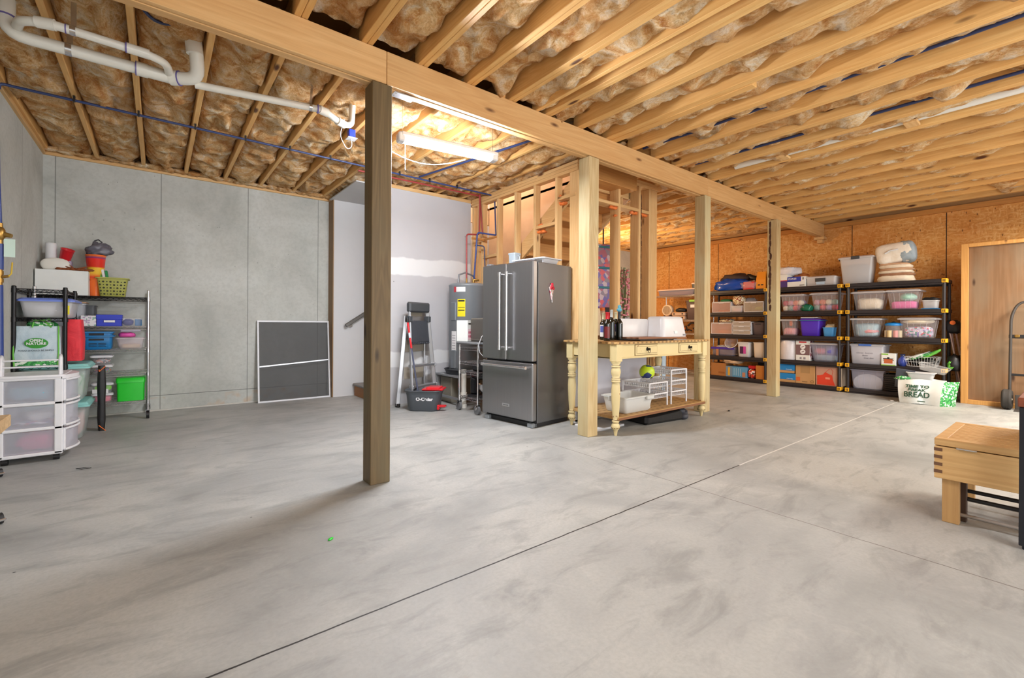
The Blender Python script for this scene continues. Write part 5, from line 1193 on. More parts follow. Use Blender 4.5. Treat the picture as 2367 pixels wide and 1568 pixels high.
# bottles
def bottle(x, y, label, cap, lab=None, h=.30, mt=None, stop=None):
    t = thing('wine_bottle', label, 'bottle', (x, y, TZ+.0005), random.uniform(-.15, .15)-.88, 'bottles on the painted table')
    m = MB(); m.lathe([(.030, 0), (.037, .004), (.038, .015), (.038, h*.58), (.035, h*.64), (.022, h*.70), (.0155, h*.76), (.0145, h*.97), (.0165, h*.975), (.0165, h)], n=24); m.build('glass', mt or M_GLASSD, t)
    m = MB(); m.lathe([(.0165, h*.76), (.0158, h*.8), (.0158, h*.975), (.0178, h*.98), (.0178, h+.002), (.002, h+.003)], n=20); m.build('capsule', cap, t)
    if lab:
        m = MB(); n = 14; z0, z1 = h*.14, h*.52; R = .0386
        for (ca, zz0, zz1, mm) in lab:
            mq = MB(); vs = []
            for i in range(n+1):
                an = -PI/2+(-.9+1.8*i/n)*ca
                vs += [(R*math.cos(an), R*math.sin(an), h*zz0), (R*math.cos(an), R*math.sin(an), h*zz1)]
            R += .0004
            mq.add(vs, [(2*i, 2*i+2, 2*i+3, 2*i+1) for i in range(n)], True); mq.build('label', mm, t)
    if stop:
        m = MB(); m.lathe([(.01, h), (.026, h+.012), (.03, h+.03), (.018, h+.04), (.016, h+.05), (.02, h+.06), (.012, h+.075), (.002, h+.08)], n=18); m.build('stopper', stop, t)
    return t
M_FOILW = mat('ivory_foil', '#d8cfa8', .35); M_FOILR = mat('red_foil', '#c8202c', .3); M_BLUL = mat('blue_label', '#5a66b4', .6); M_VIOL = mat('violet_label', '#4a3a88', .6)
bx0 = on(1393, 784, 2, TZ)
def bpos(px, py): p = on(px, py, 2, TZ); return p.x, p.y
bottle(*bpos(1372+22, 786), 'wine bottle with blue picture label, leftmost in front on the painted table', M_FOILW, [(1, .12, .56, M_LABEL), (.85, .28, .52, M_BLUL)])
bottle(*bpos(1409, 787), 'dark wine bottle with a red capsule and grey label, front middle of the bottle group', M_FOILR, [(.7, .12, .5, mat('silver_label', '#b9b9b6', .5))], .30)
bottle(*bpos(1423, 786), 'wine bottle with violet and white label, rightmost of the bottle group', M_FOILW, [(.9, .16, .30, M_LABEL), (.9, .30, .56, M_VIOL)], .31)
bottle(3.715, 3.10, 'dark bottle with red foil half hidden behind the post on the painted table', M_FOILR, [(.9, .1, .5, mat('maroon', '', ''))])
bottle(3.99, 3.16, 'bottle topped with a blue and pink figurine stopper, rear of the group', mat('grey_foil', '#3f4248', .4), None, .31, None, mat('turquoise_stopper', '#5aa6bc', .4))
bottle(3.87, 3.17, 'tall grey-capped bottle at the back left of the group', mat('silver_foil', '#b8bcb8', .35), None, .33)
bottle(3.93, 3.22, 'white-capped bottle at the back centre of the group', mat('white_foil', '#d9d3da', .4), None, .31)
# white plastic housings
t = thing('appliance_cover', 'white tapered plastic cover standing on a brown board on the painted table', 'cover', (4.77, 3.10, TZ+.035), -.06)
m = MB(); m.loft([rrect(.46, .30, .05, 0, 6), rrect(.455, .295, .05, .03, 6), rrect(.40, .25, .05, .20, 6), rrect(.385, .23, .045, .225, 6), rrect(.34, .19, .04, .236, 6)]); m.build('shell', mat('gloss_white_shell', '#dcdbdc', .35), t)
m = MB(); m.m = Matrix.Translation((0.005, -.1505, .035)) @ Matrix.Rotation(-.13, 4, 'X'); m.box(-.03, -.003, 0, .03, .001, .035, .002); m.build('sticker', M_LABEL, t)
m = MB(); m.m = Matrix.Translation((0.17, -.150, .012)); m.box(-.03, -.004, 0, .03, 0, .018, .001); m.build('badge', mat('grey_badge', '#8a8a90', .4), t)
t = thing('appliance_cover', 'long white plastic cover behind the bottles on the painted table', 'cover', (4.33, 3.28, TZ+.035), -.05)
m = MB(); m.loft([rrect(.52, .16, .03, 0, 5), rrect(.52, .16, .03, .19, 5), rrect(.49, .13, .025, .205, 5)]); m.build('shell', mat('gloss_white_shell', '', ''), t)
m = MB(); m.box(-.45, -.20, 0, .45, .20, .018, .004); solo(m, 'wooden_board', wood('board_redbrown', '#a87458', '#8a583c', 0, 7), 'reddish-brown wooden board under the white covers', 'board', (4.50, 3.13, TZ+.016), -.03)
m = MB(); m.box(-.30, -.16, 0, .30, .16, .015, .004); solo(m, 'baking_tray', mat('black_tray', '#201f20', .4, .3), 'flat black tray under the reddish-brown board', 'tray', (4.24, 3.00, TZ+.0005), -.02)
m = MB(); m.box(-.20, -.02, 0, .20, .02, .010, .002); solo(m, 'flat_metal_bar', M_ALU, 'pale metal strip in front of the black tray on the table', 'strip', (4.62, 2.86, TZ+.0005), .02)
m = MB(); m.lathe([(.02, 0), (.035, .01), (.038, .03), (.035, .06), (.02, .07)], n=18); solo(m, 'blue_candle', mat('glass_blue', '#5a6a9a', .3), 'small round dark blue jar at the right end of the painted table', 'jar', (5.08, 3.16, TZ+.0005))
# on the lower shelf
a = (3.97, 3.02, SZ+.002)
t = tub('storage_bin', 'empty frosted white bin on the lower shelf of the painted table', 'bin', a, .52, .34, .17, clearp('frosted_white', '#dadcda', .72, .4), 0, taper=.86, rim=.016, ribs=False)
m = MB(); m.box(.09, -.182, .125, .21, -.155, .165, .006); m.box(-.262, -.04, .12, -.235, .06, .165, .006); m.build('handle_lip', clearp('frosted_white', '', .7), t)
def stackrack(x, y, n, label, rz, first=False, w=.32, d=.36, hh=.125, off=.11):
    t = thing('stacking_rack', label, 'rack', (x, y, SZ+.0015), rz)
    H = off+hh*(n-1)+.035
    for i in range(n):
        z = off+hh*i; m = MB()
        m.beam((-w/2, -d/2, z+.03), (w/2, -d/2, z+.03), .016, .016, .004)
        m.beam((-w/2, d/2, z+.03), (w/2, d/2, z+.03), .016, .016, .004); m.beam((-w/2, -d/2, z+.03), (-w/2, d/2, z+.03), .016, .016, .004); m.beam((w/2, -d/2, z+.03), (w/2, d/2, z+.03), .016, .016, .004)
        for j in range(15):
            yy = -d/2+.01+j*(d-.02)/14
            for s in (-1, 1): m.box(s*(w/2-.012)-.002, yy-.006, z-.02, s*(w/2-.012)+.002, yy+.006, z+.026)
        for j in range(13):
            xx = -w/2+.012+j*(w-.024)/12
            m.box(xx-.006, d/2-.014, z-.02, xx+.006, d/2-.010, z+.026)
        for s in (-1, 1): m.beam((s*(w/2-.012), -d/2, z-.02), (s*(w/2-.012), d/2, z-.02), .006, .008); m.beam((s*(w/2-.012), -d/2, z+.002), (s*(w/2-.012), d/2, z+.002), .004, .006)
        m.beam((-w/2, d/2-.012, z-.02), (w/2, d/2-.012, z-.02), .006, .008)
        for j in range(11): m.box(-w/2+.012+j*(w-.03)/10, -d/2+.01, z-.023, -w/2+.018+j*(w-.03)/10, d/2-.01, z-.019)
        for j in range(9): m.box(-w/2+.01, -d/2+.02+j*(d-.04)/8-.003, z-.0235, w/2-.01, -d/2+.02+j*(d-.04)/8+.003, z-.0185)
        m.build('basket_tray', M_WHITE, t)
    for sx in (-1, 1):
        for sy in (-1, 1):
            m = MB(); m.cyl((sx*w/2, sy*d/2, 0), (sx*w/2, sy*d/2, H), .010, n=10); m.build('leg', M_WHITE, t)
    return t
stackrack(4.83, 3.13, 3, 'three-tier white stacking basket rack on the lower shelf of the table', 0)
stackrack(4.42, 3.13, 2, 'two-tier white stacking basket rack with the ball on it', 0, w=.34)
m = MB(); m.lathe([(.085*math.cos(-PI/2+PI*i/16)+.0001, .085*math.sin(-PI/2+PI*i/16)) for i in range(17)], n=28, cap=False)
bt = NT('ball_print'); vo = bt.node('ShaderNodeTexVoronoi'); vo.inputs['Scale'].default_value = 14; bt.link(bt.coord(), vo.inputs['Vector']); sp_ = bt.node('ShaderNodeSeparateColor'); bt.link(vo.outputs['Color'], sp_.inputs[0])
cc = bt.ramp(sp_.outputs[0], [(0, '#b9d42a'), (.62, '#27386a'), (.75, '#e8ecd8'), (.85, '#1c2016')], 'CONSTANT'); bt.col(cc); bt.b.inputs['Roughness'].default_value = .4
solo(m, 'soccer_ball', bt.m, 'lime green and navy ball sitting on the two-tier white rack', 'ball', (4.36, 3.06, SZ+.1+.10+.125+.055), .5)
# behind / under the table
t = thing('foam_board', 'large white foam panel standing behind the painted table', 'panel', (4.42, 3.585-.0, 0))
m = MB(); m.box(-.66, -.042, .02, .62, -.030, .80, .002); m.build('panel', mat('lavender_white', '#d8d8e2', .7), t)
m = MB(); m.box(-.70, -.046, .0, -.65, -.028, .82); m.box(-.70, -.046, .0, .64, -.028, .02); m.build('edge_strip', mat('grey_strip', '#a9a4a0', .6), t)
t = thing('folding_screen_board', 'flat white board lying on the floor behind the square post under the table', 'board', (3.78, 3.25, 0))
m = MB(); m.box(-.22, -.16, .0, .22, .16, .022, .003); m.build('board', M_WHITE2, t)
t = thing('quilted_mat', 'folded black quilted mat with grey puffed segments under the table', 'mat', (4.62, 3.10, 0), -.12)
m = MB(); m.box(-.42, -.22, 0, .20, .2, .115, .03); m.build('dark_fold', mat('black_nylon', '#131315', .5, bump=.6, bscale=20), t)
M_QUILT = mat('quilted_grey', '#3d3f48', .6, bump=.5, bscale=30)
for i in range(4):
    for j in range(2):
        m = MB(); m.blob((.24+i*.085, -.16+i*.07+j*.05, .035+.055*j), (.062, .075, .036), .15, i+j*4, 2, 16, 2.4, m=8); m.build('quilted_segment', M_QUILT, t)
lump('red_cloth', 'small red cloth on the folded black quilted mat', 'cloth', 4.86, 3.12, .145, (.07, .05, .025), mat('soft_red', '#c8405a', .7), 4, .3, .02)
t = thing('storage_cabinet', 'grey cabinet with a pale blue side and pinkish top behind the painted table', 'cabinet', (5.55, 3.72, 0))
m = MB(); m.box(-.40, 0, .02, .10, .42, .70, .003); m.build('body', mat('cabinet_grey', '#8d8c92', .5), t)
m = MB(); m.box(.10, -.01, 0, .185, .42, .70, .003); m.build('blue_side', mat('pale_blue_panel', '#bcd6ec', .5), t, label='pale blue side')
m = MB(); m.box(-.44, -.03, .70, .21, .45, .735, .004); m.build('top', mat('pink_top', '#dcb49c', .5), t)
m = MB(); m.tube([(-.06, -.012, .10), (-.06, -.012, .52), (-.20, -.012, .52)], .004, 6); m.build('white_wire', M_WHITE, t)
t = thing('plush_toy', 'small white spotted stuffed toy on the grey cabinet', 'toy', (5.64, 3.74, .7355))
m = MB(); m.blob((0, 0, .06), (.055, .05, .06), .1, 1, 2, 18, 2.1, m=10); m.blob((-.04, 0, .115), (.018, .015, .022), .1, 2, 2, 10, 2, m=8); m.blob((.04, 0, .115), (.018, .015, .022), .1, 2, 2, 10, 2, m=8); m.build('head', M_WHITE2, t)
m = MB(); m.blob((.01, -.048, .07), (.012, .006, .012), .1, 2, 2, 10, 2, m=8); m.blob((-.025, -.045, .085), (.006, .005, .006), .1, 2, 2, 10, 2, m=8); m.blob((.03, -.038, .04), (.008, .006, .008), .1, 2, 2, 10, 2, m=8); m.build('spots', M_INK, t)
for i, (x, c, l) in enumerate(((-.28, '#e0702a', 'orange flat box'), (-.08, '#d22420', 'red flat box'))):
    m = MB(); m.box(-.09, -.08, 0, .09, .08, .035+.02*i, .003); solo(m, 'flat_box', mat('fb%d' % i, c, .5), l+' lying on the grey cabinet', 'box', (5.55+x, 3.86, .736), .1)
# things seen between the studs behind the table
t = thing('gift_wrap_organizer', 'hanging clear gift-wrap organizer with teal straps behind the studs', 'organizer', (5.35, 4.55, 1.35), -.25)
m = MB(); m.box(-.14, -.02, 0, .14, .02, .98, .01); m.build('sleeve', printed('wrap_mix', '#8f7f90', ['#b06078', '#6f5fae', '#c9b6c0', '#d94f5a'], 16, .8, .3), t)
m = MB(); m.box(-.01, -.004, .98, .01, .004, 1.63); m.build('hanging_strap', M_BLACK, t)
for z in (.30, .60, .92):
    m = MB(); m.box(-.15, -.03, z, .15, .03, z+.035, .006); m.build('strap', mat('teal_strap', '#2f8290', .5), t, label='teal strap')
    m = MB(); m.box(-.16, -.026, z+.004, -.10, -.031, z+.028); m.box(.10, -.026, z+.004, .16, -.031, z+.028); m.build('strap_end', M_WHITE, t)
t = thing('artificial_blossoms', 'tall bunch of pink artificial blossoms behind the studs', 'flowers', (5.62, 4.35, .94)) 
random.seed(5)
m = MB()
for i in range(90):
    z = .30+random.random()*.70; rr = .09*(1-.35*abs((z-.6)/.5)); an = random.random()*6.28
    m.blob((rr*math.cos(an)*random.uniform(.4, 1), rr*math.sin(an)*random.uniform(.4, 1), z), (.020, .020, .016), .4, i, 3, 7, 2, m=5)
m.build('petals', fabric('blossom_pink', '#e07488', '#f6bcc2', .7, 30), t)
m = MB()
for i in range(16):
    an = random.random()*6.28; m.tube([(0, 0, 0), (.04*math.cos(an), .04*math.sin(an), .5), (.09*math.cos(an), .09*math.sin(an), .95+random.random()*.1)], .004, 5)
m.build('stems', mat('olive_stem', '#6a7848', .7), t)
for i in range(18):
    pass
m = MB()
for i in range(24):
    an = random.random()*6.28; z = .18+random.random()*.16+(.75 if i % 5 == 0 else 0); m.blob((.06*math.cos(an), .06*math.sin(an), z), (.03, .012, .012), .3, i, 2, 7, 2, m=5)
m.build('leaves', mat('sage_leaf', '#8b9a78', .7), t)
m = MB(); m.box(-.09, -.09, -.94, .09, .09, .18, .004); solo(m, 'tall_red_box', M_RED, 'tall red box with white top standing under the pink blossoms', 'box', (5.70, 4.30, .94))
m = MB(); m.box(-.091, -.091, 0, .091, .091, .10, .003); solo(m, 'white_box', M_WHITE2, 'small white box on top of the tall red box', 'box', (5.70, 4.30, 1.1205))
m = MB(); m.m = Euler((0, -.15, 0)).to_matrix().to_4x4(); m.cyl((0, 0, .0), (0, 0, 1.32), .035, n=16); m.m = None
q = solo(m, 'paper_roll', mat('peach_paper', '#d8a888', .5), 'peach paper roll with an orange end standing behind the bottles', 'roll', (5.25, 4.30, 0.0))
m = MB(); m.m = Euler((0, -.15, 0)).to_matrix().to_4x4(); m.cyl((0, 0, 1.32), (0, 0, 1.36), .036, n=16); m.build('orange_end', M_ORANGE, q, label='orange end')
m = MB(); m.box(-.10, -.03, 0, .10, .03, 1.36, .01); solo(m, 'dark_garment_bag', mat('navy_bag', '#26262f', .6), 'dark navy bag standing beside the peach paper roll', 'bag', (5.36, 4.44, 0))

# ================================================================= REFRIGERATOR
FR = math.radians(-83.0)
W, D, H = .80, .66, 1.775
# local: width x, front -y ; front-left corner at world (2.99,4.36)
wd = Vector((math.cos(FR), math.sin(FR), 0)); dd_ = Vector((-math.sin(FR), math.cos(FR), 0))
c0 = Vector((2.985, 4.355, 0))
org = c0+wd*W/2+dd_*D/2
t = thing('refrigerator', 'tall stainless steel french-door refrigerator with bottom freezer drawer', 'refrigerator', tuple(org), FR)
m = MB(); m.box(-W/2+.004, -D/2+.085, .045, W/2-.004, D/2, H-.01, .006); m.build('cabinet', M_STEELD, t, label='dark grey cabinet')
m = MB(); m.box(-W/2+.02, -D/2+.06, .0, W/2-.02, D/2-.04, .05, .003); m.box(-W/2+.012, -D/2+.07, .05, W/2-.012, -D/2+.09, H-.03); m.build('black_gap', M_BLACK, t)
zs = .695
for s, x0, x1 in ((-1, -W/2, -.0025), (1, .0025, W/2)):
    m = MB(); m.box(x0, -D/2, zs+.008, x1, -D/2+.068, H, .012); d = m.build('door', M_STEEL, t)
    hx = s*.055
    m = MB(); m.cyl((hx, -D/2-.055, zs+.13), (hx, -D/2-.055, H-.11), .014, n=16)
    for z in (zs+.145, H-.125): m.cyl((hx, -D/2+.002, z), (hx, -D/2-.06, z), .011, n=12); m.cyl((hx, -D/2-.055, z-.024), (hx, -D/2-.055, z+.024), .018, n=16)
    m.build('handle', M_CHROME, d)
m = MB(); m.box(-W/2, -D/2, .075, W/2, -D/2+.068, zs-.008, .012); d = m.build('freezer_drawer', M_STEEL, t)
m = MB(); m.cyl((-W/2+.06, -D/2-.05, zs-.055), (W/2-.06, -D/2-.05, zs-.055), .014, n=16)
for x in (-W/2+.075, W/2-.075): m.cyl((x, -D/2+.002, zs-.055), (x, -D/2-.055, zs-.055), .011, n=12); m.cyl((x-.024, -D/2-.05, zs-.055), (x+.024, -D/2-.05, zs-.055), .018, n=16)
m.build('handle', M_CHROME, d)
m = MB(); m.box(-.055, -D/2-.003, .19, .055, -D/2+.001, .222, .002); m.build('nameplate', M_ALU, d)
text('nameplate_text', 'KitchenAid', .017, (0, -D/2-.0036, .206), (PI/2, 0, 0), M_INK, d, .0004)
m = MB(); m.box(-W/2+.02, -D/2+.02, .0, -W/2+.10, -D/2+.1, .05, .008); m.build('foot', M_GREY, t)
m = MB(); m.box(W/2-.10, -D/2+.02, 0, W/2-.02, -D/2+.1, .05, .008); m.build('foot', M_GREY, t)
m = MB(); m.box(W/2-.09, -D/2+.04, H-.012, W/2-.02, -D/2+.17, H+.022, .006); m.box(-W/2+.02, -D/2+.04, H-.012, -W/2+.09, -D/2+.17, H+.022, .006); m.build('hinge_cover', mat('hinge_grey', '#6f7276', .4), t)
# magnet clip on the right side of the fridge (local +x face)
q = thing('magnet_clip', 'pink and cream cone-shaped magnet of roses on the side of the refrigerator', 'magnet', tuple(org+wd*(W/2-.003)+dd_*(-.03)+Vector((0, 0, 1.37))), FR)
m = MB(); poly = [(-.005, 0), (.035, .13), (.0, .175), (-.04, .13)]; m.prism([(y, z) for y, z in poly], 0, 0, .012); m.build('cone', printed('rose_lace', '#e8d6d2', ['#d84a5e', '#f0c8c8', '#b8a090'], 60, .6), q)
m = MB()
for yy, zz in ((0, .145), (-.02, .125), (.018, .125), (0, .165)): m.blob((.014, yy, zz), (.010, .018, .018), .25, int(zz*100), 3, 10, 2, m=7)
m.build('roses', mat('rose_red', '#d0243c', .5), q, label='red roses')
m = MB(); m.tube([(.012, -.038, .12), (.014, -.01, .06), (.012, 0, -.03)], .004, 6); m.build('ribbon', M_WHITE, q)
# things on the fridge
P = org+wd*(.10)+dd_*(.06)
t = tub('plastic_tray', 'shallow white plastic tray on top of the refrigerator', 'tray', (P.x, P.y, H-.008), .50, .34, .075, M_WHITE, FR, taper=.86, rim=.022, ribs=False)
P = org+wd*(-.22)+dd_*(.02)
t = thing('plastic_pitcher', 'pale grey translucent box-shaped pitcher on the refrigerator, left of the tray', 'pitcher', (P.x, P.y, H-.008), FR)
m = MB(); m.loft([rrect(.095, .10, .015, 0), rrect(.105, .11, .015, .17)], True, False); m.loft([rrect(.11, .115, .015, .16), rrect(.115, .12, .015, .175), rrect(.10, .105, .015, .182)], False, True); m.build('body', clearp('pitcher_plastic', '#aab8c2', .8, .3), t)
m = MB(); m.tube([(.055, 0, .15), (.085, 0, .13), (.08, 0, .05), (.055, 0, .03)], .006, 6); m.build('handle', clearp('pitcher_plastic', '', .8), t)

# ================================================================= WATER HEATER + chrome cart
t = thing('water_heater', 'grey cylindrical water heater with a yellow label in the white corner', 'water heater', (3.47, 5.42, .42))
hr = .27
m = MB(); m.lathe([(hr-.01, 0), (hr, .015), (hr, 1.20), (hr+.004, 1.205), (hr+.004, 1.225), (hr-.03, 1.245), (.01, 1.25)], n=48); m.build('tank', M_GREY, t)
def onr(an, z0, z1, wa, mt, name, r=hr+.002, **kw):
    m = MB(); n = 10; vs = []
    for i in range(n+1):
        a_ = an+wa*(-.5+i/n); vs += [(r*math.cos(a_), r*math.sin(a_), z0), (r*math.cos(a_), r*math.sin(a_), z1)]
    m.add(vs, [(2*i, 2*i+2, 2*i+3, 2*i+1) for i in range(n)], True); return m.build(name, mt, t, **kw)
fa = math.atan2(-5.42, -3.47)      # direction of the camera
onr(fa-.35, .78, 1.02, .42, mat('yellow_label', '#f2e21c', .6), 'energy_label', label='yellow energy label')
for z, hh in ((.985, .02), (.90, .006), (.86, .012)): onr(fa-.35, z, z+hh, .34 if hh > .01 else .36, M_INK, 'label_print', hr+.003)
onr(fa-.45, 1.12, 1.185, .62, M_LABEL, 'brand_label'); onr(fa-.72, 1.115, 1.19, .16, mat('brand_red', '#b8404a', .5), 'brand_mark', hr+.003)
onr(fa-.80, .30, .58, .34, M_LABEL, 'instruction_label')
for k in range(6): onr(fa-.80, .34+.035*k, .348+.035*k, .24, mat('grey_print', '', ''), 'label_print', hr+.003)
for z in (.72, .06):
    m = MB(); a_ = fa-.82; m.m = Matrix.Translation((math.cos(a_)*hr, math.sin(a_)*hr, z)) @ Matrix.Rotation(a_-PI/2+PI, 4, 'Z'); m.box(-.05, -.012, 0, .05, .02, .26, .01); m.build('access_panel', mat('panel_grey', '#7f868c', .4, .3), t)
m = MB(); m.cyl((-.06, -.05, 1.245), (-.06, -.05, 1.32), .012); m.cyl((.10, .0, 1.245), (.10, 0, 1.32), .012); m.tube([(0.02, -.1, 1.245), (.02, -.1, 1.30), (.10, -.12, 1.30)], .016, 10); m.build('fittings', M_BRASS, t)
m = MB(); m.tube([(-.20, -.06, 1.24), (-.19, -.06, 1.36), (-.08, -.05, 1.40), (.06, -.02, 1.37), (.14, 0, 1.30)], .013, 10); m.build('flex_conduit', mat('grey_conduit', '#8a8c90', .4, .4), t)
pipe('water_pipe', [(3.62, 5.36, 2.965), (3.60, 5.34, 2.375), (3.40, 5.36, 2.36), (3.41, 5.37, 1.72)], .011, M_REDP, 'dark red pipe dropping to the top of the water heater')
pipe('water_pipe', [(3.82, 5.24, 2.38), (3.56, 5.33, 2.40), (3.54, 5.38, 1.72)], .012, M_BLUEP, 'blue pipe dropping to the top of the water heater')
pipe('water_pipe', [(3.545, 5.36, 2.22), (3.66, 5.30, 2.215), (3.67, 5.28, 1.7)], .009, M_NAVYP, 'thin navy pipe branch right of the blue heater pipe')
m = MB(); m.box(3.52, 5.40, 2.31, 3.74, 5.42, 2.34, .002); m.box(3.72, 5.10, 2.31, 3.738, 5.42, 2.34, .002); solo(m, 'pipe_support', wood('warm_plate', '', '', 1), 'thin wooden strip bracing the heater pipes', 'strip')
m = MB(); m.lathe([(.30, 0), (.33, .06), (.335, .06), (.335, .066), (.325, .064), (.295, .006)], n=36); t = solo(m, 'drip_pan', mat('black_pan', '#3a3c40', .5), 'black round drip pan under the water heater', 'pan', (3.47, 5.42, .405))
t = thing('heater_stand', 'grey metal stand carrying the drip pan and water heater', 'stand', (3.47, 5.42, 0))
m = MB(); m.box(-.34, -.33, .375, .26, .33, .400, .003); m.box(-.34, -.33, .08, .26, -.30, .11, .003); m.box(-.34, -.33, .08, -.31, .33, .11, .003); m.build('frame', mat('galvanised', '#a9abae', .45, .6), t)
for sx in (-.34, .225):
    for sy in (-.33, .295):
        m = MB(); m.box(sx, sy, 0, sx+.035, sy+.035, .375, .002); m.build('leg', mat('galvanised', '', ''), t)
m = MB(); m.box(-.30, .0, .0, .24, .30, .36, .01); solo(m, 'storage_tub', mat('taupe_tub2', '#8c8678', .6), 'taupe tub standing under the water heater stand', 'tub', (3.49, 5.40, .0))
t = wire_rack('utility_cart', 'small chrome wire cart on grey casters holding a stand mixer, half hidden by the refrigerator', (3.27, 4.73, 0), .46, .42, [.18, .50, .62, .80], .84, M_CHROME, M_CHROME, PI/2*0, casters=True, wheel_r=.055, topm=M_CHROME, cat='cart')
m = MB(); m.box(-.27, -.26, 0, .26, .25, .03, .012); solo(m, 'cart_top_board', mat('grey_board', '#7c7f82', .5), 'dark grey board laid on top of the chrome cart', 'board', (3.27, 4.73, .845))
t = thing('microwave', 'brown-grey microwave on the chrome cart beside the refrigerator', 'microwave', (3.34, 4.66, .8755), 0)
m = MB(); m.box(-.19, -.17, .01, .20, .20, .30, .012); m.build('case', mat('taupe_metal', '#827b72', .35, .4), t)
m = MB(); m.box(-.193, -.13, .04, -.189, .19, .28, .004); m.build('side_panel', mat('taupe_metal2', '#6f6a64', .35, .4), t)
t = carton('appliance_box', 'white carton with pink pictures left of the microwave', 'box', (3.12, 4.94, .8755), .16, .16, .27, mat('white_card', '', ''), .5)
m = MB()
for i in range(3):
    for j in range(2): m.box(-.055+.042*i, -.0815, .05+.05*j, -.030+.042*i, -.080, .08+.05*j, .001)
m.build('picture', mat('magenta_print', '#b8305a', .6), t); plate(t, 'heading', -.06, .215, .0, .235, -.0802, M_INK); plate(t, 'pink_field', -.07, .02, .07, .16, -.0801, mat('blush_print', '#f0cfd4', .6), .0005)
t = thing('power_cord', 'white cord looping down between the microwave and refrigerator', 'cord')
m = MB(); m.tube([(3.13, 4.47, .99), (3.05, 4.46, .95), (3.00, 4.45, .85), (3.01, 4.44, .76), (3.06, 4.42, .70)], .004, 6); m.build('cable', M_WHITE, t)
t = thing('stand_mixer', 'black and steel stand mixer on the bottom shelf of the chrome cart', 'mixer', (3.20, 4.66, .184), PI/2*.2)
m = MB(); m.box(-.10, -.14, 0, .10, .17, .035, .015); m.box(-.06, .07, .03, .06, .16, .24, .02); m.build('base', mat('gloss_black', '#17181c', .2), t)
m = MB(); m.blob((0, 0, .27), (.065, .19, .055), .03, 2, 2, 20, 2.6, m=10); m.build('head', mat('gloss_black', '', ''), t)
m = MB(); m.lathe([(.045, .04), (.055, .05), (.095, .11), (.105, .17), (.108, .172), (.10, .165), (.05, .055)], (0, -.06, 0), 24); m.cyl((0, -.06, .17), (0, -.06, .23), .02); m.build('bowl', M_CHROME, t, label='steel bowl')
m = MB(); m.box(-.12, -.15, 0, .12, .10, .10, .02); solo(m, 'black_case', mat('black_case', '#242428', .4), 'dark appliance case on the middle shelf of the chrome cart', 'case', (3.26, 4.72, .505), .1)
m = MB(); m.cyl((0, 0, 0), (0, 0, .50), .035, n=20); m.cyl((0, 0, .14), (0, 0, .20), .042, n=20); m.cyl((0, 0, 0), (0, 0, .05), .042, n=20); solo(m, 'standing_pipe', M_PVC, 'short white pipe standing behind the left post of the chrome cart', 'pipe', (3.16, 5.03, 0))

# ================================================================= LADDER, MOP, BUCKET
t = thing('step_ladder', 'aluminium step ladder with grey platform leaning folded by the white wall', 'ladder', (2.78, 5.54, 0), .35)
def rail(x0, y0, x1, y1, zt_, mt=M_ALU, n='rail', wd_=.025):
    m = MB(); m.beam((x0, y0, .02), (x1, y1, zt_), wd_, .05, .004); r_ = m.build(n, mt, t)
    m = MB(); m.box(x0-.02, y0-.032, 0, x0+.02, y0+.032, .05, .006); m.build('foot', M_BLACK, r_)
rail(-.235, -.10, -.185, .02, 1.33); rail(.235, -.10, .155, .02, 1.33)
rail(-.28, .12, -.20, .06, 1.20, M_ALU, 'rear_rail', .02); rail(.22, .12, .16, .06, 1.20, M_ALU, 'rear_rail', .02)
for z, f in ((.26, .2), (.53, .42)):
    y = -.10+.12*z/1.33; hw_ = .235-.06*z/1.33
    m = MB(); m.box(-hw_, y-.04, z, hw_, y+.04, z+.028, .004); m.box(-hw_-.012, y-.045, z-.012, -hw_+.012, y+.045, z+.035, .006); m.box(hw_-.012, y-.045, z-.012, hw_+.012, y+.045, z+.035, .006); m.build('step', M_ALU, t)
m = MB(); m.m = Matrix.Translation((-.01, -.02, .84)) @ Euler((-.12, 0, 0)).to_matrix().to_4x4(); m.box(-.19, -.02, 0, .17, .02, .30, .015)
for i in range(9): m.blob((-.17+.04*i, 0, .0), (.022, .018, .016), .05, i, 2, 8, 2, m=6)
m.build('platform', mat('charcoal_platform', '#3c3f46', .6, bump=.5, bscale=80), t, label='charcoal folded platform')
m = MB(); m.box(-.215, -.03, 1.25, .175, .05, 1.385, .02); m.box(-.225, -.035, 1.12, -.17, .055, 1.20, .008); m.box(.13, -.035, 1.12, .185, .055, 1.20, .008); m.build('top_cap', M_DKGREY, t)
m = MB(); m.box(-.12, .05, 1.20, .10, .075, 1.27, .004); m.build('rear_brace', mat('taupe_board', '#9a9284', .6), t)  # one even taupe on the rear boards
for z in (.36, .72):
    m = MB(); m.box(-.20, .085, z, .17, .095, z+.16, .004); m.build('rear_brace', mat('taupe_board', '', ''), t)
t = thing('mop_bucket', 'dark grey mop bucket with red wringer and O-Cedar lettering', 'bucket', (2.68, 5.20, 0), -.72)
m = MB(); m.loft([rrect(.36, .22, .08, 0, 6), rrect(.40, .25, .09, .02, 6), rrect(.44, .27, .10, .20, 6), rrect(.47, .29, .10, .245, 6), rrect(.485, .30, .10, .25, 6), rrect(.485, .30, .10, .262, 6), rrect(.455, .27, .10, .262, 6), rrect(.42, .25, .09, .12, 6)], True, False); m.build('body', mat('slate_bucket', '#4d5258', .45), t)
text('brand_text', 'O-Cedar', .058, (.03, -.1345, .155), (PI/2-.10, 0, 0), M_WHITE2, t, .001, bold=.002)
m = MB(); m.box(-.01, -.12, .262, .26, .12, .282, .01); m.box(.04, -.10, .27, .22, .10, .30, .015); m.loft([rrect(.20, .2, .05, .12, 4, .1), rrect(.24, .22, .05, .262, 4, .1)], True, False); m.build('wringer', M_RED, t, label='red wringer')
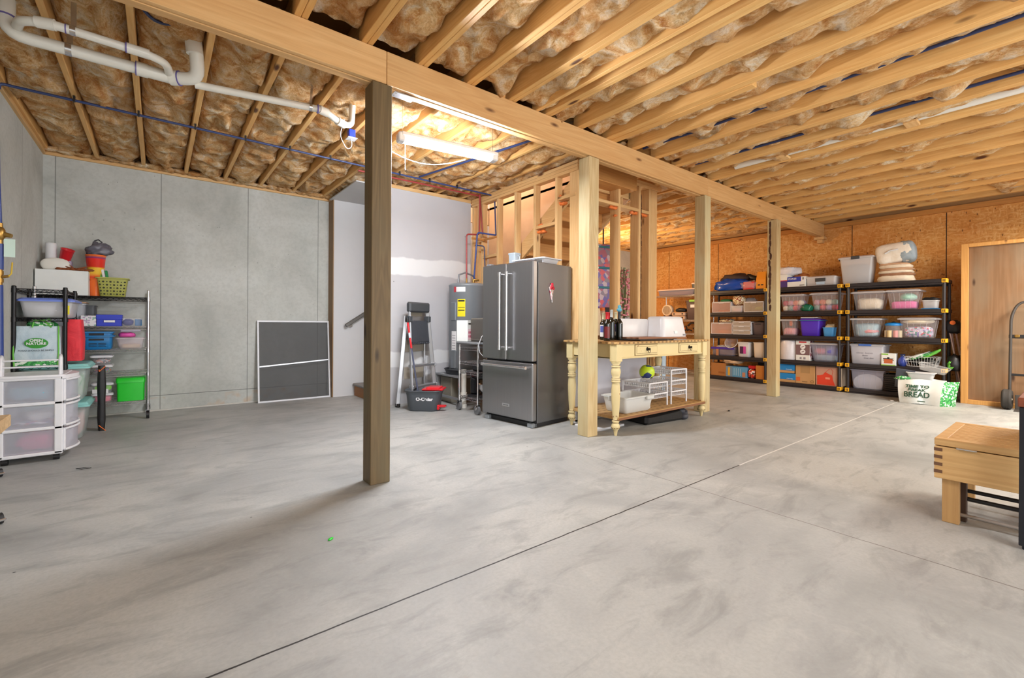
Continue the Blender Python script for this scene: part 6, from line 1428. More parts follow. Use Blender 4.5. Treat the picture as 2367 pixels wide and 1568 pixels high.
m = MB(); m.box(.20, -.10, .05, .29, -.02, .075, .01); m.box(.18, -.10, .02, .21, -.02, .08, .006); m.build('foot_pedal', M_RED, t, label='red foot pedal')
t = thing('mop', 'mop with a red and dark blue handle standing in the grey bucket', 'mop', (2.60, 5.22, .10))
A = Vector((.02, 0, 0)); B = Vector((-.06, .22, 1.10))
m = MB(); m.cyl(A, A.lerp(B, .62), .011, n=12); m.build('lower_pole', mat('navy_pole', '#4a4f66', .4), t)
m = MB(); m.cyl(A.lerp(B, .62), A.lerp(B, .92), .0135, n=12); m.build('red_pole', M_RED, t, label='red pole section')
m = MB(); m.cyl(A.lerp(B, .74), A.lerp(B, .80), .0140, n=12); m.build('pole_label', mat('pole_label', '#d8dcf0', .5), t)
m = MB(); m.cyl(A.lerp(B, .92), B, .012, n=12); m.build('grip', M_BLACK, t)
m = MB(); m.blob((.02, 0, .04), (.10, .06, .05), .3, 4, 3, 16, 2, m=8); m.build('mop_head', M_WHITE2, t)

# ================================================================= WINDOW SCREEN
t = thing('window_screen', 'large white-framed insect screen leaning on the concrete wall', 'screen', (1.075, 6.945, 0), 0, None, (-.10, 0, 0))
sw, shh = .955, 1.135
fr = MB(); fr.box(0, -.008, 0, sw, .008, .022, .003); fr.box(0, -.008, shh-.022, sw, .008, shh, .003); fr.box(0, -.008, .022, .022, .008, shh-.022, .003); fr.box(sw-.022, -.008, .022, sw, .008, shh-.022, .003); fr.build('frame', M_WHITE, t)
m = MB(); m.beam((.02, -.004, shh*.435), (sw-.02, -.004, shh*.49), .014, .022, .003); m.build('crossbar', M_ALU, t)
sm_ = NT('insect_mesh'); sm_.b.inputs['Base Color'].default_value = lin('#5a5a5b'); sm_.b.inputs['Roughness'].default_value = .6; sm_.b.inputs['Alpha'].default_value = .48
m = MB(); m.box(.022, -.001, .022, sw-.022, .001, shh-.022); m.build('mesh', sm_.m, t)

# ================================================================= LEFT CORNER RACKS
# chrome rack on casters against the concrete wall; local x along world x
LX0, LX1, LY0, LY1 = -.985, -.085, 6.60, 7.04
CL = [.205, .523, .79, 1.045, 1.375]
t = wire_rack('wire_shelving', 'chrome wire rack on casters with a black top shelf against the concrete wall', ((LX0+LX1)/2, (LY0+LY1)/2, 0), LX1-LX0, LY1-LY0, CL, 1.455, M_CHROME, M_CHROME, 0, casters=True, wheel_r=.045, topm=M_BLACKM)
t = wire_rack('wire_shelving', 'black wire rack in the left corner, holding the grey-green shopping bag', (-.825, 6.06, 0), .32, .60, [.12, .70, 1.13, 1.385], 1.405, M_BLACKM, M_BLACKM, 0, r=.016)
def L(pl, pr_, pt, lv, depth, yf=6.64):
    a = on(pl, pt, 1, yf); c = on(pr_, pt, 1, yf); z = on((pl+pr_)/2, pt, 1, yf).z
    return ((a.x+c.x)/2, yf+depth/2, lv), abs(c.x-a.x), z-lv
# on top
a, w, h = L(52, 194, 611, CL[4]+.004, .30, 6.60)
t = carton('white_box', 'large plain white carton on the top of the left racks', 'box', (-.79, 6.80, CL[4]+.004), .40, .36, .262, mat('white_card', '', ''), 0)
m = MB(); m.box(.2005, -.05, .17, .2015, .02, .19); m.build('hand_hole', M_INK, t)
TZL = CL[4]+.004+.262+.002
t = thing('paper_cylinder', 'tall white paper tube standing on the white carton', 'tube', (-.905, 6.87, TZL))
m = MB(); m.lathe([(.038, 0), (.042, .01), (.045, .285), (.043, .30), (.002, .303)], n=24); m.build('tube', M_WHITE2, t)
t = thing('red_cup', 'red plastic bucket lying tilted behind the cream dish on the white carton', 'cup', (-.80, 6.86, TZL+.12), 0, None, (.3, .25, 0))
m = MB(); m.lathe([(.045, 0), (.055, .12), (.06, .125), (.058, .13), (.05, .125), (.041, .01)], n=24); m.build('cup', M_RED, t)
m = MB(); m.box(-.06, -.05, 0, .06, .05, .118, .004); solo(m, 'foil_box', mat('foil_box', '#b9a9c4', .3, .5), 'small shiny carton behind the cream dish, under the red bucket', 'box', (-.80, 6.88, TZL))
t = thing('cream_dish', 'cream oval dish leaning on the white carton in front of the red bucket', 'dish', (-.85, 6.72, TZL+.0))
m = MB(); m.blob((0, 0, .055), (.115, .028, .075), .08, 4, 1.5, 24, 2.2, m=12, flat=.054); m.build('dish', mat('cream_dish', '#e9e6dc', .35), t)
m = MB()
for i in range(12):
    an = random.random()*PI; m.tube([(0, 0, .012), (.11*math.cos(an), .03*math.sin(an*3), .012+.05*abs(math.sin(an*2.3)))], [.012, .003], 6)
for i in range(8): m.blob((-.12+.035*i, .0, .014), (.03, .02, .013), .5, i, 3, 8, 2, m=6)
solo(m, 'dried_leaves', mat('rust_leaf', '#8a4a24', .8), 'rust-brown dried leaves scattered on the white carton', 'leaves', (-.70, 6.68, TZL))
# orange cup stack
t = thing('striped_pot', 'tall tapered pot striped orange, yellow and red beside the white carton', 'pot', (-.545, 6.80, CL[4]+.004))
gr = NT('sunset_stripes'); tc = gr.node('ShaderNodeTexCoord'); sp_ = gr.node('ShaderNodeSeparateXYZ'); gr.link(tc.outputs['Object'], sp_.inputs[0])
gr.col(gr.ramp(gr.math('DIVIDE', sp_.outputs[2], .46), [(0, '#f0722c'), (.42, '#f0722c'), (.46, '#e8402c'), (.52, '#f2a43c'), (.56, '#f4c33e'), (.68, '#f4c33e'), (.71, '#e23a26'), (.90, '#e8342a'), (.93, '#7a3a78'), (.97, '#f0702a')])); gr.b.inputs['Roughness'].default_value = .25
m = MB(); m.lathe([(.045, 0), (.085, .45), (.09, .455), (.088, .46), (.08, .455), (.04, .01)], n=32); m.build('pot', gr.m, t)
t = thing('grey_plastic_bag', 'knotted dark grey plastic bag stuffed in the mouth of the striped pot', 'bag', (-.515, 6.80, CL[4]+.464))
m = MB(); m.blob((0, 0, .055), (.105, .07, .085), .45, 6, 2.6, 26, 2, m=14, flat=.052); m.build('bag', mat('smoke_bag', '#6a6872', .3, bump=1, bscale=20), t)
m = MB(); m.tube([(-.03, 0, .12), (-.04, 0, .16), (-.01, 0, .175), (.02, 0, .15), (.0, 0, .12)], .008, 6); m.build('tied_handle', mat('dark_smoke', '#3c3a40', .4), t)
# olive basket
a, w, h = L(222, 298, 640, CL[4]+.004, .24, 6.66)
t = tub('olive_basket', 'olive green basket with round holes on the black top shelf', 'basket', (-.40, 6.80, CL[4]+.004), .29, .24, .215, printed('olive_dots', '#a8a84e', ['#3a3c20'], 30, .0), 0, taper=.80, rim=.014, ribs=False)
m = MB()
for i in range(8):
    for j in range(5):
        u = (-.5+(i+.5)/8); z = .03+j*.034; rr = .010 if (i+j) % 2 else .006
        sc_ = .80+.2*z/.215; m.cyl((u*.255*sc_, -.106*sc_-.0022, z), (u*.255*sc_, -.106*sc_-.0002, z), rr, n=10)
m.build('round_hole', mat('hole_dark', '#34361e', .7), t)
for i, (x, c, hh, l) in enumerate(((-.08, '#3fae4a', .30, 'green striped marker card'), (-.05, '#e9e6e6', .29, 'white card'), (-.02, '#1c8a44', .28, 'dark green card'))):
    m = MB(); m.m = Euler((0, -.15, 0)).to_matrix().to_4x4(); m.box(-.01, -.03, 0, .012, .03, hh, .002); solo(m, 'craft_card', mat('cc%d' % i, c, .6), l+' sticking out of the olive basket', 'card', (-.40+x*.9, 6.78, CL[4]+.02), 0)
m = MB(); m.blob((0, 0, 0), (.09, .07, .04), .5, 3, 3, 18, 2, m=8); solo(m, 'craft_supplies', printed('craft_mix', '#c9c0b0', ['#d23a4a', '#2f7a4a', '#e9e6e6', '#8a3a3a'], 50, .85), 'mixed craft supplies filling the olive basket', 'craft supplies', (-.40, 6.80, CL[4]+.15), 0)
# under the top shelf
m = MB(); m.box(-.17, -.14, 0, .17, .14, .012, .004); solo(m, 'bin_lid', mat('tan_lid', '#d8b08c', .5), 'tan flat lid on the clear box below the black top shelf', 'lid', (-.78, 6.82, CL[3]+.255), 0)
tub('storage_bin', 'clear and dark box under the tan lid on the chrome rack', 'bin', (-.78, 6.82, CL[3]+.006), .34, .28, .245, clearp('grey_clear', '#b8bcc4', .7, .3), 0, taper=.92, rim=.01, ribs=False)
tub('dark_tub', 'small dark grey box behind the clear box on the chrome rack', 'tub', (-.60, 6.92, CL[3]+.006), .12, .18, .23, M_DKGREY, 0, taper=.95, rim=.004, ribs=False)
a, w, h = L(186, 222, 732, CL[3]+.006, .18)
t = carton('floral_box', 'small white box with faint floral print on the chrome rack', 'box', (a[0], a[1], CL[3]+.006), w, .18, .115, printed('faint_floral', '#e6e2e4', ['#b8a4c0', '#8fb0a0'], 60, .3), 0)
a, w, h = L(223, 281, 730, CL[3]+.006, .2)
t = carton('photo_box', 'cobalt blue photo box with a silver label holder', 'box', a, w, .2, .125, mat('cobalt_box', '#2338c0', .45), 0)
m = MB(); m.box(-w/2-.004, -.104, .075, w/2+.004, .104, .127, .003); m.build('lid', mat('cobalt_box', '', ''), t)
m = MB(); m.box(-.045, -.108, .040, .05, -.1005, .068, .004); m.build('label_holder', M_CHROME, t); plate(t, 'label_card', -.03, .045, .04, .063, -.1078, M_LABEL)
t = tub('wire_tray', 'shallow clear tray of blue items on the chrome rack', 'tray', (-.235, 6.76, CL[3]+.006), .19, .2, .09, C_CLEAR, 0, taper=.9, rim=.006, ribs=False)
lz = CL[3]+.012
m = MB(); m.blob((0, 0, .04), (.05, .05, .04), .1, 3, 2, 16, 2.2, m=8); solo(m, 'blue_tape_roll', mat('navy_gloss', '#23338a', .3), 'navy blue roll in the shallow clear tray', 'roll', (-.265, 6.74, lz), 0)
m = MB(); m.box(-.03, -.03, 0, .03, .03, .075, .004); solo(m, 'blue_box', M_TBLUE, 'small mid-blue slotted box in the shallow clear tray', 'box', (-.175, 6.74, lz), 0)
# middle shelf
a, w, h = L(187, 263, 763, CL[2]+.006, .28, 6.62)
t = tub('blue_basket', 'mid-blue slotted plastic basket on the chrome rack', 'basket', a, w, .28, .195, M_TBLUE, 0, taper=.92, rim=.012, ribs=False)
for k, (x0, x1, z0, z1) in enumerate(((-.07, .05, .155, .178), (-.07, .05, .10, .12), (-.07, -.005, .065, .070), (.005, .07, .065, .070), (-.07, -.005, .050, .055), (.005, .07, .050, .055), (-.07, -.005, .035, .040), (.005, .07, .035, .040))):
    plate(t, 'slot', x0, z0, x1, z1, -.1285-.0*z0, M_INK, .002)
m = MB(); m.loft([rrect(w+.012, .292, .03, .140), rrect(w+.016, .296, .03, .150), rrect(w+.012, .292, .03, .152)], False, False); m.build('rim_band', M_TBLUE, t)
a, w, h = L(265, 336, 785, CL[2]+.006, .24, 6.62)
t = tub('food_container', 'clear bowl-shaped container of tan beads on the chrome rack', 'container', a, w, .24, .125, clearp('clear_pinkish', '#e2d6da', .4), 0, taper=.82, rim=.01, ribs=False)
contents('tan_beads', 'tan beads in the bottom of the clear bowl-shaped container', 'beads', (a[0], a[1], a[2]+.006), w*.66, .17, .05, printed('bead_tan', '#d8c09c', ['#e6d4b4', '#c4a274'], 120, .7), 0, 3, .1)
m = MB(); m.blob((0, 0, 0), (.075, .08, .03), .25, 7, 2.2, 18, 2.6, m=8, flat=.025); solo(m, 'pink_packet', mat('hot_pink', '#e85ab0', .4), 'hot pink packet lying on the container of beads', 'packet', (a[0]-.03, a[1], a[2]+.155), 0)
m = MB(); m.box(-.09, -.09, 0, .09, .09, .035, .01); solo(m, 'clear_case', clearp('craft_clear', '#d8cfe0', .5), 'flat clear case of trinkets on top of the hot pink packet', 'case', (a[0], a[1], a[2]+.188), 0)
# lower shelf: two small clear boxes
for i, (pt, z, lb) in enumerate(((820, CL[1]+.110, 'upper small clear box with white lid on the lower chrome shelf'), (848, CL[1]+.006, 'lower small clear box of coloured craft sticks on the lower chrome shelf'))):
    t = tub('shoebox_bin', lb, 'bin', (-.485, 6.76, z), .185, .26, .098, C_CLEAR, 0, taper=.86, rim=.012, lid=M_WHITE if i == 0 else clearp('white_lid_clear', '#efeff2', .85), ribs=False, lidh=.012)
    m = MB(); m.blob((0, 0, .03), (.07, .09, .028), .3, 4+i, 3, 16, 2.6, m=8, flat=.028); solo(m, 'craft_supplies', printed('grey_mix' if i == 0 else 'stick_mix', ['#8a8790', '#b9a890'][i], [['#5c5a60', '#d99a8a', '#c9c9cc'], ['#d2a03a', '#6a3fa0', '#3f9a6a', '#c23c50']][i], 60, .8), ['grey and peach trinkets in the upper small clear box', 'coloured sticks in the lower small clear box'][i], 'craft supplies', (-.485, 6.76, z+.004), 0)
t = tub('shoebox_bin', 'clear box with lime rounds and a white label near the green bin', 'bin', (-.475, 6.76, CL[0]+.112), .185, .26, .112, C_CLEAR, 0, taper=.9, rim=.01, lid=M_WHITE, ribs=False, lidh=.012)
plate(t, 'label', -.08, .0, .05, .045, -.118, M_LABEL)
for i, (x, z) in enumerate(((-.03, .05), (.045, .06))):
    m = MB(); m.cyl((0, -.01, 0), (0, .0, 0), .032, n=20); solo(m, 'lime_disc', mat('lime_disc', '#86d23a', .5), ['left', 'right'][i]+' lime green round inside the labelled clear box', 'disc', (-.475+x, 6.66, CL[0]+.112+z), 0)
t = tub('shoebox_bin', 'clear box filled with pink beads at the bottom of the chrome rack', 'bin', (-.475, 6.76, CL[0]+.006), .18, .26, .104, C_CLEAR, 0, taper=.92, rim=.01, lid=M_WHITE, ribs=False, lidh=.012)
contents('pink_beads', 'pink beads filling the bottom clear box on the chrome rack', 'beads', (-.475, 6.76, CL[0]+.010), .145, .22, .08, mat('bead_pink', '#e8708c', .5, bump=1, bscale=90), 0, 4, .05)
a, w, h = L(268, 335, 876, CL[0]+.006, .26, 6.62)
t = thing('green_bin', 'bright green square bin at the bottom right of the chrome rack', 'bin', (-.235, 6.76, CL[0]+.006))
m = MB(); m.loft([rrect(.235, .25, .02, 0), rrect(.245, .26, .02, .25)], True, True); m.build('body', M_GREEN, t)
m = MB(); m.loft([rrect(.256, .272, .02, .205), rrect(.256, .272, .02, .255), rrect(.24, .256, .02, .26)], False, True); m.build('lid', M_GREEN, t)
# black rack contents
BZ = [.12, .70, 1.13, 1.385]
t = tub('storage_bin', 'long clear bin with a blue lid on the black wire rack', 'bin', (-.79, 6.02, BZ[2]+.006), .37, .50, .175, C_CLOUD, 0, taper=.86, rim=.014, lid=mat('periwinkle_lid', '#6f86d8', .4), ribs=False)
contents('white_cloth', 'crumpled white cloth inside the blue-lidded bin on the black rack', 'cloth', (-.79, 6.02, BZ[2]+.012), .27, .4, .12, fabric('white_cloth', '', ''), 0, 5, .2)
plate(t, 'label', .135, .03, .15, .11, -.2325, mat('yellow_label', '', ''))
bag = thing('shopping_bag', 'pale blue-grey reusable bag printed OPEN NATURE with lime piping, on the black rack', 'bag', (-.845, 5.86, BZ[1]+.006))
m = MB(); m.loft([rrect(.30, .22, .02, 0, 4), rrect(.31, .23, .02, .10, 4), rrect(.305, .20, .02, .25, 4), rrect(.30, .15, .02, .35, 4)], True, False)
m.build('body', fabric('bag_bluegrey', '#a9c0cc', '#d5e2e8', .7, 5, .5), bag)
m = MB()
for s in (-1, 1): m.tube([(s*.135, -.114, .0), (s*.140, -.117, .10), (s*.138, -.104, .25), (s*.135, -.08, .35)], .006, 6)
m.build('piping', mat('lime_bag', '', ''), bag)
m = MB(); m.loft([rrect(.304, .224, .02, .002, 4), rrect(.306, .226, .02, .045, 4)], False, False); m.build('green_base', M_BAGG, bag)
tl = -.05
m = MB(); m.m = Matrix.Translation((0, -.1175, .20)) @ Matrix.Rotation(PI/2-tl*1.8, 4, 'X'); m.lathe([(.0001, .002), (.075, .0)], n=36, cap=False); m.m = None
o_ = m.build('logo_oval', mat('leaf_green', '#3f9e3a', .5), bag); 
for v in o_.data.vertices: v.co.z = .20+(v.co.z-.20)*.62
text('logo_text', 'OPEN', .032, (0, -.1225, .222), (PI/2+.0, 0, 0), M_LABEL, bag, .0006, bold=.001)
text('logo_text', 'NATURE', .032, (0, -.1225, .195), (PI/2, 0, 0), M_LABEL, bag, .0006, bold=.001)
text('slogan', 'FOOD SHOULD BE SIMPLE', .020, (0, -.1205, .135), (PI/2, 0, 0), mat('slate_ink', '#3a4650', .6, var=0), bag, .0005, sx=.95)
m = MB(); m.tube([(-.03, -.09, .34), (-.02, -.08, .40), (.04, -.07, .405), (.09, -.08, .34)], .006, 6); m.tube([(.0, .02, .34), (.06, .0, .42), (.12, .02, .34)], .006, 6); m.build('handle', mat('lime_bag', '', ''), bag)
m = MB(); m.blob((0, 0, 0), (.10, .07, .05), .4, 5, 3, 18, 2, m=8); solo(m, 'folded_bags', M_BAGG, 'green and blue folded bags stuffed in the reusable bag printed OPEN NATURE', 'bag', (-.83, 5.87, BZ[1]+.36), 0)
m = MB(); m.loft([rrect(.12, .20, .02, 0), rrect(.13, .22, .03, .2), rrect(.10, .20, .02, .385)], True, True); solo(m, 'red_bag', fabric('red_nonwoven', '#c81e2c', '#e83440', .6), 'red reusable bag at the right end of the black rack', 'bag', (-.615, 5.90, .735), 0)
# teal-lidded totes beside the rack
for i, (z, lb) in enumerate(((.36, 'upper tote with a pale teal lid beside the black rack'), (.0, 'lower tote with a pale teal lid beside the black rack'))):
    t = tub('storage_tote', lb, 'tote', (-.73, 6.02, z), .46, .50, .345, clearp('tote_clear', '#cfdcd8', .5, .3), 0, taper=.86, rim=.028, lid=M_TEAL, ribs=False, lidh=.03, group='teal-lidded totes')
    contents('gift_bags' if i == 0 else 'lilac_fabric', ['green and white papers', 'pale pink fabric'][i]+' inside the %s teal-lidded tote' % ['upper', 'lower'][i], ['paper', 'fabric'][i], (-.73, 6.02, z+.008), .34, .38, .24, [printed('green_mix', '#dfe8dc', ['#3fae4a', '#e9e6e6', '#a0c8a0'], 12, .7), F_ROSE][i], 0, 5, .15)
t = thing('folded_carrier', 'tall folded black case with orange corner trim leaning beside the totes', 'case', (-.445, 6.16, 0), .15)
m = MB(); m.loft([rrect(.045, .10, .015, 0), rrect(.06, .12, .02, .12), rrect(.055, .11, .02, .3), rrect(.065, .12, .02, .45), rrect(.05, .10, .015, .655)]); m.build('body', mat('black_nylon', '', ''), t)
m = MB(); m.tube([(-.024, -.055, .06), (.028, -.052, .0)], .004, 6); m.tube([(-.022, -.055, .60), (.024, -.05, .65)], .004, 6); m.tube([(-.022, -.055, .60), (-.024, -.05, .62)], .004, 6); m.build('orange_trim', M_ORANGE, t, label='orange trim')
# white three-drawer cart
t = thing('drawer_cart', 'white three-drawer plastic cart with frosted panels and top rails, on casters by the left wall', 'drawer cart', (-.775, 5.24, 0))
cw, cdp, z0, z1 = .37, .44, .055, .645
M_FROST = clearp('frosted_panel', '#cfcfda', .34, .35)
n = 3; dh = (z1-z0)/n
m = MB()
for zz in (z0, z0+dh, z0+2*dh, z1-.0):
    m.box(-cw/2, -cdp/2, zz-.004, cw/2, cdp/2, zz+.022, .006)
for x, y in ((-cw/2, -cdp/2), (cw/2-.05, -cdp/2), (-cw/2, cdp/2-.05), (cw/2-.05, cdp/2-.05)): m.box(x, y, z0, x+.05, y+.05, z1, .006)
m.build('frame', M_WHITE, t)
m = MB(); m.loft([rrect(cw+.01, cdp+.01, .02, z1+.016), rrect(cw+.02, cdp+.02, .03, z1+.028), rrect(cw+.01, cdp+.01, .03, z1+.034)], True, True)
# bowed front of the top towards +x
m.loft([[(cw/2+(.07*(1-(2*i/12-1)**2)), -cdp/2+cdp*i/12, z) for i in range(13)]+[(cw/2-.01, cdp/2, z), (cw/2-.01, -cdp/2, z)] for z in (z1+.0, z1+.03)], True, True)
m.build('top', M_WHITE, t)
for k in range(n):
    za = z0+k*dh+.024; zb = z0+(k+1)*dh-.006
    m = MB(); m.box(-cw/2+.05, -cdp/2+.008, za, cw/2-.05, -cdp/2+.011, zb); m.build('side_panel', M_FROST, t)
    m = MB(); m.box(-cw/2+.05, cdp/2-.011, za, cw/2-.05, cdp/2-.008, zb); m.build('side_panel', M_FROST, t)
    m = MB(); arc = [(cw/2+.005+.06*(1-(2*i/14-1)**2), -cdp/2+.03+(cdp-.06)*i/14) for i in range(15)]
    vs = [(x, y, za) for x, y in arc]+[(x, y, zb) for x, y in arc]+[(x-.004, y, za) for x, y in arc]+[(x-.004, y, zb) for x, y in arc]
    m.add(vs, [(i, i+1, 15+i+1, 15+i) for i in range(14)]+[(30+i+1, 30+i, 45+i, 45+i+1) for i in range(14)], True); d = m.build('drawer', M_FROST, t)
    m = MB()
    for zz in (za-.004, zb-.004): m.tube([(x+.004, y, zz) for x, y in arc], .010, 8)
    for i in (0, 14): m.tube([(arc[i][0], arc[i][1], za), (arc[i][0], arc[i][1], zb)], .010, 8)
    m.build('drawer_rim', M_WHITE, d)
for x in (-cw/2+.05, cw/2-.04):
    for y in (-cdp/2+.05, cdp/2-.05):
        m = MB(); m.cyl((x-.018, y, .024), (x+.018, y, .024), .024, n=18); m.box(x-.012, y-.02, .03, x+.012, y+.02, .053, .004); m.build('caster', M_BLACK, t)
m = MB()
for x in (-cw/2+.03, cw/2-.02): m.tube([(x, -cdp/2+.03, z1+.03), (x, -cdp/2+.03, z1+.16), (x, -cdp/2+.055, z1+.185), (x, -cdp/2+.08, z1+.16), (x, -cdp/2+.08, z1+.03)], .011, 8)
for zz in (.10, .15): m.tube([(-cw/2+.03, -cdp/2+.03, z1+zz), (cw/2-.02, -cdp/2+.03, z1+zz)], .007, 8)
m.build('guard_rail', M_WHITE, t)
for k, (lb, cat_, mt, rr, cc_) in enumerate((('pink paper in the bottom drawer of the white cart', 'paper', mat('hot_pink2', '#e0508a', .6), (.13, .17, .075), (.04, -.02, z0+.105)), ('purple printed cloth in the middle drawer of the white cart', 'cloth', F_LILAC, (.15, .18, .02), (0, 0, z0+dh+.048)), ('teal and blue papers in the top drawer of the white cart', 'paper', fabric('teal_mix', '#4a9aa0', '#8fb8d8', .7, 9), (.16, .19, .065), (0, 0, z0+2*dh+.095)))):
    m = MB(); m.blob((0, 0, 0), rr, .3, k+3, 2, 20, 2.6, m=10); solo(m, 'drawer_contents', mt, lb, cat_, (-.775+cc_[0], 5.24+cc_[1], cc_[2]), 0)
m = MB(); m.blob((0, 0, 0), (.10, .13, .045), .4, 9, 2, 20, 2.2, m=10); solo(m, 'white_paper', M_LABEL, 'crumpled white paper in the middle drawer of the white cart', 'paper', (-.72, 5.22, z0+dh+.10), 0)
# near-left wooden corner (edge of a bench) and black bits at the frame edge
t = thing('workbench', 'pale wooden bench top reaching into view at the left edge', 'bench', (-.92, 2.75, 0))
m = MB(); m.m = Matrix.Rotation(.03, 4, 'Z'); m.box(-.04, -.9, .70, .475, -.235, .745, .003); m.m = None; m.build('top', wood('pale_ply', '#e0c49a', '#c4a272', 0, 8), t)
for x, y in ((.0, -.85), (.0, -.30)):
    m = MB(); m.box(x, y, 0, x+.06, y+.06, .70, .003); m.build('leg', wood('pale_ply', '', '', 0), t)
for i, (px, py) in enumerate(((-6, 1104), (-8, 1214))):
    p = on(px, py, 2, 0)
    t = thing('rubber_caster', ['black caster at the left edge, farther one', 'black caster at the left edge, nearer one'][i], 'caster', (p.x, p.y, 0), .5)
    m = MB(); m.cyl((-.02, 0, .03), (.02, 0, .03), .03, n=20); m.build('wheel', M_BLACK, t); m = MB(); m.box(-.03, -.035, .02, .03, .03, .035, .006); m.build('fork', M_CHROME, t)

# ================================================================= BENCH (right) AND DESK
t = thing('storage_bench', 'light oak box bench with slatted lid, hinge and dark box-joint pins', 'bench', (3.47, .522, 0))
M_OAKX = wood('oak_x', '#d6b078', '#c0925a', 1, 9, knots=False, fine='#ab7f48', streak=.5); M_OAKZ = wood('oak_z', '#cfa56c', '#b98a54', 2, 9, knots=False, fine='#a67a46'); M_WAL = mat('walnut_pin', '#6e4c34', .6)
BH, BL, BD = .47, 1.1, .69
m = MB(); m.box(.0, -BL, .245, .018, 0, .425, .002); m.box(BD-.018, -BL, .245, BD, 0, .425, .002); m.box(.018, -.018, .245, BD-.018, 0, .425, .002); m.box(.018, -BL, .245, BD-.018, -BL+.018, .425, .002); m.box(.018, -BL+.02, .25, BD-.018, -.018, .262); m.build('box', M_OAKX, t)
m = MB()
for i in range(4): m.box(-.0012, -.034, .275+i*.041, .03, .0012, .293+i*.041)
m.build('corner_pin', M_WAL, t, label='dark walnut corner pins')
m = MB(); m.box(0, -BL, .430, .05, .0, BH, .003); m.box(BD-.05, -BL, .430, BD, 0, BH, .003); m.box(.05, -.05, .430, BD-.05, 0, BH, .003); m.box(.05, -BL, .430, BD-.05, -BL+.05, BH, .003); lid = m.build('lid', M_OAKX, t)
m = MB()
for i in range(14):
    x = .055+i*.0418; m.box(x, -BL+.05, .445, x+.031, -.05, BH-.001, .003)
m.build('lid_slat', M_OAKX, lid)
m = MB(); m.box(.05, -BL+.05, .432, BD-.05, -.05, .438); m.build('slat_gap_shade', mat('shadow_oak', '#8a6038', .7), lid)  # dark sheet standing in for the shade between the lid slats
m = MB(); m.cyl((-.004, -.09, .428), (-.004, -.17, .428), .005, n=8)
for i in range(3): m.cyl((-.004, -.093-.026*i, .428), (-.004, -.112-.026*i, .428), .0065, n=8)
m.build('hinge', M_CHROME, t)
for x in (.02, BD-.10):
    for y in (-.10, -BL+.04):
        m = MB(); m.box(x, y-.0, 0, x+.045, y+.07, .245, .003); m.build('leg', M_OAKZ, t)
m = MB(); m.box(.10, -.12, .0, .14, -.05, .245, .003); m.build('inner_post', mat('dark_post', '#4c3424', .6), t)
m = MB()
for z, x in ((.05, .06), (.05, .40)): m.cyl((x, -.05, z), (x, -BL+.08, z), .010, n=10)
m.build('lower_rail', mat('greyish_rail', '#9a9088', .45, .3), t)
m = MB()
for z, x in ((.155, .20), (.125, .14), (.19, .55)): m.cyl((x, -.06, z), (x, -BL+.08, z), .011, n=10)
m.build('black_rail', M_BLACK, t)
t = thing('desk', 'dark desk leg and reddish-brown top edge cut off by the right side of the frame', 'desk', (3.35, .195, 0))
m = MB(); m.box(.0, -.065, 0.02, .06, .0, .705, .003); m.cyl((.03, -.03, 0), (.03, -.03, .02), .02); m.build('leg', mat('navy_black_leg', '#14161f', .5), t)
m = MB(); m.box(-.01, -1.0, .706, .92, .005, .752, .004); m.build('top', wood('red_brown_top', '#8e4a2c', '#6e341e', 1, 8, knots=False, fine='#5c2a18'), t)
m = MB(); m.box(.84, -.065, 0, .90, 0, .705, .003); m.build('leg', mat('navy_black_leg', '', ''), t)
m = MB(); m.box(.0, -1.0, 0, .06, -.94, .705, .003); m.build('leg', mat('navy_black_leg', '', ''), t)
m = MB(); m.box(.84, -1.0, 0, .90, -.94, .705, .003); m.build('leg', mat('navy_black_leg', '', ''), t)
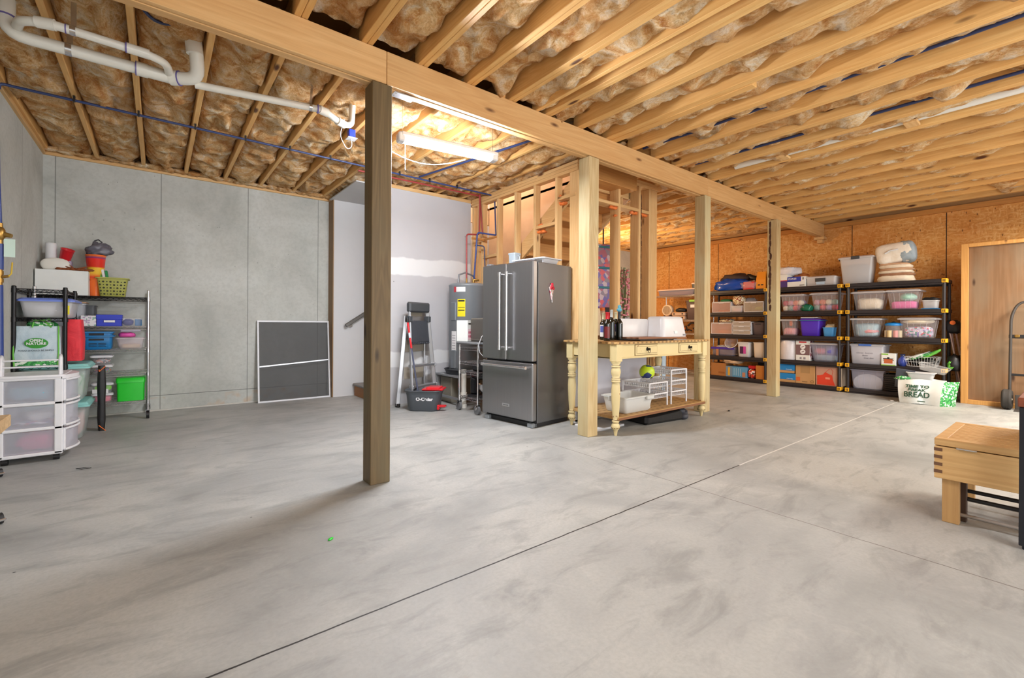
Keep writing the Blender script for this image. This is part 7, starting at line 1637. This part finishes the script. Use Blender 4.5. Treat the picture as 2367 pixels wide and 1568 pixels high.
# small bits on the floor
m = MB(); m.blob((0, 0, .004), (.018, .009, .004), .3, 1, 3, 12, 2, m=6); solo(m, 'green_scrap', M_GREEN, 'tiny bright green scrap on the bare floor', 'scrap', tuple(on(764, 1248, 2, 0)), .6)
p = on(193, 1085, 2, 0); m = MB(); m.tube([(-.06, 0, .004), (-.02, .02, .004), (.03, .018, .004), (.06, 0, .012), (.0, -.015, .004), (-.05, -.004, .004)], .002, 5); solo(m, 'wire_twist', M_INK, 'bent black wire twist on the floor in front of the white cart', 'wire', (p.x, p.y, 0), -.7)
p = on(1685, 951, 2, 0); m = MB(); m.blob((0, 0, .008), (.03, .012, .008), .3, 1, 3, 12, 2, m=6); solo(m, 'dark_clip', M_INK, 'small dark clip on the floor right of the table end post', 'clip', (p.x, p.y, 0), .3)

# ================================================================= LIGHT
w = bpy.data.worlds.new('World'); SC.world = w; w.use_nodes = True
w.node_tree.nodes['Background'].inputs[0].default_value = (.95, .98, 1.0, 1); w.node_tree.nodes['Background'].inputs[1].default_value = .75
def area(name, loc, size, power, color, rot=(0, 0, 0), sy=None, lb=None):
    d = bpy.data.lights.new(name, 'AREA'); d.shape = 'RECTANGLE'; d.size = size; d.size_y = sy or size; d.energy = power; d.color = color
    o = bpy.data.objects.new(name, d); COL.objects.link(o); o.location = loc; o.rotation_euler = rot; return o
def bulb(name, loc, power, color, r=.06):
    d = bpy.data.lights.new(name, 'POINT'); d.energy = power; d.color = color; d.shadow_soft_size = r
    o = bpy.data.objects.new(name, d); COL.objects.link(o); o.location = loc; return o
area('ceiling_fixture_behind_camera', (2.2, -1.9, 2.7), 1.2, 25, (1, .97, .92), (0, 0, 0), .5)
area('rear_fill_panel', (2.5, -3.3, 1.5), 4.5, 130, (.97, .985, 1), (PI/2, 0, 0), 2.4)  # unseen panel added behind the camera to brighten the left side
area('ceiling_fixture_right', (6.0, -.9, 2.75), 1.2, 80, (1, .95, .86), (0, 0, 0), .5)
area('ceiling_fixture_far_right', (8.2, -.7, 2.6), 1.2, 110, (1, .93, .82), (0, 0, 0), .5)
bulb('stairwell_fill', (4.3, 6.1, 4.2), 45, (1, .9, .8), .15)  # unseen fill light added to lift the tan stairwell board
bulb('bulb_back_room', (7.2, 6.0, 2.2), 75, (1, .66, .36), .12)
vs = SC.view_settings
vs.view_transform = 'Standard'; vs.look = 'None'; vs.gamma = 1; vs.use_curve_mapping = False; vs.exposure = 0.64
